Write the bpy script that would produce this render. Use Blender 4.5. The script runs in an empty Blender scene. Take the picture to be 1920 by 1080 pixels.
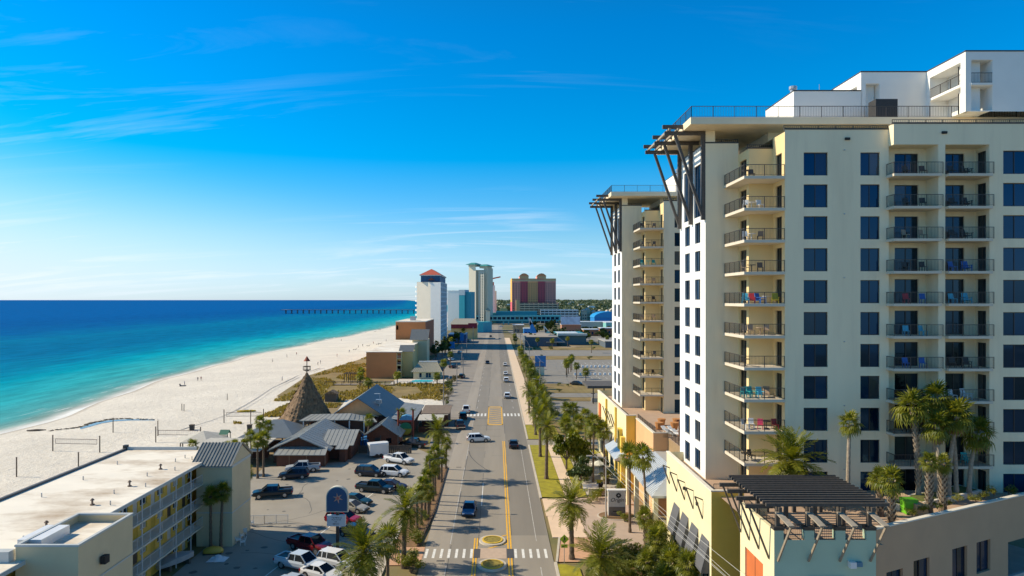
import bpy, math, random
from mathutils import Vector, Matrix, Euler, noise as mnoise

sc = bpy.context.scene
COL = sc.collection
R = math.radians

# ---------------------------------------------------------------- camera
CAM_H = 29.0
cam_d = bpy.data.cameras.new('camera')
cam = bpy.data.objects.new('camera', cam_d)
COL.objects.link(cam)
cam.location = (0, 0, CAM_H)
cam.rotation_euler = (R(90), 0, 0)
cam_d.sensor_width = 36.0
cam_d.lens = 24.0
cam_d.shift_x = 30 / 1920.0
cam_d.shift_y = 22 / 1920.0
cam_d.clip_end = 120000.0
cam_d.clip_start = 0.5
sc.camera = cam

# ---------------------------------------------------------------- light
SUN_EL, SUN_AZ = 36.0, 9.0        # azimuth: degrees from -X towards +Y
sunv = Vector((-math.cos(R(SUN_EL)) * math.cos(R(SUN_AZ)),
               math.cos(R(SUN_EL)) * math.sin(R(SUN_AZ)),
               math.sin(R(SUN_EL))))
sl = bpy.data.lights.new('sun', 'SUN')
sl.energy = 5.0
sl.angle = R(0.53)
sl.color = (1.0, 0.86, 0.64)
so = bpy.data.objects.new('sun', sl)
COL.objects.link(so)
so.rotation_euler = (-sunv).to_track_quat('-Z', 'Y').to_euler()
so.location = (-60, 0, 90)

world = bpy.data.worlds.new('World')
sc.world = world
world.use_nodes = True


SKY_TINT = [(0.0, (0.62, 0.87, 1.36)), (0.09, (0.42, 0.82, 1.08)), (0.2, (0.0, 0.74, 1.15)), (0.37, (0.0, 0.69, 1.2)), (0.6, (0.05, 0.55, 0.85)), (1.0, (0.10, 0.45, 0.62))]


CLOUD_S, CLOUD_O, CLOUD_M = (0.5, 2.6, 1), (11.4515, 11.5613, 0), (9.1269, 12.9026, 0)


def build_world():
    nt = world.node_tree
    nt.nodes.clear()
    N = nt.nodes.new
    L = nt.links.new
    out = N('ShaderNodeOutputWorld')
    bg = N('ShaderNodeBackground')
    bg.inputs['Strength'].default_value = 0.13
    sky = N('ShaderNodeTexSky')
    sky.sky_type = 'NISHITA'
    sky.sun_disc = False
    sky.sun_elevation = R(SUN_EL)
    sky.sun_rotation = R(-(90 - SUN_AZ))
    sky.altitude = 0
    sky.air_density = 1.0
    sky.dust_density = 0.35
    sky.ozone_density = 2.2
    # tint: azure paling to the horizon all round, dimmed overhead to cut blue fill
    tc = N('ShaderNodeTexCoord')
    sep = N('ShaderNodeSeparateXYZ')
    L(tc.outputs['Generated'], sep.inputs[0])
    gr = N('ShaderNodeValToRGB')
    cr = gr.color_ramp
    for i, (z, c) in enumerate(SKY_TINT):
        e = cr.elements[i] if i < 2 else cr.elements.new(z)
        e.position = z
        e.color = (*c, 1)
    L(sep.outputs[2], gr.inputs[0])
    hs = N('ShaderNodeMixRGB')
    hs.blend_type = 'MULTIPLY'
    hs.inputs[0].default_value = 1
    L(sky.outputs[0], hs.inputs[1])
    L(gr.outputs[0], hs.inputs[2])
    # bright air towards the sun turns milky instead of more saturated
    sg = N('ShaderNodeSeparateColor')
    L(hs.outputs[0], sg.inputs[0])
    rg = N('ShaderNodeMapRange')
    rg.interpolation_type = 'SMOOTHSTEP'
    rg.inputs['From Min'].default_value = 3.4
    rg.inputs['From Max'].default_value = 8.5
    rg.inputs['To Max'].default_value = 0.9
    L(sg.outputs[1], rg.inputs['Value'])
    hz = N('ShaderNodeMixRGB')
    L(rg.outputs[0], hz.inputs[0])
    L(hs.outputs[0], hz.inputs[1])
    hz.inputs[2].default_value = (5.4, 6.0, 6.4, 1)
    hs = hz
    # thin high cloud, the same all round the sky
    def m(op, a, b=None, c=None):
        n = N('ShaderNodeMath')
        n.operation = op
        for i, x in enumerate((a, b, c)):
            if x is None:
                continue
            if isinstance(x, (int, float)):
                n.inputs[i].default_value = x
            else:
                L(x, n.inputs[i])
        return n.outputs[0]
    zc = m('ADD', m('MAXIMUM', sep.outputs[2], 0.0), 0.16)
    px = m('DIVIDE', sep.outputs[0], zc)
    py = m('DIVIDE', sep.outputs[1], zc)
    comb = N('ShaderNodeCombineXYZ')
    L(px, comb.inputs[0])
    L(py, comb.inputs[1])
    mp = N('ShaderNodeMapping')
    L(comb.outputs[0], mp.inputs['Vector'])
    mp.inputs['Rotation'].default_value = (0, 0, R(12))
    mp.inputs['Scale'].default_value = CLOUD_S
    mp.inputs['Location'].default_value = CLOUD_O
    nz = N('ShaderNodeTexNoise')
    nz.inputs['Scale'].default_value = 1.15
    nz.inputs['Detail'].default_value = 9
    nz.inputs['Roughness'].default_value = 0.62
    nz.inputs['Distortion'].default_value = 1.3
    L(mp.outputs[0], nz.inputs['Vector'])
    mp2 = N('ShaderNodeMapping')
    L(comb.outputs[0], mp2.inputs['Vector'])
    mp2.inputs['Location'].default_value = CLOUD_M
    nz2 = N('ShaderNodeTexNoise')
    nz2.inputs['Scale'].default_value = 0.42
    nz2.inputs['Detail'].default_value = 2
    L(mp2.outputs[0], nz2.inputs['Vector'])
    r1 = N('ShaderNodeMapRange')
    r1.inputs['From Min'].default_value = 0.50
    r1.inputs['From Max'].default_value = 0.85
    L(nz.outputs['Fac'], r1.inputs['Value'])
    r2 = N('ShaderNodeMapRange')
    r2.inputs['From Min'].default_value = 0.44
    r2.inputs['From Max'].default_value = 0.62
    L(nz2.outputs['Fac'], r2.inputs['Value'])
    r4 = N('ShaderNodeMapRange')          # cirrus lies low, thinning out overhead
    r4.inputs['From Min'].default_value = 0.13
    r4.inputs['From Max'].default_value = 0.27
    r4.inputs['To Min'].default_value = 0.85
    r4.inputs['To Max'].default_value = 0.2
    L(sep.outputs[2], r4.inputs['Value'])
    cl = m('MULTIPLY', m('MULTIPLY', r1.outputs[0], r2.outputs[0]), r4.outputs[0])
    mix = N('ShaderNodeMixRGB')
    L(cl, mix.inputs[0])
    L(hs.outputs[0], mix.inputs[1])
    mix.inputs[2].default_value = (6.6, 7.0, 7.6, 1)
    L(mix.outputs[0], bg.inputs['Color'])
    L(bg.outputs[0], out.inputs['Surface'])


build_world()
sc.view_settings.view_transform = 'Standard'
sc.view_settings.look = 'None'
sc.view_settings.exposure = 0.2
sc.view_settings.gamma = 1.0
sc.view_settings.use_curve_mapping = False
sc.cycles.use_denoising = True
sc.cycles.max_bounces = 5
sc.cycles.diffuse_bounces = 3
sc.cycles.glossy_bounces = 3
sc.cycles.transparent_max_bounces = 6
sc.cycles.transmission_bounces = 2
sc.cycles.sample_clamp_indirect = 6


# ---------------------------------------------------------------- helpers
def G(px, py, z=0.0):
    """the place on the level z seen at a point of the 1920 x 1080 picture"""
    d = 1280.0 * (CAM_H - z) / (py - 562.0)
    return Vector(((px - 930.0) * d / 1280.0, d, z))


class MB:
    def __init__(s):
        s.v, s.f, s.m = [], [], []

    def poly(s, pts, mi=0):
        n = len(s.v)
        s.v.extend(tuple(p) for p in pts)
        s.f.append(tuple(range(n, n + len(pts))))
        s.m.append(mi)

    def box(s, x0, x1, y0, y1, z0, z1, mi=0):
        if x0 > x1: x0, x1 = x1, x0
        if y0 > y1: y0, y1 = y1, y0
        if z0 > z1: z0, z1 = z1, z0
        n = len(s.v)
        s.v += [(x0, y0, z0), (x1, y0, z0), (x1, y1, z0), (x0, y1, z0), (x0, y0, z1), (x1, y0, z1), (x1, y1, z1), (x0, y1, z1)]
        s.f += [(n + 3, n + 2, n + 1, n), (n + 4, n + 5, n + 6, n + 7), (n, n + 1, n + 5, n + 4), (n + 1, n + 2, n + 6, n + 5), (n + 2, n + 3, n + 7, n + 6), (n + 3, n, n + 4, n + 7)]
        s.m += [mi] * 6

    def bar(s, p, q, w, h=None, mi=0, up=(0, 0, 1)):
        h = w if h is None else h
        p, q = Vector(p), Vector(q)
        d = (q - p).normalized()
        upv = Vector(up)
        if abs(d.dot(upv)) > 0.98:
            upv = Vector((0, 1, 0))
        a = d.cross(upv).normalized() * (w / 2)
        b = a.cross(d).normalized() * (h / 2)
        n = len(s.v)
        for c in (p, q):
            for sa, sb in ((-1, -1), (1, -1), (1, 1), (-1, 1)):
                s.v.append(tuple(c + a * sa + b * sb))
        s.f += [(n, n + 1, n + 2, n + 3), (n + 7, n + 6, n + 5, n + 4)]
        s.f += [(n + i, n + 4 + i, n + 4 + (i + 1) % 4, n + (i + 1) % 4) for i in range(4)]
        s.m += [mi] * 6

    def tube(s, path, radii, n=8, mi=0, cap=True, twist=0.0):
        pts = [Vector(p) for p in path]
        base = len(s.v)
        ref = Vector((0, 1, 0)) if abs((pts[-1] - pts[0]).normalized().z) > 0.7 else Vector((0, 0, 1))
        for i, p in enumerate(pts):
            t = (pts[min(i + 1, len(pts) - 1)] - pts[max(i - 1, 0)]).normalized()
            a = t.cross(ref).normalized()
            b = t.cross(a)
            for k in range(n):
                an = 2 * math.pi * k / n + twist * i
                s.v.append(tuple(p + (a * math.cos(an) + b * math.sin(an)) * radii[i]))
        for i in range(len(pts) - 1):
            for k in range(n):
                k2 = (k + 1) % n
                s.f.append((base + i * n + k, base + (i + 1) * n + k, base + (i + 1) * n + k2, base + i * n + k2))
                s.m.append(mi)
        if cap:
            s.f.append(tuple(base + k for k in range(n)))
            s.f.append(tuple(base + (len(pts) - 1) * n + k for k in reversed(range(n))))
            s.m += [mi, mi]

    def cyl(s, c, r, z0, z1, n=16, mi=0, r2=None):
        s.tube([(c[0], c[1], z0), (c[0], c[1], z1)], [r, r if r2 is None else r2], n, mi)

    def wall(s, O, U, W, H, holes=(), depth=0.22, mi=0, rmi=None):
        """wall rectangle with real openings; O lower corner, U along; faces U x Z"""
        O, U = Vector(O), Vector(U).normalized()
        Z = Vector((0, 0, 1))
        Nn = U.cross(Z)
        us = sorted({0, W} | {min(max(h[0], 0), W) for h in holes} | {min(max(h[1], 0), W) for h in holes})
        vs = sorted({0, H} | {min(max(h[2], 0), H) for h in holes} | {min(max(h[3], 0), H) for h in holes})
        P = lambda u, v, d=0: O + U * u + Z * v - Nn * d
        for i in range(len(us) - 1):
            run = None
            uc = (us[i] + us[i + 1]) / 2
            for j in range(len(vs) - 1):
                vc = (vs[j] + vs[j + 1]) / 2
                hole = any(h[0] < uc < h[1] and h[2] < vc < h[3] for h in holes)
                if not hole and run is None:
                    run = vs[j]
                if hole and run is not None:
                    s.poly([P(us[i], run), P(us[i + 1], run), P(us[i + 1], vs[j]), P(us[i], vs[j])], mi)
                    run = None
            if run is not None:
                s.poly([P(us[i], run), P(us[i + 1], run), P(us[i + 1], H), P(us[i], H)], mi)
        rm = mi if rmi is None else rmi
        for a, b, c, d in holes:
            s.poly([P(a, c), P(a, d), P(a, d, depth), P(a, c, depth)], rm)
            s.poly([P(b, d), P(b, c), P(b, c, depth), P(b, d, depth)], rm)
            s.poly([P(a, d), P(b, d), P(b, d, depth), P(a, d, depth)], rm)
            s.poly([P(b, c), P(a, c), P(a, c, depth), P(b, c, depth)], rm)

    def extrude(s, pts2, axis, a0, a1, mi=0):
        """prism: 2-D outline along 'x' (pts y,z), 'y' (pts x,z) or 'z' (pts x,y)"""
        f = {'x': lambda p, a: (a, p[0], p[1]), 'y': lambda p, a: (p[0], a, p[1]), 'z': lambda p, a: (p[0], p[1], a)}[axis]
        n = len(s.v)
        k = len(pts2)
        s.v += [f(p, a0) for p in pts2] + [f(p, a1) for p in pts2]
        s.f.append(tuple(n + i for i in range(k)))
        s.f.append(tuple(n + k + i for i in reversed(range(k))))
        s.f += [(n + i, n + k + i, n + k + (i + 1) % k, n + (i + 1) % k) for i in range(k)]
        s.m += [mi] * (k + 2)

    def mesh(s, name, mats, smooth=False, off=None):
        me = bpy.data.meshes.new(name)
        vs = s.v if off is None else [(a - off[0], b - off[1], c - off[2]) for a, b, c in s.v]
        me.from_pydata(vs, [], s.f)
        for mt in (mats if isinstance(mats, (list, tuple)) else [mats]):
            me.materials.append(mt)
        if any(s.m):
            me.polygons.foreach_set('material_index', s.m)
        if smooth:
            me.polygons.foreach_set('use_smooth', [True] * len(s.f))
        me.update()
        return me


def tag(o, label=None, cat=None, group=None, kind=None):
    if label: o['label'] = label
    if cat: o['category'] = cat
    if group: o['group'] = group
    if kind: o['kind'] = kind
    return o


def link(name, data, parent=None, loc=None):
    o = bpy.data.objects.new(name, data)
    COL.objects.link(o)
    if parent is not None:
        o.parent = parent
    if loc is not None:
        o.location = loc
    return o


def thing(name, loc, label, cat, group=None, rz=0):
    o = link(name, None, loc=loc)
    o.rotation_euler = (0, 0, rz)
    o.empty_display_size = 0.5
    return tag(o, label, cat, group)


def part(parent, name, mb, mats, smooth=False, label=None, kind=None):
    """mesh written in world coordinates, stored relative to its (unrotated) parents"""
    off = Vector((0, 0, 0))
    p = parent
    while p is not None:
        off += p.location
        p = p.parent
    o = link(name, mb.mesh(name, mats, smooth, off), parent)
    return tag(o, label, kind=kind)


def single(name, mb, mats, label, cat, group=None, smooth=False, base=None):
    if base is None:
        xs, ys, zs = zip(*mb.v)
        base = ((min(xs) + max(xs)) / 2, (min(ys) + max(ys)) / 2, min(zs))
    o = link(name, mb.mesh(name, mats, smooth, base), loc=base)
    return tag(o, label, cat, group)


def struct(name, mb, mats, smooth=False, kind='structure'):
    o = link(name, mb.mesh(name, mats, smooth))
    return tag(o, kind=kind)


def copy_tree(o, loc=None, rz=None, label=None, parent=None, scale=None):
    c = o.copy()
    COL.objects.link(c)
    if parent is not None:
        c.parent = parent
    if loc is not None: c.location = loc
    if rz is not None: c.rotation_euler = (0, 0, rz)
    if scale is not None: c.scale = (scale,) * 3
    if label: c['label'] = label
    for ch in list(KIDS.get(o.name, None) or o.children):
        copy_tree(ch, parent=c)
    return c


KIDS = {}

# ---------------------------------------------------------------- materials
MATS = {}


def mat(name, col, rough=0.7, var=0.12, scale=1.5, bump=0.0, bscale=20, metal=0.0, spec=0.5, stretch=None,
        rnd=0.0, stain=0.0, stain_col=(0.3, 0.25, 0.2), stain_scale=0.15, coat=0.0, detail=4, stain_lo=0.5):
    if name in MATS:
        return MATS[name]
    m = bpy.data.materials.new(name)
    m.use_nodes = True
    nt = m.node_tree
    N, L = nt.nodes.new, nt.links.new
    b = nt.nodes['Principled BSDF']
    b.inputs['Roughness'].default_value = rough
    b.inputs['Metallic'].default_value = metal
    b.inputs['Specular IOR Level'].default_value = spec
    if coat:
        b.inputs['Coat Weight'].default_value = coat
        b.inputs['Coat Roughness'].default_value = 0.06
    geo = N('ShaderNodeNewGeometry')
    vec = geo.outputs['Position']
    if stretch:
        mp = N('ShaderNodeMapping')
        mp.inputs['Scale'].default_value = stretch
        L(vec, mp.inputs['Vector'])
        vec = mp.outputs[0]
    cur = None
    if var > 0:
        nz = N('ShaderNodeTexNoise')
        nz.inputs['Scale'].default_value = scale
        nz.inputs['Detail'].default_value = detail
        L(vec, nz.inputs['Vector'])
        mr = N('ShaderNodeMapRange')
        mr.inputs['From Min'].default_value = 0.25
        mr.inputs['From Max'].default_value = 0.75
        mr.inputs['To Min'].default_value = 1 - var
        mr.inputs['To Max'].default_value = 1 + var
        L(nz.outputs['Fac'], mr.inputs['Value'])
        mx = N('ShaderNodeVectorMath')
        mx.operation = 'SCALE'
        mx.inputs[0].default_value = col[:3]
        L(mr.outputs[0], mx.inputs['Scale'])
        cur = mx.outputs[0]
    if stain > 0:
        n2 = N('ShaderNodeTexNoise')
        n2.inputs['Scale'].default_value = stain_scale
        n2.inputs['Detail'].default_value = 6
        n2.inputs['Roughness'].default_value = 0.65
        L(vec, n2.inputs['Vector'])
        r2 = N('ShaderNodeMapRange')
        r2.inputs['From Min'].default_value = stain_lo
        r2.inputs['From Max'].default_value = stain_lo + 0.22
        r2.inputs['To Max'].default_value = stain
        L(n2.outputs['Fac'], r2.inputs['Value'])
        mm = N('ShaderNodeMixRGB')
        L(r2.outputs[0], mm.inputs[0])
        if cur is not None: L(cur, mm.inputs[1])
        else: mm.inputs[1].default_value = (*col[:3], 1)
        mm.inputs[2].default_value = (*stain_col, 1)
        cur = mm.outputs[0]
    if rnd > 0:
        oi = N('ShaderNodeObjectInfo')
        r3 = N('ShaderNodeMapRange')
        r3.inputs['To Min'].default_value = 1 - rnd
        r3.inputs['To Max'].default_value = 1 + rnd
        L(oi.outputs['Random'], r3.inputs['Value'])
        v3 = N('ShaderNodeVectorMath')
        v3.operation = 'SCALE'
        if cur is not None: L(cur, v3.inputs[0])
        else: v3.inputs[0].default_value = col[:3]
        L(r3.outputs[0], v3.inputs['Scale'])
        cur = v3.outputs[0]
    if cur is not None: L(cur, b.inputs['Base Color'])
    else: b.inputs['Base Color'].default_value = (*col[:3], 1)
    if bump > 0:
        nb = N('ShaderNodeTexNoise')
        nb.inputs['Scale'].default_value = bscale
        nb.inputs['Detail'].default_value = 3
        L(vec, nb.inputs['Vector'])
        bp = N('ShaderNodeBump')
        bp.inputs['Strength'].default_value = bump
        bp.inputs['Distance'].default_value = 0.1
        L(nb.outputs['Fac'], bp.inputs['Height'])
        L(bp.outputs[0], b.inputs['Normal'])
    MATS[name] = m
    return m


def leafmat(name, c1, c2, trans=0.35, rough=0.45):
    m = bpy.data.materials.new(name)
    m.use_nodes = True
    nt = m.node_tree
    N, L = nt.nodes.new, nt.links.new
    b = nt.nodes['Principled BSDF']
    out = nt.nodes['Material Output']
    geo = N('ShaderNodeNewGeometry')
    nz = N('ShaderNodeTexNoise')
    nz.inputs['Scale'].default_value = 1.7
    nz.inputs['Detail'].default_value = 3
    L(geo.outputs['Position'], nz.inputs['Vector'])
    oi = N('ShaderNodeObjectInfo')
    ad = N('ShaderNodeMath')
    ad.operation = 'MULTIPLY_ADD'
    ad.inputs[1].default_value = 0.45
    L(oi.outputs['Random'], ad.inputs[0])
    L(nz.outputs['Fac'], ad.inputs[2])
    mr = N('ShaderNodeMapRange')
    mr.inputs['From Min'].default_value = 0.35
    mr.inputs['From Max'].default_value = 1.05
    L(ad.outputs[0], mr.inputs['Value'])
    mx = N('ShaderNodeMixRGB')
    mx.inputs[1].default_value = (*c1, 1)
    mx.inputs[2].default_value = (*c2, 1)
    L(mr.outputs[0], mx.inputs[0])
    L(mx.outputs[0], b.inputs['Base Color'])
    b.inputs['Roughness'].default_value = rough
    b.inputs['Specular IOR Level'].default_value = 0.35
    tr = N('ShaderNodeBsdfTranslucent')
    sc2 = N('ShaderNodeVectorMath')
    sc2.operation = 'MULTIPLY'
    L(mx.outputs[0], sc2.inputs[0])
    sc2.inputs[1].default_value = (1.5, 1.45, 0.5)
    L(sc2.outputs[0], tr.inputs['Color'])
    ms = N('ShaderNodeMixShader')
    ms.inputs[0].default_value = trans
    L(b.outputs[0], ms.inputs[1])
    L(tr.outputs[0], ms.inputs[2])
    L(ms.outputs[0], out.inputs['Surface'])
    MATS[name] = m
    return m


def glassmat(name, col, rough=0.04, rnd=0.6, spec=0.7):
    m = bpy.data.materials.new(name)
    m.use_nodes = True
    nt = m.node_tree
    N, L = nt.nodes.new, nt.links.new
    b = nt.nodes['Principled BSDF']
    oi = N('ShaderNodeObjectInfo')
    rp = N('ShaderNodeValToRGB')
    rp.color_ramp.elements[0].color = (*[c * 0.5 for c in col], 1)
    rp.color_ramp.elements[1].color = (0.10, 0.095, 0.08, 1)
    e = rp.color_ramp.elements.new(0.74)
    e.color = (*[c * (1 + rnd) for c in col], 1)
    e = rp.color_ramp.elements.new(0.88)
    e.color = (0.03, 0.035, 0.04, 1)
    L(oi.outputs['Random'], rp.inputs[0])
    L(rp.outputs[0], b.inputs['Base Color'])
    b.inputs['Roughness'].default_value = rough
    b.inputs['Specular IOR Level'].default_value = spec
    b.inputs['Specular Tint'].default_value = (0.22, 0.55, 0.95, 1)      # reflections coloured blue, standing in for a deeper blue sky
    MATS[name] = m
    return m


# paints and stuccos
CREAM = mat('cream_stucco', (0.88, 0.76, 0.525), 0.85, 0.05, 0.5, 0.15, 30, stretch=(1, 1, .1), stain=0.32, stain_col=(0.62, 0.51, 0.35), stain_scale=0.8)
WARM = mat('warm_stucco', (0.80, 0.62, 0.32), 0.85, 0.05, 0.5, 0.15, 30)
WHITE = mat('white_stucco', (0.84, 0.83, 0.78), 0.8, 0.03, 0.5, 0.1, 30)
SLAB = mat('slab_paint', (0.66, 0.58, 0.46), 0.8, 0.06, 0.8)
CAPM = mat('dark_coping', (0.05, 0.045, 0.04), 0.5, 0.1)
FRAME = mat('bronze_frame', (0.035, 0.032, 0.03), 0.4, 0.0)
RAIL = mat('bronze_rail', (0.06, 0.05, 0.042), 0.45, 0.0)
TIMBER = mat('dark_timber', (0.085, 0.072, 0.06), 0.6, 0.25, 4, stretch=(1, 1, 1))
GLASS = glassmat('window_glass', (0.002, 0.016, 0.045))
DOORGLASS = glassmat('door_glass', (0.010, 0.014, 0.018), rough=0.06)
CURTAIN = mat('curtain', (0.42, 0.40, 0.36), 0.9, 0.2, 6)
CONC = mat('concrete', (0.44, 0.40, 0.34), 0.9, 0.12, 0.8, 0.1, 15, stain=0.25, stain_col=(0.3, 0.26, 0.22))
METALW = mat('white_metal', (0.75, 0.75, 0.73), 0.4, 0.05)
GREYMET = mat('galvanised_metal', (0.42, 0.43, 0.44), 0.4, 0.1, metal=0.6)
BLACK = mat('black_rubber', (0.02, 0.02, 0.02), 0.7, 0.1)

# ================================================================ setting
def interp(tab, t):
    for (a, va), (b, vb) in zip(tab, tab[1:]):
        if t <= b:
            k = (t - a) / (b - a)
            return va + (vb - va) * max(k, 0)
    return tab[-1][1]


SHORE = [(-300, -108), (60, -111), (158, -115), (180, -116), (229, -122), (294, -132), (357, -134), (480, -131), (620, -124), (794, -118), (1500, -116), (3000, -150), (6000, -520), (12000, -1250), (40000, -5200)]


def shore(d):
    return interp(SHORE, d) + 1.6 * math.sin(d * 0.045) + 1.0 * math.sin(d * 0.11 + 1)


def sand_material(name='beach_sand'):
    m = mat(name, (0.735, 0.67, 0.56), 0.95, 0.10, 0.06, 0.0, detail=8, stain=.45, stain_col=(.60, .53, .425), stain_scale=.45, stain_lo=.46)
    nt = m.node_tree
    N, L = nt.nodes.new, nt.links.new
    b = nt.nodes['Principled BSDF']
    src = b.inputs['Base Color'].links[0].from_socket
    geo = N('ShaderNodeNewGeometry')
    # wet, darker sand near the water line (height), footprints as relief
    sep = N('ShaderNodeSeparateXYZ')
    L(geo.outputs['Position'], sep.inputs[0])
    mr = N('ShaderNodeMapRange')
    mr.inputs['From Min'].default_value = -1.99
    mr.inputs['From Max'].default_value = -1.86
    mr.inputs['To Min'].default_value = 0.85
    mr.inputs['To Max'].default_value = 0.0
    L(sep.outputs[2], mr.inputs['Value'])
    mx = N('ShaderNodeMixRGB')
    L(mr.outputs[0], mx.inputs[0])
    L(src, mx.inputs[1])
    mx.inputs[2].default_value = (0.42, 0.35, 0.27, 1)
    L(mx.outputs[0], b.inputs['Base Color'])
    nz = N('ShaderNodeTexNoise')
    nz.inputs['Scale'].default_value = 0.7
    nz.inputs['Detail'].default_value = 6
    nz.inputs['Roughness'].default_value = 0.7
    L(geo.outputs['Position'], nz.inputs['Vector'])
    bp = N('ShaderNodeBump')
    bp.inputs['Strength'].default_value = 0.8
    bp.inputs['Distance'].default_value = 0.5
    L(nz.outputs['Fac'], bp.inputs['Height'])
    L(bp.outputs[0], b.inputs['Normal'])
    return m


SAND = sand_material()


def ground_material():
    m = bpy.data.materials.new('ground_soil')
    m.use_nodes = True
    nt = m.node_tree
    N, L = nt.nodes.new, nt.links.new
    b = nt.nodes['Principled BSDF']
    b.inputs['Roughness'].default_value = 0.95
    geo = N('ShaderNodeNewGeometry')
    n1 = N('ShaderNodeTexNoise')
    n1.inputs['Scale'].default_value = 0.035
    n1.inputs['Detail'].default_value = 8
    n1.inputs['Roughness'].default_value = 0.6
    L(geo.outputs['Position'], n1.inputs['Vector'])
    r = N('ShaderNodeValToRGB')
    cr = r.color_ramp
    cr.elements[0].position = 0.36
    cr.elements[0].color = (0.40, 0.32, 0.21, 1)
    cr.elements[1].position = 0.66
    cr.elements[1].color = (0.10, 0.11, 0.035, 1)
    e = cr.elements.new(0.46)
    e.color = (0.24, 0.17, 0.08, 1)
    e = cr.elements.new(0.56)
    e.color = (0.19, 0.16, 0.06, 1)
    L(n1.outputs['Fac'], r.inputs[0])
    # inland beyond the town the soil is under scrub
    sep = N('ShaderNodeSeparateXYZ')
    L(geo.outputs['Position'], sep.inputs[0])
    mr = N('ShaderNodeMapRange')
    mr.inputs['From Min'].default_value = 500
    mr.inputs['From Max'].default_value = 1000
    L(sep.outputs[1], mr.inputs['Value'])
    mx = N('ShaderNodeMixRGB')
    L(mr.outputs[0], mx.inputs[0])
    L(r.outputs[0], mx.inputs[1])
    mx.inputs[2].default_value = (0.055, 0.075, 0.03, 1)
    L(mx.outputs[0], b.inputs['Base Color'])
    return m


SOIL = ground_material()


def make_land():
    ds = [-300, -100, 0, 40, 70, 100, 130, 158, 180, 205, 229, 260, 294, 325, 357, 420, 480, 550, 620, 700, 794, 1000, 1500, 3000, 6000, 12000, 40000]
    # fine steps in the near part so that the water line wanders
    ds = sorted(set(ds + list(range(100, 800, 12))))
    mb = MB()
    prof = [(0.0, -0.06), (0.25, -0.25), (0.55, -0.75), (0.8, -1.2), (0.94, -1.72), (1.0, -2.0), (1.12, -2.6), (1.6, -5), (2.2, -9)]
    rows = []
    for d in ds:
        x0, xs = -52.0, shore(d)
        row = []
        for t, z in prof:
            x = x0 + (xs - x0) * t
            zz = z + 0.10 * mnoise.noise(Vector((x * 0.07, d * 0.05, 0))) * (1 if 0.1 < t < 0.98 else 0)
            row.append((x, d, zz))
        rows.append(row)
    n = len(prof)
    for r in rows:
        mb.v += r
    for i in range(len(ds) - 1):
        for j in range(n - 1):
            a = i * n + j
            mb.f.append((a, a + 1, a + n + 1, a + n))
            mb.m.append(0)
    bo = struct('beach', mb, SAND, True)
    g = MB()
    g.poly([(-52, -300, -0.06), (40000, -300, -0.06), (40000, 40000, -0.06), (-52, 40000, -0.06)])
    struct('ground', g, SOIL)


make_land()


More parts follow.
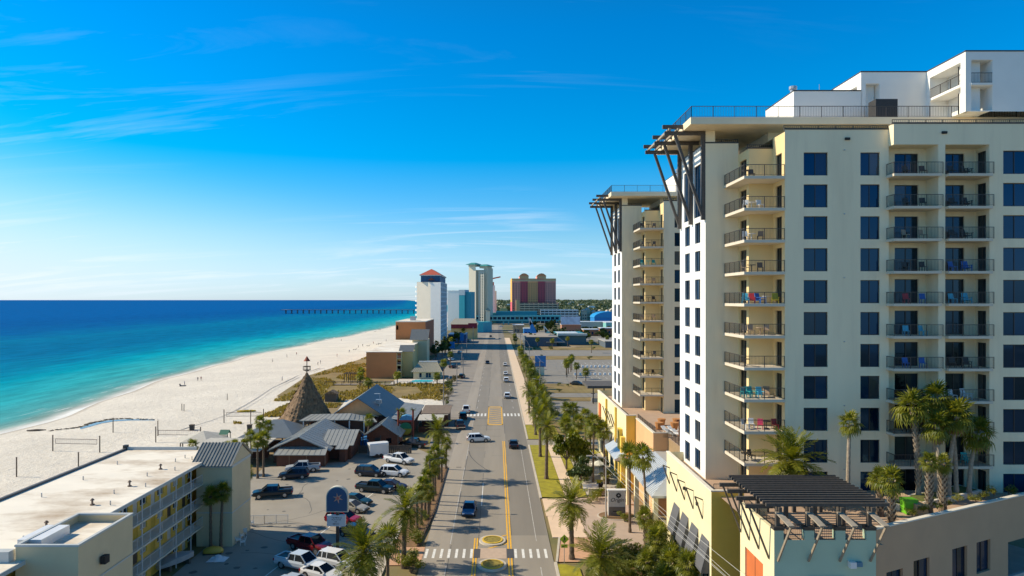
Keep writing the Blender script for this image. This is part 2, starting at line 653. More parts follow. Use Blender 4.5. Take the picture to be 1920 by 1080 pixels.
def make_sea():
    offs = [8, 2, 0, -3, -8, -15, -25, -40, -60, -85, -110, -135, -160, -190, -220, -270, -330, -420, -600, -1000, -2500, -8000, -30000, -60000]
    ds = sorted(set([-3000, -1000, -300, 0, 60, 1000, 1500, 2000, 3000, 4500, 6000, 9000, 12000, 20000, 40000, 60000] + list(range(80, 800, 24))))
    mb = MB()
    at = []
    n = len(offs)
    for d in ds:
        s = shore(d)
        for o in offs:
            mb.v.append((s + o, d, -2.0))
            at.append(-o)
    for i in range(len(ds) - 1):
        for j in range(n - 1):
            a = i * n + j
            mb.f.append((a, a + 1, a + n + 1, a + n))
            mb.m.append(0)
    m = bpy.data.materials.new('gulf_water')
    m.use_nodes = True
    nt = m.node_tree
    N, L = nt.nodes.new, nt.links.new
    b = nt.nodes['Principled BSDF']
    at_n = N('ShaderNodeAttribute')
    at_n.attribute_name = 'offshore'
    geo = N('ShaderNodeNewGeometry')
    mp = N('ShaderNodeMapping')
    mp.inputs['Scale'].default_value = (0.022, 0.007, 1)
    L(geo.outputs['Position'], mp.inputs['Vector'])
    nz = N('ShaderNodeTexNoise')
    nz.inputs['Scale'].default_value = 1.0
    nz.inputs['Detail'].default_value = 6
    nz.inputs['Roughness'].default_value = 0.6
    L(mp.outputs[0], nz.inputs['Vector'])
    # sand bars shift the depth to and fro
    ma = N('ShaderNodeMath')
    ma.operation = 'SUBTRACT'
    ma.inputs[1].default_value = 0.5
    L(nz.outputs['Fac'], ma.inputs[0])
    sc_ = N('ShaderNodeMath')
    sc_.operation = 'MULTIPLY'
    L(ma.outputs[0], sc_.inputs[0])
    dp = N('ShaderNodeMath')
    dp.operation = 'MULTIPLY_ADD'
    dp.inputs[1].default_value = 0.8
    dp.inputs[2].default_value = 6
    L(at_n.outputs['Fac'], dp.inputs[0])
    L(dp.outputs[0], sc_.inputs[1])
    ad = N('ShaderNodeMath')
    ad.operation = 'ADD'
    L(at_n.outputs['Fac'], ad.inputs[0])
    L(sc_.outputs[0], ad.inputs[1])
    lg = N('ShaderNodeMapRange')
    lg.inputs['From Min'].default_value = 0
    lg.inputs['From Max'].default_value = 700
    L(ad.outputs[0], lg.inputs['Value'])
    pw = N('ShaderNodeMath')
    pw.operation = 'POWER'
    pw.inputs[1].default_value = 0.5
    L(lg.outputs[0], pw.inputs[0])
    r = N('ShaderNodeValToRGB')
    cr = r.color_ramp
    stops = [(0, (0.80, 0.78, 0.72)), (1.2, (0.6, 0.6, 0.54)), (4, (0.24, 0.38, 0.34)), (10, (0.09, 0.36, 0.36)), (30, (0.030, 0.375, 0.41)), (56, (0.0, 0.315, 0.41)),
             (88, (0.0, 0.20, 0.345)), (125, (0.0, 0.15, 0.31)), (190, (0.0, 0.15, 0.31)), (235, (0.0, 0.17, 0.33)), (330, (0.0, 0.115, 0.32)), (480, (0.0, 0.095, 0.31)), (700, (0.0, 0.105, 0.34))]
    cr.elements[0].position = 0
    cr.elements[0].color = (*stops[0][1], 1)
    cr.elements[1].position = 1
    cr.elements[1].color = (*stops[-1][1], 1)
    for o, c in stops[1:-1]:
        e = cr.elements.new(math.sqrt(o / 700))
        e.color = (*c, 1)
    L(pw.outputs[0], r.inputs[0])
    # wind streaks
    mp2 = N('ShaderNodeMapping')
    mp2.inputs['Scale'].default_value = (0.16, 0.03, 1)
    mp2.inputs['Rotation'].default_value = (0, 0, R(-14))
    L(geo.outputs['Position'], mp2.inputs['Vector'])
    nz2 = N('ShaderNodeTexNoise')
    nz2.inputs['Scale'].default_value = 1.0
    nz2.inputs['Detail'].default_value = 8
    nz2.inputs['Roughness'].default_value = 0.68
    L(mp2.outputs[0], nz2.inputs['Vector'])
    mr = N('ShaderNodeMapRange')
    mr.inputs['From Min'].default_value = 0.3
    mr.inputs['From Max'].default_value = 0.7
    mr.inputs['To Min'].default_value = 0.72
    mr.inputs['To Max'].default_value = 1.28
    L(nz2.outputs['Fac'], mr.inputs['Value'])
    vs = N('ShaderNodeVectorMath')
    vs.operation = 'SCALE'
    L(r.outputs[0], vs.inputs[0])
    L(mr.outputs[0], vs.inputs['Scale'])
    nt.nodes.remove(b)
    b = N('ShaderNodeBsdfDiffuse')
    gl = N('ShaderNodeBsdfGlossy')
    gl.inputs['Roughness'].default_value = 0.22
    ms = N('ShaderNodeMixShader')
    ms.inputs[0].default_value = 0.03
    # broken surf close to the sand
    mp3 = N('ShaderNodeMapping')
    mp3.inputs['Scale'].default_value = (0.42, 0.055, 1)
    L(geo.outputs['Position'], mp3.inputs['Vector'])
    nf = N('ShaderNodeTexNoise')
    nf.inputs['Scale'].default_value = 1.0
    nf.inputs['Detail'].default_value = 7
    nf.inputs['Roughness'].default_value = 0.7
    L(mp3.outputs[0], nf.inputs['Vector'])
    f1 = N('ShaderNodeMapRange')
    f1.inputs['From Min'].default_value = 0.56
    f1.inputs['From Max'].default_value = 0.66
    L(nf.outputs['Fac'], f1.inputs['Value'])
    f2 = N('ShaderNodeMapRange')
    f2.inputs['From Min'].default_value = 17
    f2.inputs['From Max'].default_value = 2
    L(at_n.outputs['Fac'], f2.inputs['Value'])
    fm = N('ShaderNodeMath')
    fm.operation = 'MULTIPLY'
    L(f1.outputs[0], fm.inputs[0])
    L(f2.outputs[0], fm.inputs[1])
    fx = N('ShaderNodeMixRGB')
    L(fm.outputs[0], fx.inputs[0])
    L(vs.outputs[0], fx.inputs[1])
    fx.inputs[2].default_value = (0.72, 0.76, 0.74, 1)
    L(fx.outputs[0], b.inputs['Color'])
    L(b.outputs[0], ms.inputs[1])
    L(gl.outputs[0], ms.inputs[2])
    L(ms.outputs[0], nt.nodes['Material Output'].inputs['Surface'])
    nb = N('ShaderNodeTexNoise')
    nb.inputs['Scale'].default_value = 0.35
    nb.inputs['Detail'].default_value = 6
    nb.inputs['Roughness'].default_value = 0.65
    L(geo.outputs['Position'], nb.inputs['Vector'])
    bp = N('ShaderNodeBump')
    bp.inputs['Strength'].default_value = 0.5
    bp.inputs['Distance'].default_value = 0.6
    L(nb.outputs['Fac'], bp.inputs['Height'])
    L(bp.outputs[0], b.inputs['Normal'])
    L(bp.outputs[0], gl.inputs['Normal'])
    o = struct('sea', mb, m)
    a = o.data.attributes.new('offshore', 'FLOAT', 'POINT')
    a.data.foreach_set('value', [float(x) for x in at])


make_sea()

# ---------------------------------------------------------------- road, lots, pavements
ASPH = mat('asphalt', (0.285, 0.25, 0.20), 0.9, 0.10, 0.5, 0.1, 30, stretch=(1.0, 0.06, 1), stain=0.30, stain_col=(0.225, 0.20, 0.165), stain_scale=0.35)
ASPH2 = mat('lot_asphalt', (0.32, 0.285, 0.23), 0.92, 0.10, 0.25, 0.1, 30, stain=0.35, stain_col=(0.22, 0.20, 0.165), stain_scale=0.12, detail=8)
SHOULDER = mat('worn_shoulder', (0.285, 0.25, 0.205), 0.95, 0.14, 0.4, stain=0.3, stain_col=(0.17, 0.155, 0.14), stain_scale=0.2)
WHITEP = mat('white_road_paint', (0.74, 0.72, 0.66), 0.7, 0.18, 2.0)
YELLOWP = mat('yellow_road_paint', (0.82, 0.44, 0.015), 0.7, 0.15, 2.0)
WALKC = mat('sidewalk_concrete', (0.72, 0.55, 0.38), 0.9, 0.07, 0.6, stain=0.2, stain_col=(0.55, 0.43, 0.3), stain_scale=0.4)
APRON = mat('driveway_concrete', (0.72, 0.53, 0.365), 0.9, 0.07, 0.5, stain=0.2, stain_col=(0.55, 0.4, 0.28), stain_scale=0.3)
PAVER = mat('pink_pavers', (0.47, 0.355, 0.27), 0.9, 0.08, 0.8, stain=0.2, stain_col=(0.45, 0.3, 0.2), stain_scale=0.3)
BRICKP = mat('brick_pavers', (0.56, 0.32, 0.19), 0.9, 0.1, 1.5)
LAWN = mat('lawn_grass', (0.30, 0.26, 0.012), 0.95, 0.28, 0.9, 0.4, 9, detail=8)
DRYGR = mat('dry_grass', (0.25, 0.175, 0.06), 0.95, 0.35, 0.12, 0.3, 6, detail=9, stain=0.5, stain_col=(0.14, 0.14, 0.03), stain_scale=0.09)
MULCH = mat('mulch', (0.21, 0.12, 0.055), 0.95, 0.3, 1.2, 0.3, 10)
KERBM = mat('kerb_concrete', (0.52, 0.46, 0.37), 0.9, 0.1, 0.8)
DARKKERB = mat('timber_edging', (0.07, 0.045, 0.028), 0.9, 0.2, 3)

XL, XR = -8.3, 6.4      # kerb lines of the carriageway


def sheet(name, pts, z, m, kind='structure'):
    b = MB()
    b.poly([(p[0], p[1], z) for p in pts])
    # make sure it faces up
    a = sum((pts[i][0] * pts[(i + 1) % len(pts)][1] - pts[(i + 1) % len(pts)][0] * pts[i][1]) for i in range(len(pts)))
    if a < 0:
        b.f = [tuple(reversed(f)) for f in b.f]
    return struct(name, b, m, kind=kind)


def rect(x0, x1, y0, y1):
    return [(x0, y0), (x1, y0), (x1, y1), (x0, y1)]


def kerb(name, x0, y0, x1, y1, w=0.3, h=0.13, m=None):
    b = MB()
    b.bar((x0, y0, h / 2 - 0.03), (x1, y1, h / 2 - 0.03), w, h + 0.06)
    return struct(name, b, m or KERBM)


sheet('parking_lot', [(-34, 20), (-12.2, 20), (-12.2, 128), (-16, 134), (-24, 134), (-28, 122), (-40, 118), (-40, 100), (-34, 92)], 0.0, ASPH2)
sheet('road', rect(XL, XR, 20, 1050), 0.006, ASPH)
LANE_D = mat('darker_lane_asphalt', (0.215, 0.192, 0.158), 0.9, 0.12, 0.5, 0.1, 30, stretch=(1.0, 0.05, 1), stain=0.4, stain_col=(0.175, 0.158, 0.132), stain_scale=0.4)
sheet('road_lane', rect(1.95, 6.3, 84, 1040), 0.009, LANE_D)
sheet('road_lane', rect(-5.2, -2.2, 30, 1040), 0.009, mat('mid_lane_asphalt', (0.25, 0.222, 0.18), 0.9, 0.12, 0.5, 0.1, 30, stretch=(1.0, 0.05, 1), stain=0.4, stain_col=(0.205, 0.182, 0.15), stain_scale=0.4))
sheet('road_lane', rect(-8.25, -5.5, 30, 1040), 0.009, mat('pale_edge_asphalt', (0.34, 0.295, 0.235), 0.9, 0.12, 0.5, 0.1, 30, stretch=(1.0, 0.05, 1), stain=0.4, stain_col=(0.27, 0.235, 0.19), stain_scale=0.4))
b = MB()
rs = random.Random(17)
for k in range(26):            # tar seams and oil drips
    x, y = rs.uniform(-33, -14), rs.uniform(62, 125)
    a = rs.choice((0, 1.57, .45, -.5)) + rs.uniform(-.1, .1)
    for j in range(rs.randint(5, 14)):
        x2, y2 = x + math.cos(a) * .9, y + math.sin(a) * .9
        n_ = Vector((-math.sin(a), math.cos(a))) * .05
        if -33.5 < x2 < -12.6 and y2 < 126:
            b.poly([(x - n_.x, y - n_.y, .004), (x2 - n_.x, y2 - n_.y, .004), (x2 + n_.x, y2 + n_.y, .004), (x + n_.x, y + n_.y, .004)])
        x, y = x2, y2
        a += rs.uniform(-.25, .25)
for k in range(60):
    x, y, r_ = rs.uniform(-33, -13), rs.uniform(64, 120), rs.uniform(.15, .5)
    b.poly([(x + r_ * math.cos(i * .785) * rs.uniform(.7, 1.2), y + r_ * math.sin(i * .785) * rs.uniform(.7, 1.2), .0045 + k * .00001) for i in range(8)])
struct('tar_seams', b, mat('tar', (.13, .12, .105), .8, .2, 2))
b = MB()
for x in (-5.3, -2.1, 1.9):
    y = 60.0
    while y < 420:
        ln = rs.uniform(4, 22)
        w = rs.uniform(.03, .06)
        b.poly([(x - w, y, .0125), (x + w, y, .0125), (x + w + rs.uniform(-.05, .05), y + ln, .0125), (x - w, y + ln, .0125)])
        y += ln + rs.uniform(2, 12)
for k in range(30):
    y, x = rs.uniform(60, 400), rs.uniform(-8, 0)
    w = rs.uniform(2, 6)
    b.poly([(x, y, .0126), (x + w, y + rs.uniform(-.2, .2), .0126), (x + w, y + .09, .0126), (x, y + .09, .0126)])
struct('tar_seams', b, MATS['tar'])
sheet('road_shoulder', [(-12.2, 118), (XL, 118), (XL, 700), (-24, 700), (-24, 250), (-15, 180), (-13.4, 140)], 0.003, SHOULDER)
LOTR = mat('old_lot_asphalt', (0.245, 0.225, 0.19), 0.92, 0.10, 0.25, 0.1, 30, stain=0.4, stain_col=(0.18, 0.165, 0.14), stain_scale=0.1, detail=8)
sheet('parking_lot', rect(-31, -14, 300, 420), 0.004, LOTR)
sheet('road', rect(XR, 60, 203, 212), 0.004, LOTR)            # side streets to the east
sheet('road', rect(XR, 160, 352, 392), 0.004, LOTR)
sheet('parking_lot', [(15, 236), (70, 236), (70, 330), (24, 330), (17, 300)], 0.003, LOTR)
sheet('parking_lot', rect(12, 70, 165, 195), 0.003, LOTR)
sheet('road', rect(-90, 220, 800, 830), 0.008, ASPH2)
sheet('parking_lot', [(20, 470), (110, 470), (150, 640), (10, 640)], 0.003, LOTR)
sheet('driveway', rect(XR, 22, 136, 141.5), 0.008, ASPH2)

# right-hand side pavements and verges
b = MB()
for i in range(36):
    y0 = 158 + i * 10
    b.box(6.75, 10.3, y0, y0 + 9.96, -0.05, 0.11)
struct('sidewalk', b, WALKC)
b = MB()
y0 = 99.5
while y0 < 136:
    b.box(10.15, 11.9, y0, min(y0 + 1.47, 136), -0.05, 0.115)
    y0 += 1.5
struct('sidewalk', b, WALKC)
for k, (ya, yb) in enumerate(((100, 135.8), (141.7, 157.6))):
    sheet('lawn', rect(6.72, 10.1, ya, yb), 0.10, LAWN)
    sheet('lawn', rect(11.95, 13.4, ya, yb), 0.10, LAWN)
sheet('lawn', [(6.72, 20), (9.6, 20), (9.0, 73.6), (7.6, 74.6), (6.72, 74.6)], 0.10, LAWN)
b = MB()
for (xa, xb, ya, yb) in ((6.9, 9.0, 83.2, 91.3), (9.05, 11.2, 83.2, 91.3), (6.75, 8.9, 91.4, 99.4), (8.95, 11.2, 91.4, 99.4)):
    b.box(xa, xb, ya, yb, -0.05, 0.06)
struct('driveway_apron', b, APRON)
sheet('paver_drive', [(11.25, 78), (19.7, 78), (19.7, 101), (11.25, 99.4)], 0.055, PAVER)
sheet('brick_landing', [(6.9, 75.4), (11.4, 75.4), (11.2, 83.1), (7.6, 83.1)], 0.06, BRICKP)
sheet('courtyard', rect(13.5, 19.7, 101.2, 131), 0.05, CONC)
sheet('planting_bed', rect(11.3, 19.7, 30, 77.9), 0.05, MULCH)
kerb('kerb', XR + 0.15, 141.6, XR + 0.15, 520)
kerb('kerb', XR + 0.15, 99.6, XR + 0.15, 136)
kerb('kerb', XR + 0.15, 20, XR + 0.15, 75.2)
kerb('kerb', 6.7, 75.3, 7.7, 83, 0.25)
# left planting strip between the lot and the road
sheet('planting_strip', [(-12.0, 80), (-9.3, 80), (-8.5, 92), (-8.5, 118), (-11, 118)], 0.06, MULCH)
kerb('kerb', -9.2, 80, -8.4, 93, 0.22, 0.2, DARKKERB)
kerb('kerb', -8.4, 93, -8.4, 118, 0.22, 0.2, DARKKERB)
kerb('kerb', -12.1, 20, -12.1, 118, 0.2, 0.13)
sheet('brick_landing', rect(-12.0, XL, 74.5, 80), 0.03, BRICKP)
# verges of the vacant lots
for (xa, xb, ya, yb) in ((11, 70, 141.8, 164), (11, 70, 196, 202.6), (13, 70, 212.5, 235), (12, 90, 331, 351), (10.5, 150, 393, 415)):
    sheet('verge', rect(xa, xb, ya, yb), 0.002, DRYGR)
sheet('verge', [(-66, 205), (-46, 200), (-30, 202), (-16, 198), (-15, 215), (-24, 226), (-46, 232), (-50, 262), (-60, 345), (-66, 335), (-72, 260)], 0.012, DRYGR)
sheet('sand_lot', [(-40, 165), (-18, 160), (-13.6, 180), (-16, 200), (-44, 203)], 0.004, SAND)

# ---- markings
MARK = 0.014


def marking(name, rects, m, z=MARK):
    b = MB()
    for r in rects:
        b.poly([(p[0], p[1], z) for p in r])
    return struct(name, b, m)


def line(x, y0, y1, w=0.12):
    return rect(x - w / 2, x + w / 2, y0, y1)


WORNP = mat('worn_road_paint', (0.48, 0.455, 0.41), 0.8, 0.3, 1.2)
marking('edge_line', [line(-5.42, 20, 74.6, .1), line(-5.42, 81, 118, .1), line(-5.42, 124, 165, .09)], WORNP)
marking('edge_line', [line(4.85, 20, 74, .09), line(4.85, 82, 135, .08)], WORNP)
marking('lane_line', [line(-2.03, 96, 108), line(-5.42, 40, 60)], WHITEP, MARK + .002)
marking('lane_line', [line(-5.0, 170 + i * 12, 173 + i * 12, .14) for i in range(20)], WORNP, MARK + .002)
marking('lane_line', [line(4.6, 170 + i * 12, 173 + i * 12, .14) for i in range(20)], WORNP, MARK + .002)
marking('centre_line', [line(1.40, 84, 140, .17), line(1.74, 84, 140, .17)], YELLOWP)
marking('centre_line', [line(-2.55, 20, 83, .16), line(-2.24, 20, 83, .16), line(1.41, 20, 84, .17), line(1.75, 20, 84, .17)], YELLOWP)


def slant(x0, y0, x1, y1, w=0.22):
    p, q = Vector((x0, y0)), Vector((x1, y1))
    n = Vector((-(q - p).y, (q - p).x)).normalized() * w / 2
    return [tuple(p - n), tuple(q - n), tuple(q + n), tuple(p + n)]


marking('chevron_marking', [slant(-2.3, 67 + i * 3.2 - 30, 1.5, 68.6 + i * 3.2 - 30, .25) for i in range(11)] + [slant(-1.9, 81.6, 1.4, 84.2), slant(-1.9, 78.9, 1.4, 81.2)], YELLOWP, MARK + .003)
# zebra crossing
marking('crosswalk', [rect(-8.1 + i * 0.86, -7.8 + i * 0.86, 76.6, 79.4) for i in range(6)] + [rect(2.1 + i * 0.86, 2.4 + i * 0.86, 76.6, 79.4) for i in range(5)] + [rect(-2.95, -2.65, 76.6, 79.4)], WHITEP, MARK + .001)
# far painted island with its crosswalk
b = [rect(-2.0, 1.6, 158, 158.9), rect(-2.0, 1.6, 184, 185), rect(-2.0, -1.75, 158, 185), rect(1.35, 1.6, 158, 185)]
b += [slant(-1.8, 160 + i * 3, 1.4, 161.8 + i * 3, .35) for i in range(8)]
marking('painted_island', b, YELLOWP, MARK + .001)
marking('crosswalk', [rect(XL + i * 0.9, XL + .45 + i * 0.9, 170, 174) for i in range(7)] + [rect(1.9 + i * 0.9, 2.35 + i * 0.9, 170, 174) for i in range(5)], WHITEP, MARK + .002)
marking('parking_line', [slant(-24.5, 70, -16.6, 112, .14), slant(-15.5, 60, -12.9, 74, .14)] + [slant(-24.5 + i * 1.4, 70 + i * 7.4, -20 + i * 1.4, 67.2 + i * 7.4, .12) for i in range(0)], WHITEP, 0.006)
b = []
for yy in (250, 258, 276, 284, 302, 310):
    for i in range(14):
        b.append(rect(30 + i * 2.7, 30.12 + i * 2.7, yy, yy + 5))
marking('parking_line', b, WHITEP, 0.009)

# refuge islands in the crossing
RIM = mat('yellow_kerb', (0.62, 0.40, 0.03), 0.8, 0.15, 2)
for k, (yc, lab) in enumerate(((82.0, 'oval planted refuge island on the far side of the crosswalk'), (74.4, 'oval planted refuge island on the near side of the crosswalk'))):
    t = thing('refuge_island', (-0.42, yc, 0), lab, 'traffic island', 'refuge islands at the crosswalk')
    o = MB()
    ell = lambda a, b_, z: [(-0.42 + a * math.cos(i * math.pi / 14), yc + b_ * math.sin(i * math.pi / 14), z) for i in range(28)]
    for (pa, pb) in (((1.62, 1.8, 0.012), (1.58, 1.75, 0.16)), ((1.58, 1.75, 0.16), (1.25, 1.35, 0.16))):
        A, B_ = ell(*pa), ell(*pb)
        for i in range(28):
            o.poly([A[i], A[(i + 1) % 28], B_[(i + 1) % 28], B_[i]])
    part(t, 'kerb', o, KERBM)
    o = MB()
    for (pa, pb) in (((1.25, 1.35, 0.14), (1.23, 1.32, 0.24)), ((1.23, 1.32, 0.24), (1.02, 1.1, 0.24))):
        A, B_ = ell(*pa), ell(*pb)
        for i in range(28):
            o.poly([A[i], A[(i + 1) % 28], B_[(i + 1) % 28], B_[i]])
    part(t, 'yellow_rim', o, RIM)
    o = MB()
    o.poly(ell(1.02, 1.1, 0.2))
    part(t, 'planting', o, mat('island_ground_cover', (0.26, 0.20, 0.035), 0.9, 0.4, 4, .5, 12))
o = MB()
o.box(-2.0, 1.2, 76.4, 79.6, 0.008, 0.03)
struct('refuge_paving', o, mat('refuge_paving', (0.50, 0.37, 0.27), 0.9, 0.1))
for i, x in enumerate((-2.55, 1.25)):
    o = MB()
    o.box(x, x + 0.75, 76.6, 79.4, 0.008, 0.034)
    struct('tactile_paving', o, mat('tactile_dark', (0.07, 0.07, 0.075), 0.8, 0.2, 6))

# ================================================================ condo towers
TZ0 = 10.4
FL = 3.04


def window_meshes(w, h, key, mull=1):
    fr = MB()
    t = 0.07
    # frame in local x (0..w), z (0..h), y = 0 outside .. 0.1 inside
    fr.box(0, w, 0, 0.1, 0, t); fr.box(0, w, 0, 0.1, h - t, h)
    fr.box(0, t, 0, 0.1, t, h - t); fr.box(w - t, w, 0, 0.1, t, h - t)
    for i in range(mull):
        x = w * (i + 1) / (mull + 1)
        fr.box(x - 0.035, x + 0.035, 0.002, 0.098, t, h - t)
    panes = []
    for i in range(mull + 1):
        x0, x1 = t + i * (w - 2 * t) / (mull + 1), t + (i + 1) * (w - 2 * t) / (mull + 1)
        p = MB()
        # each pane a hair out of true so that reflections differ
        p.box(x0, x1, 0.05, 0.07, t, h - t)
        panes.append(p.mesh('pane', GLASS))
    return fr.mesh('window', FRAME), panes


WINCACHE = {}


def window(parent, name, P, U, w, h, mull=1, glass=None, frame=None, depth=0.16):
    """window unit set into a wall opening; P lower corner on the outer wall plane, U along the wall"""
    key = (round(w, 2), round(h, 2), mull)
    if key not in WINCACHE:
        WINCACHE[key] = window_meshes(w, h, key, mull)
    fm, pms = WINCACHE[key]
    U = Vector(U).normalized()
    ang = math.atan2(U.y, U.x)
    Nn = Vector((U.y, -U.x, 0))
    off = Vector((0, 0, 0))
    q = parent
    while q is not None:
        off += q.location
        q = q.parent
    f = link(name, fm, parent, Vector(P) - Nn * depth - off)
    f.rotation_euler = (0, 0, ang)
    if frame:
        f.material_slots[0].link = 'OBJECT'
        f.material_slots[0].material = frame
    for pm in pms:
        p = link('pane', pm, f)
        p.rotation_euler = (R(WR.uniform(-0.5, 0.5)), 0, R(WR.uniform(-0.5, 0.5)))
        if glass:
            p.material_slots[0].link = 'OBJECT'
            p.material_slots[0].material = glass
    return f


WR = random.Random(5)


def railing(mb, pts, z0, h=1.07, step=0.13, post=1.6, mi=0, glass=False):
    """handrail with balusters along a polyline"""
    for (xa, ya), (xb, yb) in zip(pts, pts[1:]):
        a, b = Vector((xa, ya, 0)), Vector((xb, yb, 0))
        ln = (b - a).length
        mb.bar((xa, ya, z0 + h), (xb, yb, z0 + h), 0.06, 0.05, mi)
        mb.bar((xa, ya, z0 + 0.1), (xb, yb, z0 + 0.1), 0.03, 0.03, mi)
        n = max(int(ln / step), 1)
        for i in range(n + 1):
            p = a.lerp(b, i / n)
            mb.bar((p.x, p.y, z0 + 0.1), (p.x, p.y, z0 + h), 0.016, 0.016, mi)
        n = max(int(round(ln / post)), 1)
        for i in range(n + 1):
            p = a.lerp(b, i / n)
            mb.bar((p.x, p.y, z0), (p.x, p.y, z0 + h + 0.02), 0.05, 0.05, mi)


def make_tower():
    T = thing('condo_tower', (21.7, 70.7, TZ0), 'tall cream condominium tower with stacked balconies rising in front, rooftop penthouses', 'condo tower')
    zf = [TZ0 + FL * k for k in range(11)]
    ZT = 45.2
    H = ZT - TZ0
    # ---- walls
    # west face with two columns of windows
    whole = [(80.5 - 78.4, 80.5 - 76.4), (80.5 - 74.5, 80.5 - 72.5)]
    holes = []
    for k in range(11):
        z = zf[k] - TZ0 + 0.35
        hh = 2.2
        if k < 9:
            for a, b in whole:
                holes.append((a, b, z, z + hh))
    zb = zf[9] - TZ0 + 0.1
    holes.append((whole[0][0] - 0.35, whole[0][1] + 0.35, zb, zb + 5.6))
    holes.append((whole[1][0] - 0.35, whole[1][1] + 0.35, zb, zb + 5.6))
    mb = MB()
    mb.wall((21.7, 80.5, TZ0), (0, -1, 0), 9.8, H, holes)
    part(T, 'wall', mb, WHITE)
    for k in range(9):
        for a, b in whole:
            window(T, 'window', (21.7, 80.5 - a, zf[k] + 0.35), (0, -1, 0), b - a, 2.2)
    for a, b in whole:
        window(T, 'window', (21.7, 80.5 - a + 0.35, zf[9] + 0.1), (0, -1, 0), b - a + 0.7, 5.6, 2)
    # south faces
    mb = MB()
    mb.wall((21.7, 70.7, TZ0), (1, 0, 0), 3.4, H)
    part(T, 'wall', mb, CREAM)
    mb = MB()
    dh = [(70.7 - 70.3, 70.7 - 68.4, zf[k] - TZ0 + 0.02, zf[k] - TZ0 + 2.35) for k in range(11)]
    mb.wall((25.1, 70.7, TZ0), (0, -1, 0), 2.9, H - 1.2, dh)
    part(T, 'wall', mb, WARM)
    mb = MB()
    mb.wall((25.1, 67.8, TZ0), (1, 0, 0), 2.4, H - 1.2)
    part(T, 'wall', mb, WARM)
    dh2 = [(67.8 - 67.15, 67.8 - 65.7, zf[k] - TZ0 + 0.02, zf[k] - TZ0 + 2.35) for k in range(11)]
    mb = MB()
    mb.wall((27.5, 67.8, TZ0), (0, -1, 0), 2.8, H - 0.2, dh2)
    part(T, 'wall', mb, WARM)
    for k in range(11):
        window(T, 'balcony_door', (25.1, 70.3, zf[k] + 0.02), (0, -1, 0), 1.9, 2.33, 1, DOORGLASS)
        window(T, 'balcony_door', (27.5, 67.15, zf[k] + 0.02), (0, -1, 0), 1.45, 2.33, 1, DOORGLASS)
    fh = []
    for k in range(11):
        z = zf[k] - TZ0 + 0.03
        fh += [(29.3 - 27.5, 31.6 - 27.5, z, z + 2.2), (34.7 - 27.5, 36.55 - 27.5, z, z + 2.2)]
    mb = MB()
    mb.wall((27.5, 65.0, TZ0), (1, 0, 0), 9.9, H, fh)
    part(T, 'wall', mb, CREAM)
    for k in range(11):
        window(T, 'window', (29.3, 65, zf[k] + 0.03), (1, 0, 0), 2.3, 2.2)
        window(T, 'window', (34.7, 65, zf[k] + 0.03), (1, 0, 0), 1.85, 2.2)
    # projecting bay block
    ZT2 = 45.55
    mb = MB()
    mb.wall((37.4, 65.0, 43.6), (0, -1, 0), 0.8, ZT2 - 43.6)         # lit return of the header
    mb.wall((37.4, 64.2, 43.6), (1, 0, 0), 4.2, ZT2 - 43.6)
    mb.wall((42.25, 64.2, 43.6), (1, 0, 0), 4.15, ZT2 - 43.6)
    mb.poly([(37.4, 64.2, 43.6), (37.4, 66.1, 43.6), (46.4, 66.1, 43.6), (46.4, 64.2, 43.6)])
    part(T, 'header', mb, CREAM)
    mb = MB()
    mb.wall((37.4, 66.1, TZ0), (0, -1, 0), 1.1, H)
    mb.f = [tuple(reversed(f)) for f in mb.f]
    d1 = [(38.6 - 37.4, 40.9 - 37.4, zf[k] - TZ0 + .02, zf[k] - TZ0 + 2.35) for k in range(11)]
    mb.wall((37.4, 66.1, TZ0), (1, 0, 0), 4.2, 33.2, d1)
    d2 = [(43.4 - 42.25, 45.35 - 42.25, zf[k] - TZ0 + .02, zf[k] - TZ0 + 2.35) for k in range(11)]
    mb.wall((42.25, 66.1, TZ0), (1, 0, 0), 4.15, 33.2, d2)
    d3 = [(66.1 - 65.95, 66.1 - 64.65, zf[k] - TZ0 + .02, zf[k] - TZ0 + 2.35) for k in range(11)]
    mb.wall((46.4, 66.1, TZ0), (0, -1, 0), 1.9, 33.2, d3)
    part(T, 'recess_wall', mb, CREAM)
    for k in range(11):
        window(T, 'balcony_door', (38.6, 66.1, zf[k] + .02), (1, 0, 0), 2.3, 2.33, 1, DOORGLASS)
        window(T, 'balcony_door', (43.4, 66.1, zf[k] + .02), (1, 0, 0), 1.95, 2.33, 1, DOORGLASS)
        window(T, 'balcony_door', (46.4, 65.95, zf[k] + .02), (0, -1, 0), 1.3, 2.33, 1, DOORGLASS)
    mb = MB()
    mb.box(41.6, 42.25, 64.2, 66.3, TZ0, ZT2)
    part(T, 'pier', mb, CREAM)
    mb = MB()
    h3 = []
    for k in range(11):
        z = zf[k] - TZ0 + .03
        h3 += [(47.7 - 46.4, 50.0 - 46.4, z, z + 2.2), (53 - 46.4, 55 - 46.4, z, z + 2.2)]
    mb.wall((46.4, 64.2, TZ0), (1, 0, 0), 11.6, ZT2 - TZ0, h3)
    part(T, 'wall', mb, CREAM)
    for k in range(11):
        window(T, 'window', (47.7, 64.2, zf[k] + .03), (1, 0, 0), 2.3, 2.2)
        window(T, 'window', (53, 64.2, zf[k] + .03), (1, 0, 0), 2.0, 2.2)
    # back and east sides, roof deck under the overhang
    mb = MB()
    mb.wall((58, 64.2, TZ0), (0, 1, 0), 16.3, H)
    mb.wall((58, 80.5, TZ0), (-1, 0, 0), 36.3, H)
    mb.poly([(21.7, 70.7, ZT), (25.1, 70.7, ZT), (25.1, 80.5, ZT), (21.7, 80.5, ZT)])
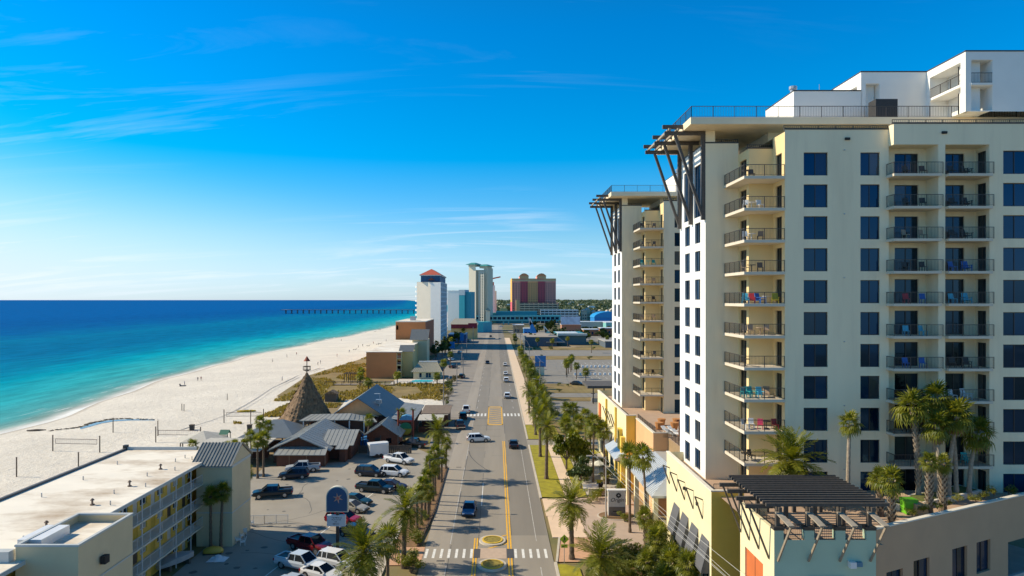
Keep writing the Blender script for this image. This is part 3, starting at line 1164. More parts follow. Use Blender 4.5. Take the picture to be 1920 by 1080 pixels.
    mb.poly([(25.1, 67.8, ZT - 1.2), (27.5, 67.8, ZT - 1.2), (27.5, 80.5, ZT - 1.2), (25.1, 80.5, ZT - 1.2)])
    mb.poly([(27.5, 65, ZT - .2), (37.4, 65, ZT - .2), (37.4, 80.5, ZT - .2), (27.5, 80.5, ZT - .2)])
    mb.poly([(37.4, 64.2, ZT2 - .1), (58, 64.2, ZT2 - .1), (58, 80.5, ZT2 - .1), (37.4, 80.5, ZT2 - .1)])
    part(T, 'rear_wall', mb, CREAM)
    mb = MB()
    for (xa, xb, y, z) in ((21.68, 25.1, 70.66, ZT), (25.0, 27.5, 67.76, ZT - 1.2), (27.46, 37.4, 64.96, ZT), (37.36, 58, 64.16, ZT2)):
        mb.box(xa, xb, y, y + 0.35, z - 0.002, z + 0.14)
        railing(mb, [(xa + .05, y + .3), (xb, y + .3)], z + .1, 0.35, 0.2)
    mb.box(21.66, 22.0, 71.05, 80.5, ZT - .002, ZT + .14)
    part(T, 'coping', mb, CAPM)
    mb = MB()
    for zc in (16.0, 24.0):
        pass
    # ---- roof slab and its supports
    mb = MB()
    mb.box(19.4, 58.5, 68.0, 82.5, 46.5, 47.2)
    part(T, 'roof_slab', mb, mat('roof_fascia', (0.88, 0.72, 0.49), 0.8, 0.06, 0.6))
    mb = MB()
    mb.box(21.72, 22.7, 70.72, 71.7, ZT + .1, 46.5)
    mb.box(21.72, 22.7, 79.5, 80.48, ZT + .1, 46.5)
    mb.box(28.5, 57, 71.5, 80, ZT - .3, 46.5)
    part(T, 'roof_column', mb, CREAM)
    mb = MB()
    railing(mb, [(19.5, 82.4), (19.5, 68.1), (58.4, 68.1)], 47.2, 1.1, 0.16, 2.2)
    part(T, 'roof_railing', mb, RAIL)
    mb = MB()
    mb.box(38.4, 40.6, 69, 70.4, 47.2, 49.3)
    part(T, 'service_screen', mb, mat('dark_slat_screen', (0.03, 0.03, 0.032), 0.6, 0.2, 5))
    # ---- penthouses
    P = mb = MB()
    mb.box(31.4, 38.6, 72, 79.5, 47.2, 51.0)
    part(T, 'penthouse', mb, WHITE)
    mb = MB()
    mb.wall((38.5, 78.4, 47.2), (0, -1, 0), 6.4, 5.8, [(3.0, 5.6, 0.2, 4.6)], 1.8)
    mb.wall((38.5, 72, 47.2), (1, 0, 0), 6.9, 5.8, [(0.5, 1.95, 0.2, 4.6)], 1.5)
    mb.box(40.5, 45.4, 73.55, 78.4, 47.2, 52.9)
    mb.poly([(38.5, 72, 53), (45.4, 72, 53), (45.4, 78.4, 53), (38.5, 78.4, 53)])
    mb.wall((38.5 + 6.9, 78.4, 47.2), (-1, 0, 0), 6.9, 5.8)
    part(T, 'penthouse', mb, WHITE)
    mb = MB()
    mb.wall((45.4, 72, 47.2), (0, -1, 0), 6.0, 5.8, [(0.55, 5.3, 0.0, 2.6), (0.55, 5.3, 2.85, 5.0)], 1.9)
    mb.wall((45.4, 66, 47.2), (1, 0, 0), 12.6, 5.8, [(0.55, 2.6, 0.1, 2.5), (0.55, 2.6, 2.75, 5.0)], 1.7)
    mb.box(47.32, 48.0, 67.72, 72, 47.25, 52.9)
    mb.wall((58, 66, 47.2), (0, 1, 0), 6, 5.8)
    mb.wall((58, 72, 47.2), (-1, 0, 0), 12.6, 5.8)
    mb.poly([(45.4, 66, 53), (58, 66, 53), (58, 72, 53), (45.4, 72, 53)])
    mb.box(45.5, 47.3, 66.4, 71.9, 49.82, 50.03)
    part(T, 'penthouse', mb, WHITE)
    mb = MB()
    for (xa, xb, ya, yb, z) in ((31.35, 38.5, 71.95, 72.25, 51), (38.45, 45.4, 71.95, 72.2, 53), (45.35, 58, 65.95, 66.2, 53)):
        mb.box(xa, xb, ya, yb, z + .002, z + 0.12)
    for (x, ya, yb, z) in ((31.36, 72.26, 79.5, 51), (38.46, 72.21, 78.4, 53), (45.36, 66.21, 72, 53)):
        mb.box(x, x + .25, ya, yb, z + .002, z + 0.1)
    part(T, 'coping', mb, CAPM)
    window(T, 'balcony_door', (46.1, 67.85, 47.35), (1, 0, 0), 1.4, 2.2, 1, DOORGLASS)
    window(T, 'balcony_door', (46.1, 67.85, 50.1), (1, 0, 0), 1.4, 2.2, 1, DOORGLASS)
    window(T, 'balcony_door', (39.1, 73.6, 47.4), (1, 0, 0), 1.2, 2.3, 0, DOORGLASS)
    mb = MB()
    railing(mb, [(45.45, 71.5), (45.45, 66.6)], 50.03, 1.0)
    railing(mb, [(45.9, 66.05), (48.05, 66.05)], 49.95, 1.0)
    part(T, 'balcony_railing', mb, RAIL)
    mb = MB()
    mb.box(45.9, 48.05, 65.9, 67.6, 49.75, 49.95)
    part(T, 'balcony_slab', mb, WHITE)
    mb = MB()
    for (x, y) in ((32.2, 74), (33.5, 78)):
        mb.cyl((x, y), 0.3, 51, 51.8, 10)
        mb.cyl((x, y), 0.42, 51.8, 52.1, 10)
    mb.bar((36, 76, 51), (36, 76, 53), .05)
    part(T, 'roof_vent', mb, GREYMET)
    # ---- timber brackets on the west face
    for y in (70.9, 75.4, 80.0):
        mb = MB()
        mb.box(17.3, 22.6, y - 0.16, y + 0.16, 46.62, 47.1) if False else mb.box(17.3, 19.38, y - .16, y + .16, 46.75, 47.12)
        mb.box(17.5, 22.4, y - 0.13, y + 0.13, 46.08, 46.47)
        part(T, 'beam', mb, TIMBER)
        mb = MB()
        mb.bar((18.6, y, 46.08), (21.45, y, 37.7), 0.26, 0.34, up=(0, 1, 0))
        part(T, 'strut', mb, TIMBER)
        mb = MB()
        mb.box(21.3, 21.68, y - 0.2, y + 0.2, 37.3, 46.08)
        part(T, 'post', mb, TIMBER)
    for x in (17.9, 18.8):
        mb = MB()
        mb.box(x - .1, x + .1, 70.3, 80.6, 46.48, 46.7)
        part(T, 'purlin', mb, mat('pale_timber', (0.35, 0.30, 0.23), 0.8, 0.2, 3))
    # ---- corner balconies and bay balconies
    sm = MB(); sm.box(23.6, 27.49, 64.92, 70.69, -0.28, 0)
    sm1 = MB(); sm1.box(37.15, 41.59, 63.7, 66.08, -0.24, 0)
    sm2 = MB(); sm2.box(42.26, 46.39, 63.7, 66.08, -0.24, 0)
    rm = MB(); railing(rm, [(23.66, 70.6), (23.66, 64.98), (27.45, 64.98)], 0)
    rm1 = MB(); railing(rm1, [(37.2, 65), (37.2, 63.76), (41.75, 63.76)], 0)
    rm2 = MB(); railing(rm2, [(42.1, 63.76), (46.5, 63.76)], 0)
    sets = []
    for a, bb, k0 in ((sm, rm, 1), (sm1, rm1, 1), (sm2, rm2, 1)):
        xs, ys, _ = zip(*a.v)
        o = (min(xs), min(ys), 0)
        sets.append((a.mesh('balcony', SLAB, off=o), bb.mesh('railing', RAIL, off=o), o))
    for ms_, mr_, o in sets:
        for k in range(1, 11):
            s = link('balcony', ms_, T, Vector(o) + Vector((0, 0, zf[k])) - T.location)
            link('railing', mr_, s)
    # small fittings
    for (x, y, z) in ((33.2, 64.95, 44.2), (41.9, 64.15, 44.6)):
        mb = MB()
        mb.box(x, x + .45, y - .12, y + .05, z, z + .22)
        part(T, 'wall_lamp', mb, BLACK)
    for k in range(0, 11):
        mb = MB()
        mb.box(33.1, 33.2, 64.9, 65.02, zf[k] + 2.4, zf[k] + 2.5)
        if k % 2 == 0:
            part(T, 'scupper', mb, GREYMET)
    return T


tower1 = make_tower()
tower2 = copy_tree(tower1, loc=tower1.location + Vector((0, 47, 0)),
                   label='second cream condominium tower farther down the street, partly hidden behind the first')

# ================================================================ podium under the towers
YEL = mat('yellow_stucco', (0.82, 0.55, 0.09), 0.85, 0.06, 0.5, stain=.15, stain_col=(.6, .42, .15), stain_scale=.4)
PALEY = mat('pale_yellow_stucco', (0.80, 0.70, 0.42), 0.85, 0.05, 0.5, stain=.12, stain_col=(.6, .5, .33), stain_scale=.4)
PEACH = mat('peach_stucco', (0.70, 0.40, 0.19), 0.85, 0.06, 0.5)
SAGE = mat('sage_stucco', (0.43, 0.56, 0.42), 0.85, 0.05, 0.5)
TAUPE = mat('taupe_stucco', (0.52, 0.335, 0.20), 0.85, 0.05, 0.5, stain=.12, stain_col=(.28, .22, .17), stain_scale=.4)
DECK = mat('deck_pavers', (0.46, 0.32, 0.22), 0.9, 0.10, 0.8, stain=.2, stain_col=(.34, .25, .19), stain_scale=.5)
TERRA = mat('terracotta_panel', (0.60, 0.16, 0.045), 0.6, 0.08, 1)
AWN = mat('grey_awning_fabric', (0.11, 0.11, 0.115), 0.85, 0.08, 2)
BLUEAWN = mat('blue_grey_metal_roof', (0.58, 0.60, 0.60), 0.35, 0.06, 1, metal=0.3)
COPE = mat('pale_coping', (0.72, 0.66, 0.54), 0.85, 0.06)


def make_podium():
    T = thing('podium_building', (19.75, 62.6, 0), 'long yellow and peach podium building with roof terrace and dark awnings along the street', 'building')
    ZP = 11.4

    def W(O, U, w, h, m, holes=(), name='wall', depth=.3):
        mb = MB()
        mb.wall(O, U, w, h, holes, depth)
        return part(T, name, mb, m)
    # near section: street wall with shopfronts
    sh = [(3.0 + i * 3.4, 5.4 + i * 3.4, 0.3, 4.6) for i in range(4)]
    up = [(1.2 + i * 3.1, 1.5 + i * 3.1, 8.3, 9.7) for i in range(0)]
    W((19.75, 79, 0), (0, -1, 0), 16.4, ZP, PALEY, sh)
    for a, b, c, d in sh:
        window(T, 'shop_window', (19.75, 79 - a, c), (0, -1, 0), b - a, d - c, 1)
    W((19.75, 62.6, 0), (1, 0, 0), 3.0, ZP, YEL)
    W((22.75, 62.6, 0), (0, -1, 0), 5.3, ZP - 1, YEL)
    W((26, 79, 0), (-1, 0, 0), 6.25, ZP, PALEY)
    # recess behind the metal canopy
    W((23.2, 92, 0), (0, -1, 0), 13, ZP - 1, mat('brown_stucco', (.30, .20, .10), .85, .1), [(1 + i * 3, 3 + i * 3, 0.2, 3) for i in range(4)])
    for i in range(4):
        window(T, 'shop_window', (23.2, 92 - 1 - i * 3, .2), (0, -1, 0), 2, 2.8, 1)
    # peach section
    W((21.2, 103.6, 0), (0, -1, 0), 11.6, ZP - .4, PEACH, [(8.2, 8.8, 7.6, 8.6), (6.4, 7, 7.6, 8.6)])
    W((21.2, 92, 0), (1, 0, 0), 2.0, ZP - .4, PEACH)
    # far yellow section
    fs = [(4 + i * 5.2, 7 + i * 5.2, 0.3, 4.4) for i in range(5)]
    W((19.75, 132.5, 0), (0, -1, 0), 28.9, ZP, PALEY, fs)
    for a, b, c, d in fs:
        window(T, 'shop_window', (19.75, 132.5 - a, c), (0, -1, 0), b - a, d - c, 1)
    W((19.75, 103.6, 0), (1, 0, 0), 1.5, ZP, YEL)
    mb = MB()
    mb.box(19.2, 19.74, 106.5, 108, 0, 8.8); mb.box(19.1, 19.74, 104.2, 105.2, 0, 8.0)
    part(T, 'pilaster', mb, YEL)
    mb = MB()
    mb.box(19.45, 19.74, 111.5, 112.1, 0, ZP); mb.box(19.45, 19.74, 121, 121.6, 0, ZP)
    part(T, 'pilaster', mb, YEL)
    W((60, 132.5, 0), (-1, 0, 0), 40.25, ZP, PALEY)
    # shutters
    mb = MB()
    mb.box(19.55, 19.74, 128.2, 130.4, 4.6, 9.4)
    part(T, 'shutter', mb, TERRA)
    # parapet copings
    for (x0, x1, y0, y1, z) in ((19.68, 20.05, 62.53, 79, ZP), (20.06, 22.75, 62.53, 62.9, ZP), (19.68, 20.05, 103.5, 132.5, ZP), (20.06, 21.3, 103.5, 103.8, ZP), (21.13, 21.5, 91.95, 103.4, ZP - .4), (21.51, 23.2, 91.95, 92.3, ZP - .4)):
        mb = MB()
        mb.box(x0, x1, y0, y1, z + .002, z + .12)
        part(T, 'coping', mb, COPE)
    # inner faces of the parapets and terrace floor
    for (x0, x1, y0, y1, z0, z1, m) in ((19.76, 20.0, 62.9, 79, 10.3, ZP, COPE), (19.76, 20.0, 103.9, 132.4, 10.3, ZP, COPE), (21.22, 21.45, 92.3, 103.4, 10.3, ZP - .4, COPE)):
        mb = MB()
        mb.box(x0, x1, y0, y1, z0, z1)
        part(T, 'parapet', mb, m)
    mb = MB()
    for (x0, x1, y0, y1) in ((20.0, 60, 62.61, 78.99), (23.2, 60, 78.995, 91.99), (21.45, 60, 92, 132.4)):
        mb.poly([(x0, y0, TZ0), (x1, y0, TZ0), (x1, y1, TZ0), (x0, y1, TZ0)])
    part(T, 'terrace_floor', mb, DECK)
    # steel raking brackets on the street wall
    for i in range(5):
        y = 77.6 - i * 3.1
        mb = MB()
        mb.bar((19.0, y, 10.2), (19.72, y - .0, 8.1), 0.12, 0.16, up=(0, 1, 0))
        mb.bar((19.72, y, 9.9), (19.0, y, 10.2), 0.1, 0.14, up=(0, 1, 0))
        part(T, 'bracket', mb, TIMBER)
    for i in range(4):
        y = 121 - i * 2.9
        mb = MB()
        mb.bar((18.9, y, 10.2), (19.72, y, 7.6), 0.14, 0.18, up=(0, 1, 0))
        part(T, 'bracket', mb, TIMBER)
    # fabric awnings
    def awning(y0, y1, zt, zb, out=1.5, m=AWN, x=19.74):
        mb = MB()
        mb.extrude([(x, zt), (x - out, zb), (x - out, zb - .25), (x, zb - .25)], 'y', y0, y1)
        return part(T, 'awning', mb, m)
    for i in range(4):
        awning(73.4 - i * 3.4, 75.7 - i * 3.4, 6.6, 3.9, .75)
    for i in range(5):
        awning(105.4 + i * 5.2, 108.7 + i * 5.2, 6.4, 4.2, .9)
    # blue-grey metal canopy over the entrance drive
    mb = MB()
    zr, ze = 8.6, 6.1
    xr, xe = 21.4, 18.2
    pts = [(xe, 79.6, ze), (xe, 97, ze), (xr, 97, zr), (xr, 82.6, zr)]
    mb.poly(list(reversed(pts)))
    mb.poly([(xe, 79.6, ze), (xr, 82.6, zr), (23.2, 82.6, zr), (23.2, 79.6, ze)])
    mb.poly([(xr, 82.6, zr), (xr, 97, zr), (23.2, 97, zr), (23.2, 82.6, zr)])
    mb.box(xe, 23.2, 79.6, 97, ze - .25, ze - .005)
    cn = part(T, 'canopy', mb, BLUEAWN)
    mb = MB()
    for i in range(30):
        y = 80.2 + i * 0.56
        x1, z1 = (xr, zr) if y > 82.6 else (xe + (xr - xe) * (y - 79.6) / 3.0, ze + (zr - ze) * (y - 79.6) / 3.0)
        mb.bar((xe, y, ze + .02), (x1, y, z1 + .02), 0.04, 0.06)
    part(cn, 'seam', mb, BLUEAWN)
    for y in (80.2, 85, 91, 96.5):
        mb = MB()
        mb.box(18.45, 19.0, y - .28, y + .28, 0, ze - .25)
        part(T, 'canopy_column', mb, PALEY)
    # street side canopy of the far section
    mb = MB()
    mb.extrude([(19.7, 5.9), (17.9, 4.9), (17.9, 4.7), (19.7, 4.7)], 'y', 103, 113)
    part(T, 'awning', mb, BLUEAWN)
    # terrace railings
    mb = MB()
    railing(mb, [(20.1, 63.0), (22.7, 63.0)], ZP + .1, .5)
    railing(mb, [(23.3, 79.2), (23.3, 91.9)], TZ0, 1.07)
    railing(mb, [(21.5, 92.2), (21.5, 103.4)], ZP - .3, .6)
    railing(mb, [(23.2, 91.9), (21.6, 92.15)], TZ0, 1.07)
    part(T, 'railing', mb, RAIL)
    mb = MB()
    mb.box(19.55, 19.745, 66.6, 66.9, 8.9, 9.2); mb.box(19.5, 19.745, 71, 71.3, 9.2, 9.5)
    part(T, 'wall_lamp', mb, BLACK)
    return T


podium = make_podium()


def make_corner():
    """corner pavilion with the pergola terrace"""
    x0, x1, y0, y1, ZW, ZD = 20.5, 28.0, 50.3, 57.3, 11.3, 10.9
    T = thing('corner_pavilion', (x0, y0, 0), 'sage green and cream corner block with pergola roof terrace beside the taupe wall', 'building')
    mb = MB()
    mb.wall((x0, y1, 0), (0, -1, 0), y1 - y0, 12.0, [(1.1, 4.9, 3.0, 8.7)], .12)
    part(T, 'wall', mb, PALEY)
    mb = MB()
    mb.wall((x0, y0, 0), (1, 0, 0), x1 - x0, ZW, [(2.7, 5.0, 4.0, 8.3)], .12)
    part(T, 'wall', mb, SAGE)
    mb = MB()
    mb.box(x0 + .12, x0 + .2, y1 - 4.9, y1 - 1.1, 3.0, 8.7)
    sh = part(T, 'shutter', mb, TERRA)
    mb = MB()
    mb.box(x0 + .1, x0 + .119, y1 - 3.02, y1 - 2.98, 3.0, 8.7)
    part(sh, 'seam', mb, CAPM)
    mb = MB()
    mb.box(x0 + 2.7, x0 + 5.0, y0 + .08, y0 + .2, 4, 8.3)
    part(T, 'shutter', mb, mat('dark_red_panel', (.28, .05, .025), .6, .1))
    mb = MB()
    mb.box(x0 + 2.5, x0 + 5.2, y0 - .1, y0 - .003, 8.3, 8.6)
    part(T, 'lintel', mb, CAPM)
    # piers with dark caps
    px = [20.5, 22.75, 25.05, 27.3]
    for x in px:
        mb = MB()
        mb.box(x + .003, x + .7, y0 + .003, y0 + .55, ZW, 12.0)
        p = part(T, 'pier', mb, SAGE)
        mb = MB()
        mb.box(x - .03, x + .73, y0 - .03, y0 + .58, 12.0, 12.25)
        part(p, 'cap', mb, CAPM)
    mb = MB()
    for x in px[:-1]:
        railing(mb, [(x + .72, y0 + .25), (x + 2.27, y0 + .25)], ZW - .1, 1.15, .14)
    railing(mb, [(20.8, 50.9), (20.8, 57.2)], 11.9, .6, .14)
    part(T, 'railing', mb, RAIL)
    mb = MB()
    mb.poly([(x0 + .1, y0 + .1, ZD), (x1 + .6, y0 + .1, ZD), (x1 + .6, 62.6, ZD), (x0 + .1, 62.6, ZD)])
    part(T, 'terrace_floor', mb, DECK)
    # parapet of the cream side (inner skin)
    mb = MB()
    mb.box(x0 + .005, x0 + .3, y0 + .56, y1, ZD - .1, 12.0)
    part(T, 'parapet', mb, PALEY)
    mb = MB()
    mb.wall((22.75, 62.6, 0), (0, -1, 0), 5.3, 11.0)
    part(T, 'wall', mb, YEL)
    mb = MB()
    mb.wall((x0, 57.3, 0), (1, 0, 0), 2.25, 11.9)
    mb.f = [tuple(reversed(f)) for f in mb.f]
    part(T, 'wall', mb, PALEY)
    # wall lamp
    mb = MB()
    mb.box(25.9, 26.35, 49.85, 50.29, 9.35, 9.8)
    lp = part(T, 'floodlight', mb, METALW)
    mb = MB()
    mb.box(26.36, 26.9, 50.05, 50.29, 9.4, 9.72)
    part(lp, 'lamp_box', mb, mat('lamp_blue', (.08, .22, .33), .4, .05))
    return T


make_corner()


def make_pergola():
    T = thing('pergola', (24.5, 54, 10.9), 'dark slatted pergola standing on the terrace of the corner block', 'pergola')
    z = 13.55
    n = 14
    sm = MB(); sm.box(0, 9.1, -.09, .09, 0, .24)
    smm = sm.mesh('slat', TIMBER)
    for i in range(n):
        y = 50.35 + i * 0.615
        o = link('slat', smm, T, Vector((19.9, y, z + .22)) - T.location)
    for x in (20.85, 23.1, 25.4, 27.65):
        mb = MB()
        mb.box(x - .11, x + .11, 50.0, 58.8, z - .12, z + .215)
        part(T, 'beam', mb, TIMBER)
        for y in (50.6, 54.4, 58.2):
            mb = MB()
            mb.box(x - .14, x + .14, y - .14, y + .14, 10.9 if y > 51 else 12.25, z - .122)
            part(T, 'post', mb, TIMBER)
        # raking outrigger boards on the front
        mb = MB()
        mb.bar((x, 50.5, z - .25), (x + .25, 48.75, z - .75), .45, .1)
        part(T, 'outrigger', mb, mat('pale_timber', (0.35, 0.30, 0.23), 0.8, 0.2, 3))
        mb = MB()
        mb.bar((x + .3, 48.9, z - .8), (x - .1, 50.26, 9.75), .12, .14)
        part(T, 'strut', mb, mat('tan_timber', (0.30, 0.24, 0.17), 0.8, 0.2, 3))
    for y in (51.2, 53.2, 55.2, 57.1):
        mb = MB()
        mb.bar((18.7, y, z - .02), (20.75, y, z - .02), .22, .3)
        part(T, 'outrigger', mb, TIMBER)
        mb = MB()
        mb.bar((19.0, y, z - .15), (20.47, y, 9.6), .12, .16, up=(0, 1, 0))
        part(T, 'strut', mb, TIMBER)
    return T


make_pergola()


def make_taupe():
    """angled taupe wall of the parking deck"""
    A, B = Vector((28.05, 50.45, 0)), Vector((53, 62.9, 0))
    U = (B - A).normalized()
    Ln = (B - A).length
    T = thing('parking_deck_building', (28.05, 50.45, 0), 'taupe parking deck wall running at an angle below the terrace palms', 'building')
    ang = math.atan2(U.y, U.x)
    Nn = Vector((U.y, -U.x, 0))
    # openings along the wall
    def u_of(px):
        k = (px - 930) / 1280.0
        return (A.x - k * A.y) / (k * U.y - U.x)
    wins = []
    for (xa, xb, zt) in ((1662, 1693, 8.6), (1713, 1743, 8.9), (1785.5, 1813.5, 9.0), (1831, 1857, 9.0)):
        wins.append((u_of(xa), u_of(xb), zt - 2.6 if xa > 1780 else zt - 3.0, zt))
    big = (u_of(1890), Ln - .5, 2.0, 8.3)
    mb = MB()
    mb.wall(A, U, Ln, 12.0, wins + [big], .3)
    part(T, 'wall', mb, TAUPE)
    for a, b, c, d in wins:
        window(T, 'window', A + U * a + Vector((0, 0, c)), U, b - a, d - c, 1, depth=.2)
    mb = MB()
    c0, c1 = A + U * big[0], A + U * big[1]
    for (z0, z1, m) in ((4.4, 5.3, 0),):
        mb.poly([c0 + Vector((0, 0, z0)), c1 + Vector((0, 0, z0)), c1 + Vector((0, 0, z1)), c0 + Vector((0, 0, z1))])
        mb.poly([c0 + Vector((0, 0, z1)), c1 + Vector((0, 0, z1)), c1 - Nn * .3 + Vector((0, 0, z1)), c0 - Nn * .3 + Vector((0, 0, z1))])
    part(T, 'spandrel', mb, mat('spandrel', (.45, .42, .38), .85, .06))
    mb = MB()
    bk = -Nn * 6
    mb.poly([c0 + bk, c1 + bk, c1 + bk + Vector((0, 0, 10)), c0 + bk + Vector((0, 0, 10))])
    for z in (2.0, 5.0, 8.35):
        mb.poly([c0 + Vector((0, 0, z)) - Nn * .31, c1 + Vector((0, 0, z)) - Nn * .31, c1 + bk + Vector((0, 0, z)), c0 + bk + Vector((0, 0, z))])
    part(T, 'garage_floor', mb, CONC)
    # coping and back skin
    mb = MB()
    a2, b2 = A - Nn * .35, B - Nn * .35
    P = lambda v, z: (v.x, v.y, z)
    mb.poly([P(A + Nn * .04, 12.1), P(B + Nn * .04, 12.1), P(b2, 12.1), P(a2, 12.1)])
    mb.poly([P(A + Nn * .04, 12.0), P(B + Nn * .04, 12.0), P(B + Nn * .04, 12.1), P(A + Nn * .04, 12.1)])
    mb.poly([P(b2, 10.4), P(a2, 10.4), P(a2, 12.1), P(b2, 12.1)])
    part(T, 'coping', mb, COPE)
    mb = MB()
    mb.poly([(28.6, 50.9, 10.85), (53, 63, 10.85), (53, 65, 10.85), (28.6, 65, 10.85)])
    part(T, 'terrace_floor', mb, DECK)
    # raised planter behind the parapet
    C = MB()
    def strip(u0, u1, w0, w1, z0, z1, m):
        q = MB()
        a, b = A + U * u0 - Nn * w0, A + U * u1 - Nn * w0
        c, d = A + U * u1 - Nn * w1, A + U * u0 - Nn * w1
        q.poly([P(a, z1), P(b, z1), P(c, z1), P(d, z1)])
        for s, t in ((a, b), (b, c), (c, d), (d, a)):
            q.poly([P(s, z0), P(t, z0), P(t, z1), P(s, z1)])
        return q
    pl = part(T, 'planter', strip(9.6, 21, 3.9, 6.0, 10.86, 11.35, 0), COPE)
    part(pl, 'soil', strip(9.85, 20.7, 4.15, 5.75, 11.2, 11.37, 0), mat('planter_cover', (.12, .13, .025), .95, .45, 2.5, .5, 9))
    p2 = part(T, 'planter', strip(0.9, 20.5, .4, 1.7, 10.86, 11.2, 0), COPE)
    part(p2, 'soil', strip(1.1, 20.3, .6, 1.5, 11.0, 11.22, 0), MATS['planter_cover'])
    return T


make_taupe()

# ================================================================ plants
PALM_A = leafmat('palm_green', (0.07, 0.10, 0.012), (0.245, 0.24, 0.025), 0.4)
PALM_B = leafmat('palm_olive', (0.075, 0.11, 0.013), (0.26, 0.255, 0.03), 0.4)
PALM_D = mat('dead_frond', (0.26, 0.18, 0.09), 0.9, 0.25, 3)
TRUNK = mat('palm_trunk', (0.155, 0.11, 0.072), 0.95, 0.35, 5, 0.6, 10)
TRUNK_L = mat('pale_palm_trunk', (0.34, 0.28, 0.21), 0.95, 0.3, 5, 0.5, 10)
SHRUB_A = leafmat('shrub_green', (0.05, 0.078, 0.009), (0.175, 0.185, 0.018), 0.3)
SHRUB_B = leafmat('shrub_bright', (0.08, 0.11, 0.008), (0.25, 0.24, 0.02), 0.3)
SHRUB_C = leafmat('shrub_dry', (0.09, 0.075, 0.02), (0.19, 0.15, 0.05), 0.15)
TREE_G = leafmat('tree_green', (0.022, 0.045, 0.008), (0.07, 0.10, 0.018), 0.15)
BARK = mat('bark', (0.13, 0.10, 0.075), 0.95, 0.3, 4)

prnd = random.Random(11)


def feather_frond(droop, seed, n=21):
    """a pinnate frond of length 1 along +X"""
    r = random.Random(seed)
    mb = MB()
    cur = []
    for i in range(n + 1):
        t = i / n
        cur.append(Vector((t * (1 - 0.18 * droop * t), 0, 0.16 * t - droop * t * t)))
    for i in range(n):
        a, b = cur[i], cur[i + 1]
        w = 0.016 * (1 - i / n) + 0.004
        mb.poly([(a.x, -w, a.z), (b.x, -w, b.z), (b.x, w, b.z), (a.x, w, a.z)])
    for i in range(2, n + 1):
        t = i / n
        c = cur[i]
        tan = (cur[i] - cur[i - 1]).normalized()
        ln = 0.25 * math.sin(math.pi * (0.14 + 0.8 * t)) ** 0.8 + 0.03
        for s in (-1, 1):
            f = r.uniform(0.55, 0.9)
            dirv = (tan * f + Vector((0, s * 0.9, 0)) + Vector((0, 0, r.uniform(-0.12, 0.28)))).normalized()
            tip = c + dirv * ln + Vector((0, 0, -0.10 * ln))
            mid = c + dirv * ln * 0.5
            wv = tan * 0.021
            mb.poly([c - wv * .6, mid - wv + Vector((0, 0, .004)), tip, mid + wv, c + wv * .6])
    return mb.mesh('frond', PALM_A)


def fan_frond(droop, seed, m=None):
    """a fan leaf: stalk then a folded fan, overall length 1 along +X"""
    r = random.Random(seed)
    mb = MB()
    st = 0.42
    mb.poly([(0, -.012, 0), (st, -.008, 0.05), (st, .008, 0.05), (0, .012, 0)])
    n = 15
    c = Vector((st, 0, 0.05))
    for i in range(n):
        a = R(-118 + 236 * i / (n - 1))
        ln = (0.58 * (0.72 + 0.28 * math.cos(a * 0.8))) * r.uniform(.9, 1.05)
        u = Vector((math.cos(a), math.sin(a), 0))
        v = Vector((-math.sin(a), math.cos(a), 0))
        zf = 0.02 * (1 if i % 2 else -1)
        mid = c + u * ln * 0.6 + Vector((0, 0, zf + 0.03 - droop * 0.10))
        tip = c + u * ln + Vector((0, 0, -droop * 0.34 - abs(math.sin(a)) * 0.06 * droop))
        w = 0.044
        mb.poly([c, mid - v * w, tip, mid + v * w])
    return mb.mesh('frond', m or PALM_B)


FEATHER = [feather_frond(dr, i) for i, dr in enumerate((0.12, 0.3, 0.45, 0.62, 0.85))]
FAN = [fan_frond(dr, i) for i, dr in enumerate((0.1, 0.45, 0.8, 1.1))]
DEADFAN = [fan_frond(1.0, 9, PALM_D)]


def trunk_mesh(h, r0, r1, lean, seed, boots=False, m=None, bulge=0.0):
    r = random.Random(seed)
    mb = MB()
    n = max(int(h / 0.35), 6)
    path, rad = [], []
    ph = r.uniform(0, 6.28)
    for i in range(n + 1):
        t = i / n
        path.append((lean[0] * t * t, lean[1] * t * t, h * t - (0.15 if i == 0 else 0)))
        rr = r0 + (r1 - r0) * min(1, t * 1.15)
        if t < 0.08: rr *= 1.35 - t * 4
        rr *= 1 + 0.06 * (1 if i % 2 else -1)
        if t > 0.9: rr *= 1.25
        rad.append(rr)
    mb.tube(path, rad, 9)
    if boots:
        k = 0
        z = h * 0.12
        while z < h:
            t = z / h
            cx, cy = lean[0] * t * t, lean[1] * t * t
            rr = (r0 + (r1 - r0) * t) * 1.02
            for j in range(6):
                a = j * math.pi / 3 + (k % 2) * math.pi / 6
                u = Vector((math.cos(a), math.sin(a), 0))
                v = Vector((-math.sin(a), math.cos(a), 0))
                c = Vector((cx, cy, z)) + u * rr
                mb.poly([c - v * .11, c + v * .11, c + u * .13 + v * .05 + Vector((0, 0, .3)), c + u * .13 - v * .05 + Vector((0, 0, .3))], 1)
            z += 0.24
            k += 1
    return mb.mesh('trunk', [m or TRUNK, TRUNK_L])


def crown_joined(kind, seed, n):
    """one mesh crown for palms too far away to pick out fronds"""
    r = random.Random(seed)
    mb = MB()
    src = FEATHER if kind == 'date' else FAN
    for i in range(n):
        t = (i + .5) / n
        el = 68 - 118 * t ** 0.9
        az = i * 2.39996 + r.uniform(-.2, .2)
        me = src[min(len(src) - 1, int(t * len(src)))]
        mx = Matrix.Rotation(az, 4, 'Z') @ Matrix.Rotation(-R(el), 4, 'Y') @ Matrix.Scale(r.uniform(.85, 1.1), 4)
        for p in me.polygons:
            mb.poly([mx @ me.vertices[v].co for v in p.vertices])
    return mb.mesh('crown', PALM_A if kind == 'date' else PALM_B)


FARCROWN = {}


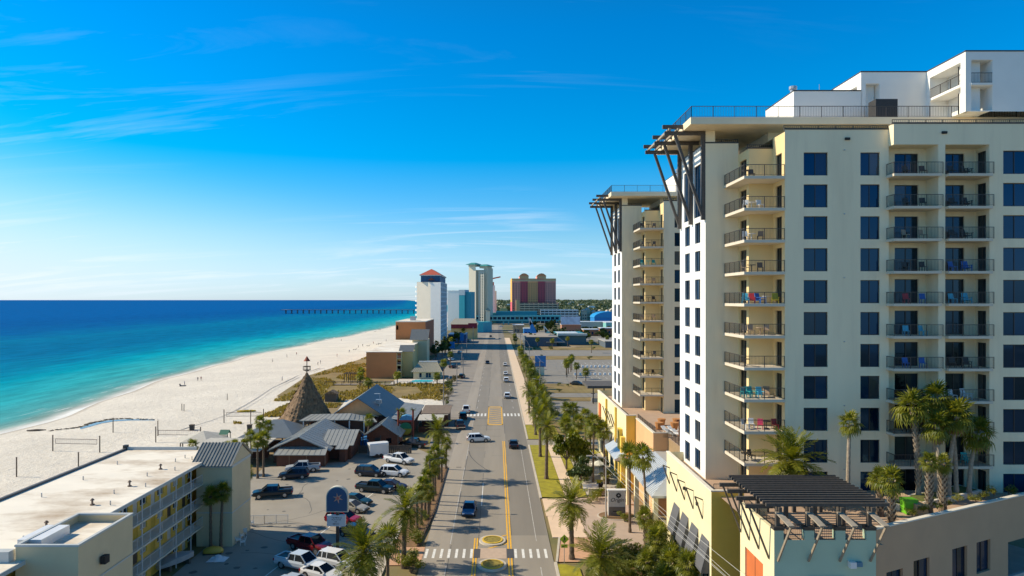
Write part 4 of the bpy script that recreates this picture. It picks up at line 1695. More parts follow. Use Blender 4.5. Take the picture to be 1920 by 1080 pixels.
def palm(kind, base, h, cr, label, group=None, lean=(0, 0), seed=None, detail=True, n=None, boots=False, dead=0, r0=None, tm=None, turn=True):
    s = prnd.randint(0, 99999) if seed is None else seed
    r = random.Random(s)
    T = thing('date_palm' if kind == 'date' else 'fan_palm', base, label, 'palm tree', group, r.uniform(0, 6.28) if turn else 0)
    rr = r0 or (0.27 if kind == 'date' else 0.17)
    tr = link('trunk', trunk_mesh(h, rr * 1.1, rr * 0.85, lean, s, boots, tm), T)
    top = Vector((lean[0], lean[1], h))
    if not detail:
        k = (kind, s % 3)
        if k not in FARCROWN:
            FARCROWN[k] = crown_joined(kind, s, 30 if kind == 'date' else 24)
        c = link('crown', FARCROWN[k], T, top)
        c.scale = (cr,) * 3
        c.rotation_euler = (0, 0, r.uniform(0, 6))
        return T
    n = n or (38 if kind == 'date' else 23)
    src = FEATHER if kind == 'date' else FAN
    for i in range(n):
        t = (i + .5) / n
        el = (72 - 112 * t ** 0.85) if kind == 'date' else (78 - 125 * t)
        el += r.uniform(-8, 8)
        az = i * 2.39996 + r.uniform(-.25, .25)
        f = link('frond', src[min(len(src) - 1, int(t * len(src)))], T, top + Vector((0, 0, .15 - .3 * t)))
        f.rotation_euler = Euler((0, -R(el), az), 'XYZ')
        k = cr * r.uniform(.85, 1.12)
        f.scale = (k, k, k)
    for i in range(dead):
        f = link('frond', DEADFAN[0], T, top + Vector((0, 0, -.35)))
        f.rotation_euler = Euler((0, R(62 + r.uniform(-8, 16)), i * 6.283 / dead + r.uniform(-.2, .2)), 'XYZ')
        k = cr * r.uniform(.6, .8)
        f.scale = (k, k, k)
        tag(f, 'dry brown hanging frond')
    return T


# ---- leafy shrubs
def leaf_blob(name, rx, ry, rz, n, size, seed, m, shell=0.55, lumps=7):
    r = random.Random(seed)
    mb = MB()
    cs = []
    for i in range(lumps):
        a = r.uniform(0, 6.283)
        q = r.uniform(.2, .68)
        cs.append((Vector((math.cos(a) * rx * q, math.sin(a) * ry * q, rz * r.uniform(.5, 1.35))), r.uniform(.32, .58)))
    for i in range(n):
        c, k = cs[r.randrange(lumps)]
        d = Vector((r.gauss(0, 1), r.gauss(0, 1), r.gauss(0, 1))).normalized() * (r.uniform(shell, 1.0))
        p = c + Vector((d.x * rx * k, d.y * ry * k, d.z * rz * k))
        p.z = max(p.z, 0.03)
        nrm = (d + Vector((r.uniform(-.7, .7), r.uniform(-.7, .7), r.uniform(-.2, .9)))).normalized()
        a = nrm.orthogonal().normalized()
        b = nrm.cross(a)
        an = r.uniform(0, 6.283)
        u = a * math.cos(an) + b * math.sin(an)
        v = nrm.cross(u)
        s = size * r.uniform(.6, 1.3)
        mb.poly([p - u * s, p + v * s * .45, p + u * s, p - v * s * .45])
    return mb.mesh(name, m)


SHRUBS = {}


def shrub(key, base, size, label, group=None, m=None, name='shrub', dims=(1, 1, .7), n=900, leaf=.075, seeds=3):
    k = (key, prnd.randrange(seeds))
    if k not in SHRUBS:
        st = MB()
        for i in range(5):
            a = i * 1.257
            st.tube([(0, 0, -.05), (math.cos(a) * .25 * dims[0], math.sin(a) * .25 * dims[1], dims[2] * .7)], [.035, .015], 5)
        SHRUBS[k] = (leaf_blob('foliage', *dims, n, leaf, hash(key) % 97 + k[1] if False else (sum(map(ord, key)) + 13 * k[1]), m or SHRUB_A), st.mesh('stem', BARK))
    T = thing(name, base, label, 'shrub', group, prnd.uniform(0, 6.28))
    for nm, me in zip(('foliage', 'stem'), SHRUBS[k]):
        o = link(nm, me, T)
        o.scale = (size * prnd.uniform(.9, 1.1), size * prnd.uniform(.9, 1.1), size)
    return T


TREES = {}


def tree(key, base, h, rad, label, group=None, m=None, n=1500, leaf=.09, detail=1):
    k = (key, prnd.randrange(4))
    if k not in TREES:
        r = random.Random(sum(map(ord, key)) + 7 * k[1])
        mb = MB()
        cs = []
        for i in range(13):
            a = r.uniform(0, 6.283)
            q = math.sqrt(r.uniform(0, .75))
            cs.append((Vector((math.cos(a) * q * .75, math.sin(a) * q * .75, r.uniform(.38, .9))), r.uniform(.2, .36)))
        for i in range(n):
            c, kk = cs[r.randrange(13)]
            d = Vector((r.gauss(0, 1), r.gauss(0, 1), r.gauss(0, .8))).normalized() * r.uniform(.45, 1)
            p = c + Vector((d.x * kk, d.y * kk, d.z * kk * .5))
            u = Vector((r.gauss(0, 1), r.gauss(0, 1), r.gauss(0, .5))).normalized()
            v = u.orthogonal()
            s = leaf * r.uniform(.6, 1.3)
            mb.poly([p - u * s, p + v * s * .5, p + u * s, p - v * s * .5])
        tm = MB()
        tm.tube([(0, 0, -.05), (.02, 0, .25), (0, .03, .5)], [.06, .045, .025], 7)
        for c, kk in cs[:5]:
            tm.tube([(0.01, 0, .25), tuple(c * .9)], [.03, .01], 5)
        TREES[k] = (mb.mesh('crown', m or TREE_G), tm.mesh('trunk', BARK))
    T = thing('tree', base, label, 'tree', group, prnd.uniform(0, 6.28))
    for nm, me in zip(('crown', 'trunk'), TREES[k]):
        o = link(nm, me, T)
        o.scale = (rad, rad, h)
    return T


ORD = ['first', 'second', 'third', 'fourth', 'fifth', 'sixth', 'seventh', 'eighth', 'ninth', 'tenth', 'eleventh', 'twelfth', 'thirteenth', 'fourteenth', 'fifteenth', 'sixteenth', 'seventeenth', 'eighteenth', 'nineteenth', 'twentieth', '21st', '22nd', '23rd', '24th', '25th', '26th', '27th', '28th', '29th', '30th', '31st', '32nd', '33rd', '34th', '35th', '36th']


def V2(p, z=None):
    return Vector((p[0], p[1], 0.0 if z is None else z))


# ---- kerb strip on the left of the road (base pixel, crown height)
strip = [((782, 991), 4.4), ((797, 962), 4.9), ((806, 946), 5.8), ((816, 928), 6.2), ((803, 975), 3.6), ((812, 940), 4.6), ((836, 880), 4.4), ((828, 905), 4.0), ((790, 985), 5.2)]
strip.sort(key=lambda s: -s[0][1])
for i, ((x, y), h) in enumerate(strip):
    palm('fan', G(x, y), h, prnd.uniform(1.25, 1.5), f'{ORD[i]} fan palm from the crosswalk in the strip between lot and road', 'fan palms in the kerb strip', (prnd.uniform(-.3, .3), 0), boots=False)
palm('date', G(822, 899), 7.9, 2.7, 'tall date palm at the far end of the strip between lot and road', lean=(0.2, 0))
palm('date', G(757, 1064), 6.2, 2.7, 'date palm beside the crosswalk at the corner of the parking lot', lean=(-.5, 0))
palm('date', (-12.9, 66.5, 0), 4.4, 3.4, 'broad date palm overhanging the white cars at the bottom of the picture', r0=.33)
palm('fan', (-11.2, 70.6, 0), 4.0, 2.0, 'yellowish fan palm behind the broad date palm at the lot corner')
# right side of the road
palm('date', G(1072, 1049), 6.3, 2.75, 'date palm beside the yellow pedestrian sign', lean=(-.2, 0))
palm('date', (10.3, 67.5, 0), 3.6, 3.3, 'low spreading date palm at the bottom, right of the pedestrian sign', r0=.33)
for i, ((x, y), h, k) in enumerate([((1024.6, 899), 8.6, 'date'), ((1013, 857), 7.6, 'date'), ((1004, 816), 5.6, 'date'), ((1001, 800), 6.8, 'date'), ((992, 776), 6.0, 'date')]):
    palm(k, G(x, y), h, 2.45, f'{ORD[i]} date palm from the driveway on the green verge right of the road', 'date palms on the verge', (prnd.uniform(-.3, .3), 0), n=34)
for i, ((x, y), h) in enumerate([((1212, 1010), 9.8), ((1181, 999), 9.4), ((1134, 908), 8.4), ((1112, 904), 9.4)]):
    palm('fan', G(x, y), h, 1.9, ['tall fan palm nearest the blue-grey canopy', 'tall fan palm just right of the stone sign', 'slim fan palm in the courtyard right of the lamp pole', 'slim fan palm in the courtyard beside the green tree'][i], 'tall fan palms by the podium', (prnd.uniform(-.5, .5), prnd.uniform(-.3, .3)), r0=.16)
for i, (x, y, h, c) in enumerate([(17.6, 80.5, 3.2, 1.5), (18.4, 76.5, 2.6, 1.7), (17.2, 73.5, 3.0, 1.7), (18.2, 70.8, 2.2, 1.7), (17.4, 68, 2.6, 1.8), (18.6, 66, 3.2, 1.7), (15.8, 71.2, 1.6, 1.5), (16.4, 66.8, 1.6, 1.6)]):
    palm('fan', (x, y, 0.05), h, c, f'{ORD[i]} small fan palm from the canopy in the bed below the grey awnings', 'small fan palms below the awnings', boots=True)
# palms along the far right sidewalk
row = [(10.9, 150), (11.0, 160), (11.4, 171), (11.2, 186), (11.8, 199), (11.4, 222), (11.8, 240), (11.5, 262), (11.6, 285), (11.4, 310), (11.9, 335), (12.0, 420), (12.3, 455)]
for i, (x, y) in enumerate(row):
    palm('date' if i < 4 else 'fan', (x, y, 0), prnd.uniform(4.6, 6.6), 2.4 if i < 4 else 2.2, f'{ORD[i]} palm along the far part of the sidewalk, counted from the verge', 'palms lining the far sidewalk', detail=i < 4)
# hedge of scrub beside that sidewalk
i = 0
for y in range(164, 360, 7):
    for dx in (1.8, 3.6):
        shrub('hedge', (10.8 + dx + prnd.uniform(-.5, .5), y + prnd.uniform(-3, 3), 0), prnd.uniform(1.5, 2.5), 'loose green shrub in the hedge beside the far sidewalk', 'hedge shrubs beside the far sidewalk', SHRUB_A)
        i += 1
# behind the towers' verge: palms in the vacant ground
for i, (x, y, h) in enumerate([(15.4, 148, 5.2), (17.2, 152, 4.6), (14.2, 139, 4.2), (18.4, 141, 5.0), (13.6, 133, 4.6), (15.6, 130, 5.6), (17.4, 126, 5.0), (13.9, 122, 4.4)]):
    palm('fan', (x, y, 0), h, 1.9, f'{ORD[i]} fan palm of the cluster at the far corner of the podium', 'fan palms at the far podium corner')
# courtyard tree and shrubs
tree('court', G(1062, 880), 6.4, 3.4, 'bushy green tree on the lawn beside the courtyard', m=SHRUB_B, n=3200, leaf=.06)
tree('court', (14.4, 117, 0), 5.0, 3.0, 'smaller bushy tree behind the courtyard tree', m=SHRUB_B, n=3200, leaf=.06)
tree('court2', (13.0, 104.5, 0), 4.6, 2.8, 'dark leafy tree behind the street lamp pole', n=3200, leaf=.06)
k = 0
for (x, y, s) in [(13.6, 97.5, 1.0), (14.6, 99, 1.2), (17.2, 98.5, 1.2), (18.4, 103, 1.4), (17.8, 110, 1.5), (18.5, 117, 1.5), (14, 108.5, 1.1), (13.8, 112, 1.0), (16.8, 89, 1.2), (18.6, 87, 1.1), (15.4, 101.3, 1.0), (13.7, 125, 1.6), (14.8, 127.5, 1.6), (18, 124, 1.6), (13.9, 120, 1.5)]:
    shrub('court', (x, y, .05), s, f'{ORD[k]} rounded green shrub in the courtyard beds, counted from the stone sign', 'courtyard shrubs', SHRUB_A if k % 2 else SHRUB_B)
    k += 1
k = 0
for y in (60, 63.5, 66.5, 69.5, 72.3, 74.8, 77):
    for x in (12.0, 13.7, 15.2, 16.7, 18.2):
        if x < 12.5 and y > 73:
            continue
        shrub('bed', (x + prnd.uniform(-.5, .5), y + prnd.uniform(-.8, .8), .05), prnd.uniform(1.15, 1.75), 'dense green shrub in the planted bed below the grey awnings', 'dense shrubs in the podium bed', [SHRUB_A, SHRUB_B, SHRUB_A][k % 3], n=1300)
        k += 1
# left strip shrubs
for i, (p, s) in enumerate([((781, 1020), 1.35), ((765, 1062), 1.6), ((771, 1074), 1.5), ((795, 975), .8), ((800, 968), .7)]):
    shrub('bright', G(*p), s, f'{ORD[i]} bright green shrub in the strip left of the crosswalk', 'bright shrubs by the crosswalk', SHRUB_B, n=1200)
for i in range(16):
    shrub('dry', (-10.2 + prnd.uniform(-.8, 1.0), 84 + i * 2.1, .05), prnd.uniform(.3, .55), 'tuft of dry ground cover in the kerb strip', 'dry tufts in the kerb strip', SHRUB_C, n=260, leaf=.12)
# ---- terrace palms
TP = [((1671, 984), 3.5, 1.3, 1, 0), ((1650, 966), 3.0, 1.25, 1, 0), ((1742, 962), 4.3, .95, 1, 0), ((1768, 958), 4.0, .95, 1, 0)]
labs = ['stout fan palm with criss-cross boots nearest the pergola on the terrace', 'stout fan palm behind the pergola end on the terrace', 'slim bottle-brush palm with criss-cross trunk beside the green bin', 'second slim bottle-brush palm right of the green bin']
for (p, h, c, bt, dd), lb in zip(TP, labs):
    b = G(p[0], p[1], 10.9)
    palm('fan', b, h, c, lb, 'terrace palms', boots=True, dead=dd, r0=.26)
for (px, py, h, c, ln, dd, lb) in [(1722, 61.8, 7.9, 2.0, (-.6, 0), 0, 'tallest shaggy fan palm of the terrace group'),
                                    (1761, 60.9, 6.4, 1.7, (-.2, 0), 12, 'terrace fan palm with a brown skirt, second of the tall group'),
                                    (1779, 61.6, 7.2, 1.9, (.75, 0), 14, 'terrace fan palm leaning right with a thick brown skirt'),
                                    (1752, 62.8, 8.6, 1.8, (.1, 0), 8, 'terrace fan palm at the back of the tall group'),
                                    (1793, 62.6, 6.9, 1.6, (-.4, 0), 8, 'slender terrace fan palm behind the leaning ones'),
                                    (1817, 62.4, 5.4, 1.8, (.8, 0), 12, 'shorter curved terrace fan palm at the end of the group'),
                                    (1590, 62.6, 6.7, 1.35, (.15, 0), 0, 'single slim fan palm before the blank tower wall')]:
    palm('fan', ((px - 930) * py / 1280, py, 10.9 if px < 1700 else 11.3), h, c, lb, 'terrace palms', ln, dead=dd, r0=.18, tm=TRUNK_L, boots='tallest' in lb, seed=int(px), turn=False)
palm('date', (26.4, 61.0, 10.9), 3.7, 3.2, 'feathery date palm behind the pergola on the terrace', n=48)
for i in range(9):
    u = i / 8
    shrub('terr', (34.2 + 12.5 * u, 56.6 + 5.6 * u + prnd.uniform(-.4, .4), 11.3), prnd.uniform(.5, .8), 'low shrub in the terrace planter', 'terrace planter shrubs', SHRUB_B, n=500, leaf=.09)
# ---- palms round the motel and the restaurant
for i, (p, h, c, lb) in enumerate([
        ((395, 1031), 6.2, 1.5, 'fan palm standing in the shade of the motel stair tower'),
        ((414, 1031), 6.6, 1.6, 'second fan palm in the shade of the motel stair tower'),
        ((459, 985), 6.6, 1.6, 'tall thin palm beside the motel corner'),
        ((483, 897), 6.0, 1.7, 'fan palm at the head of the lot, tallest of the group'),
        ((494, 894), 6.2, 1.8, 'fan palm at the head of the lot beside the tallest'),
        ((472, 868), 4.8, 1.6, 'fan palm left of the brown restaurant'),
        ((487, 856), 6.4, 1.7, 'fan palm in front of the restaurant deck'),
        ((503, 853), 5.4, 1.6, 'fan palm against the restaurant gable'),
        ((690, 832), 4.8, 1.7, 'fan palm before the blue dumpsters'),
        ((751, 818), 4.8, 1.6, 'fan palm beside the red entrance posts'),
        ((362, 880), 4.0, 1.6, 'fan palm on the sand behind the motel'),
        ((440, 872), 3.4, 1.5, 'fan palm by the playhouse'),
        ((455, 870), 3.4, 1.4, 'fan palm by the restaurant terrace'),
        ((428, 889), 4.2, 1.6, 'fan palm between motel and restaurant')]):
    palm('fan', G(*p), h, c * .85, lb, 'palms round the restaurant', (prnd.uniform(-.4, .4), 0), r0=.17)
# farther palms, crowns only
far = [(-47.5, 240, 4), (-45, 226, 3.6), (-40, 214, 3.2), (-34, 235, 3), (-18.6, 243, 6.5), (-20, 232, 3), (-33, 330, 6), (-30, 345, 7), (-27, 360, 6), (-26, 395, 6), (-24, 430, 7), (-22, 465, 6), (-20, 300, 5), (-24, 500, 7), (-21, 530, 6), (-18, 560, 6), (-15, 640, 7),
       (27, 262, 5), (28.4, 268, 5), (30, 274, 5), (31.2, 281, 5.2), (26.6, 256, 4.6), (29.5, 250, 4.8), (30.5, 232, 4.5), (52, 372, 6), (44, 420, 5), (60, 440, 6), (70, 430, 5), (80, 445, 6), (25, 410, 5), (33, 400, 5)]
for i, (x, y, h) in enumerate(far):
    palm('fan', (x, y, 0), h, 1.9, ('palm among the buildings left of the road, ' if x < 0 else 'palm in the lots right of the road, ') + f'{ORD[i]} outward', 'far palms', detail=False)
for i in range(10):
    tree('far', (prnd.uniform(-30, -24), 330 + i * 17, 0), prnd.uniform(5, 8), prnd.uniform(2.5, 4), f'{ORD[i]} leafy tree before the white tower, counted outward', 'street trees by the white tower')
for i, (x, y, s) in enumerate([(-13.5, 214, 1.4), (-14.5, 206, 1.6), (-15, 222, 1.6), (-16.5, 230, 1.8), (-14.2, 196, 1.2), (-15.5, 236, 1.8), (-13.8, 188, 1.1), (-17, 212, 1.3), (-26, 231, 1.0), (-23.5, 230.5, 1.1), (-29, 232, 1.0), (-14.6, 245, 1.8)]):
    shrub('dune', (x, y, 0), s, f'{ORD[i]} scrubby bush on the verge between sand lot and road, counted outward', 'scrub on the left verge', SHRUB_C if i % 2 else SHRUB_A)
for i, (x, y) in enumerate([(24, 452), (31, 446), (38, 455), (45, 448), (62, 470), (75, 462), (88, 475), (98, 455), (66, 520), (82, 540), (100, 560), (120, 600), (90, 620), (55, 560), (70, 585), (48, 610), (112, 520), (130, 560)]):
    tree('far', (x, y, 0), prnd.uniform(4, 7.5), prnd.uniform(2.5, 4.5), f'{ORD[i]} round green tree among the low attractions right of the road', 'trees among the attractions', m=TREE_G)


for i in range(34):
    y_ = prnd.uniform(480, 740)
    x_ = prnd.uniform(.055, .19) * y_
    tree('far', (x_, y_, 0), prnd.uniform(4, 8), prnd.uniform(3, 6), 'green tree scattered among the far attractions and lots right of the road', 'scattered trees of the far right', m=TREE_G)


for i in range(30):
    shrub('lot', (prnd.uniform(14, 95), prnd.choice((144, 198, 215, 230, 333, 348, 396, 408)) + prnd.uniform(-2, 2), 0), prnd.uniform(.7, 1.6), 'low green bush on the grass verges of the empty lots right of the road', 'bushes on the lot verges', SHRUB_A)


# ---- dune grass: uncountable blades
def dune_grass():
    r = random.Random(3)
    mb = MB()
    n = 0
    while n < 9000:
        y = r.uniform(196, 345)
        x = r.uniform(-73, -15)
        keep = (x < -47 and y > 225 and x > -70 + 0.06 * abs(y - 270)) or (195 < y < 234 and x < -15 and x > -64)
        if not keep or mnoise.noise(Vector((x * .09, y * .06, 3))) < -0.12:
            continue
        z = -0.06 if x > -52 else -0.06 - (-52 - x) * 0.012
        h = r.uniform(.35, .9)
        a = r.uniform(0, 6.28)
        u = Vector((math.cos(a), math.sin(a), 0)) * r.uniform(.18, .4)
        ln = Vector((r.uniform(-.3, .3), r.uniform(-.3, .3), h))
        p = Vector((x, y, z))
        mb.poly([p - u, p + u, p + u * .5 + ln, p - u * .6 + ln * .9])
        n += 1
    o = struct('dune_grass', mb, leafmat('dune_grass', (0.24, 0.18, 0.045), (0.40, 0.29, 0.09), .3), kind='stuff')
    tag(o, 'golden dune grass between the beach and the orange motel', 'grass')
    mb = MB()
    n = 0
    while n < 1500:
        x, y = r.uniform(-62, -43), r.uniform(160, 190)
        if mnoise.noise(Vector((x * .12, y * .1, 9))) < 0.05:
            continue
        h = r.uniform(.3, .7)
        a = r.uniform(0, 6.28)
        u = Vector((math.cos(a), math.sin(a), 0)) * r.uniform(.15, .35)
        p = Vector((x, y, -0.06 - max(0, -52 - x) * .014))
        ln = Vector((r.uniform(-.2, .2), r.uniform(-.2, .2), h))
        mb.poly([p - u, p + u, p + u * .5 + ln, p - u * .6 + ln * .9])
        n += 1
    o = struct('dune_grass', mb, MATS['dune_grass'], kind='stuff')
    tag(o, 'sparse dune grass tufts behind the thatched cone', 'grass')


dune_grass()


def woodland():
    """the far-off wooded plain, one mass"""
    r = random.Random(8)
    mb = MB()
    def clump(x, y, rad, h):
        for k in range(26):
            d = Vector((r.gauss(0, 1), r.gauss(0, 1), abs(r.gauss(0, 1)))).normalized()
            p = Vector((x, y, h * .3)) + Vector((d.x * rad, d.y * rad, d.z * h * .7))
            u = Vector((r.gauss(0, 1), r.gauss(0, .5), r.gauss(0, .6))).normalized() * rad * .5
            v = d.cross(u).normalized() * rad * .32
            mb.poly([p - u, p - v, p + u, p + v])
    for i in range(2300):
        y = 760 + 9000 * r.random() ** 2.6
        xl = 30 + (y - 760) * 0.02 if y < 1500 else -60
        x = xl + r.random() ** 1.3 * (y * 0.35)
        if y < 1050 and 150 > x > 10 and y < 960:
            continue
        s = 1 + (y - 760) / 1800
        clump(x, y, r.uniform(5, 9) * s, r.uniform(6, 11) * (1 + (s - 1) * .25))
    o = struct('woodland', mb, leafmat('hazed_woodland', (0.05, 0.08, 0.04), (0.12, 0.15, 0.075), .15), kind='stuff')  # leaf colours lightened to stand in for distance haze
    tag(o, 'far-off dark green woodland reaching to the horizon', 'woodland')


woodland()

# ================================================================ vehicles
CARGLASS = glassmat('car_glass', (0.008, 0.010, 0.012), 0.03, 0.3, 0.3)
CHROME = mat('chrome', (0.6, 0.6, 0.6), 0.2, 0.0, metal=1.0)
RIMM = mat('wheel_rim', (0.45, 0.45, 0.46), 0.35, 0.0, metal=0.8)
HEAD = mat('headlamp', (0.8, 0.82, 0.85), 0.1, 0.0)
TAIL = mat('tail_lamp', (0.4, 0.01, 0.01), 0.2, 0.0)
TRIM = mat('black_trim', (0.018, 0.018, 0.02), 0.5, 0.0)
PAINTS = {}


def paint(name, c):
    if name not in PAINTS:
        PAINTS[name] = mat('paint_' + name, c, 0.35, 0.0, spec=.3, coat=.35)
    return PAINTS[name]


def loft(mb, secs, mi=0, cap=True):
    n = len(secs[0])
    b = len(mb.v)
    for s in secs:
        mb.v += [tuple(p) for p in s]
    for i in range(len(secs) - 1):
        for k in range(n):
            k2 = (k + 1) % n
            mb.f.append((b + i * n + k, b + i * n + k2, b + (i + 1) * n + k2, b + (i + 1) * n + k))
            mb.m.append(mi)
    if cap:
        mb.f.append(tuple(b + k for k in reversed(range(n))))
        mb.f.append(tuple(b + (len(secs) - 1) * n + k for k in range(n)))
        mb.m += [mi, mi]


# length stations: (x, z bottom, z top, half width); cabin: base/roof outline
SPEC = {
    'sedan': dict(L=4.7, st=[(-2.35, .45, .80, .70), (-2.2, .30, .93, .82), (-1.5, .24, .99, .90), (0, .22, .98, .91), (0.9, .22, .93, .90), (1.75, .26, .80, .85), (2.2, .32, .68, .76), (2.35, .42, .58, .62)],
                  cab=[(-1.75, .97), (-1.0, 1.40), (0.15, 1.43), (1.05, .93)], wx=(-1.4, 1.4), wr=.33),
    'suv': dict(L=4.75, st=[(-2.37, .50, .95, .76), (-2.28, .36, 1.06, .88), (-1.5, .30, 1.10, .93), (0, .28, 1.09, .94), (1.0, .28, 1.06, .93), (1.85, .32, .98, .89), (2.25, .38, .86, .80), (2.37, .48, .70, .66)],
                cab=[(-2.25, 1.07), (-1.95, 1.66), (0.25, 1.72), (1.15, 1.05)], wx=(-1.4, 1.42), wr=.37),
    'pickup': dict(L=5.7, st=[(-2.85, .55, 1.0, .86), (-2.78, .45, 1.08, .94), (-1.8, .40, 1.10, .97), (0, .36, 1.11, .97), (1.2, .36, 1.12, .96), (2.2, .40, 1.06, .93), (2.72, .44, .96, .86), (2.85, .52, .80, .76)],
                   cab=[(-0.95, 1.09), (-0.75, 1.76), (0.75, 1.80), (1.55, 1.10)], wx=(-1.75, 1.85), wr=.40, bed=(-2.7, -1.02)),
    'van': dict(L=5.0, st=[(-2.5, .45, 1.0, .86), (-2.45, .32, 1.1, .95), (-1.5, .28, 1.12, .97), (0, .28, 1.12, .97), (1.3, .28, 1.10, .96), (2.1, .32, .98, .91), (2.42, .38, .84, .80), (2.5, .46, .7, .7)],
                cab=[(-2.45, 1.08), (-2.35, 1.82), (0.9, 1.86), (1.85, 1.06)], wx=(-1.55, 1.55), wr=.36),
}


def car_parts(kind):
    S = SPEC[kind]
    P = {}
    b = MB()
    secs = []
    for x, zb, zt, w in S['st']:
        secs.append([(x, -w * .93, zb), (x, w * .93, zb), (x, w, zb + (zt - zb) * .28), (x, w, zb + (zt - zb) * .72), (x, w * .9, zt), (x, -w * .9, zt), (x, -w, zb + (zt - zb) * .72), (x, -w, zb + (zt - zb) * .28)])
    loft(b, secs)
    c = S['cab']
    wb, wt = .82 if kind == 'sedan' else .86, .62 if kind == 'sedan' else .70
    # roof panel and pillars in the body colour
    (xa, za), (xb, zb), (xc, zc), (xd, zd) = c
    b.poly([(xb, -wt, zb), (xc, -wt, zc), (xc, wt, zc), (xb, wt, zb)])
    rt = .05
    b.poly([(xb, -wt - .02, zb - rt), (xc, -wt - .02, zc - rt), (xc, -wt, zc), (xb, -wt, zb)])
    b.poly([(xb, wt, zb), (xc, wt, zc), (xc, wt + .02, zc - rt), (xb, wt + .02, zb - rt)])
    for s in (-1, 1):
        b.bar((xd, s * wb, zd), (xc, s * wt, zc - .02), .09, .09)
        b.bar((xa, s * wb, za), (xb, s * wt, zb - .02), .12, .12)
        xm = (xb + xc) / 2
        b.bar((xm, s * (wb + .005), zd), (xm, s * (wt + .005), zc - .03), .09, .05)
        if kind in ('suv', 'van'):
            xm = xb + (xc - xb) * .2
            b.bar((xm, s * (wb + .005), zd), (xm, s * (wt + .005), zc - .03), .12, .05)
    P['body'] = b
    e = .03
    w = MB(); w.poly([(xd, -wb + e, zd), (xd, wb - e, zd), (xc, wt - e, zc - .01), (xc, -wt + e, zc - .01)]); P['windshield'] = w
    w = MB(); w.poly([(xa, wb - e, za), (xa, -wb + e, za), (xb, -wt + e, zb - .01), (xb, wt - e, zb - .01)]); P['rear_window'] = w
    w = MB()
    for s in (-1, 1):
        q = [(xa, s * wb, za), (xd, s * wb, zd), (xc, s * wt, zc - .02), (xb, s * wt, zb - .02)]
        w.poly(q if s < 0 else list(reversed(q)))
    P['side_window'] = w
    if 'bed' in S:
        x0, x1 = S['bed']
        q = MB()
        z = 1.112
        q.poly([(x0, -.78, z), (x1, -.78, z), (x1, .78, z), (x0, .78, z)])
        P['load_bed'] = q
        for s in (-1, 1):
            b.box(x0 - .05, x1, s * .80 - .06, s * .80 + .06, 1.05, 1.24)
        b.box(x0 - .1, x0 + .02, -.86, .86, 1.05, 1.22)
    f = MB()
    x, zb, zt, wd = S['st'][-2]
    f.box(x - .02, x + .2, -wd * .98, wd * .98, zb - .02, zb + .14)
    P['front_bumper'] = f
    f = MB()
    x, zb, zt, wd = S['st'][0]
    f.box(x - .06, x + .1, -wd * 1.05, wd * 1.05, zb - .05, zb + .13)
    P['rear_bumper'] = f
    g = MB()
    xf = S['st'][-1][0]
    zf = S['st'][-1][2]
    g.box(xf - .08, xf + .02, -.42, .42, zf - .16, zf - .02)
    P['grille'] = g
    hl = MB()
    x2, z2, w2 = S['st'][-2][0], S['st'][-2][2], S['st'][-2][3]
    hl.box(x2 - .1, x2 + .1, w2 * .62, w2 * .98, z2 - .2, z2 - .04)
    P['headlight'] = hl
    tl = MB()
    x2, z2, w2 = S['st'][1][0], S['st'][1][2], S['st'][1][3]
    tl.box(x2 - .12, x2 + .06, w2 * .72, w2 * 1.01, z2 - .34, z2 - .08)
    P['tail_light'] = tl
    mr = MB()
    mr.box(xd - .35, xd - .15, .92, 1.08, zd + .0, zd + .14)
    P['mirror'] = mr
    wh = MB()
    wh.tube([(0, -.11, 0), (0, .11, 0)], [S['wr'], S['wr']], 16)
    P['wheel'] = wh
    rm = MB()
    rm.tube([(0, .112, 0), (0, .118, 0)], [S['wr'] * .62, S['wr'] * .55], 12)
    rm.tube([(0, -.118, 0), (0, -.112, 0)], [S['wr'] * .55, S['wr'] * .62], 12)
    P['rim'] = rm
    ar = MB()
    for x in S['wx']:
        for s in (-1, 1):
            ww = .93 if kind != 'sedan' else .88
            n = 10
            pts = [(x + (S['wr'] + .07) * math.cos(i * math.pi / n), s * (ww + .035), S['wr'] + (S['wr'] + .07) * math.sin(i * math.pi / n)) for i in range(n + 1)]
            ar.poly(pts if s < 0 else list(reversed(pts)))
    P['wheel_arch'] = ar
    return P


CARM = {}


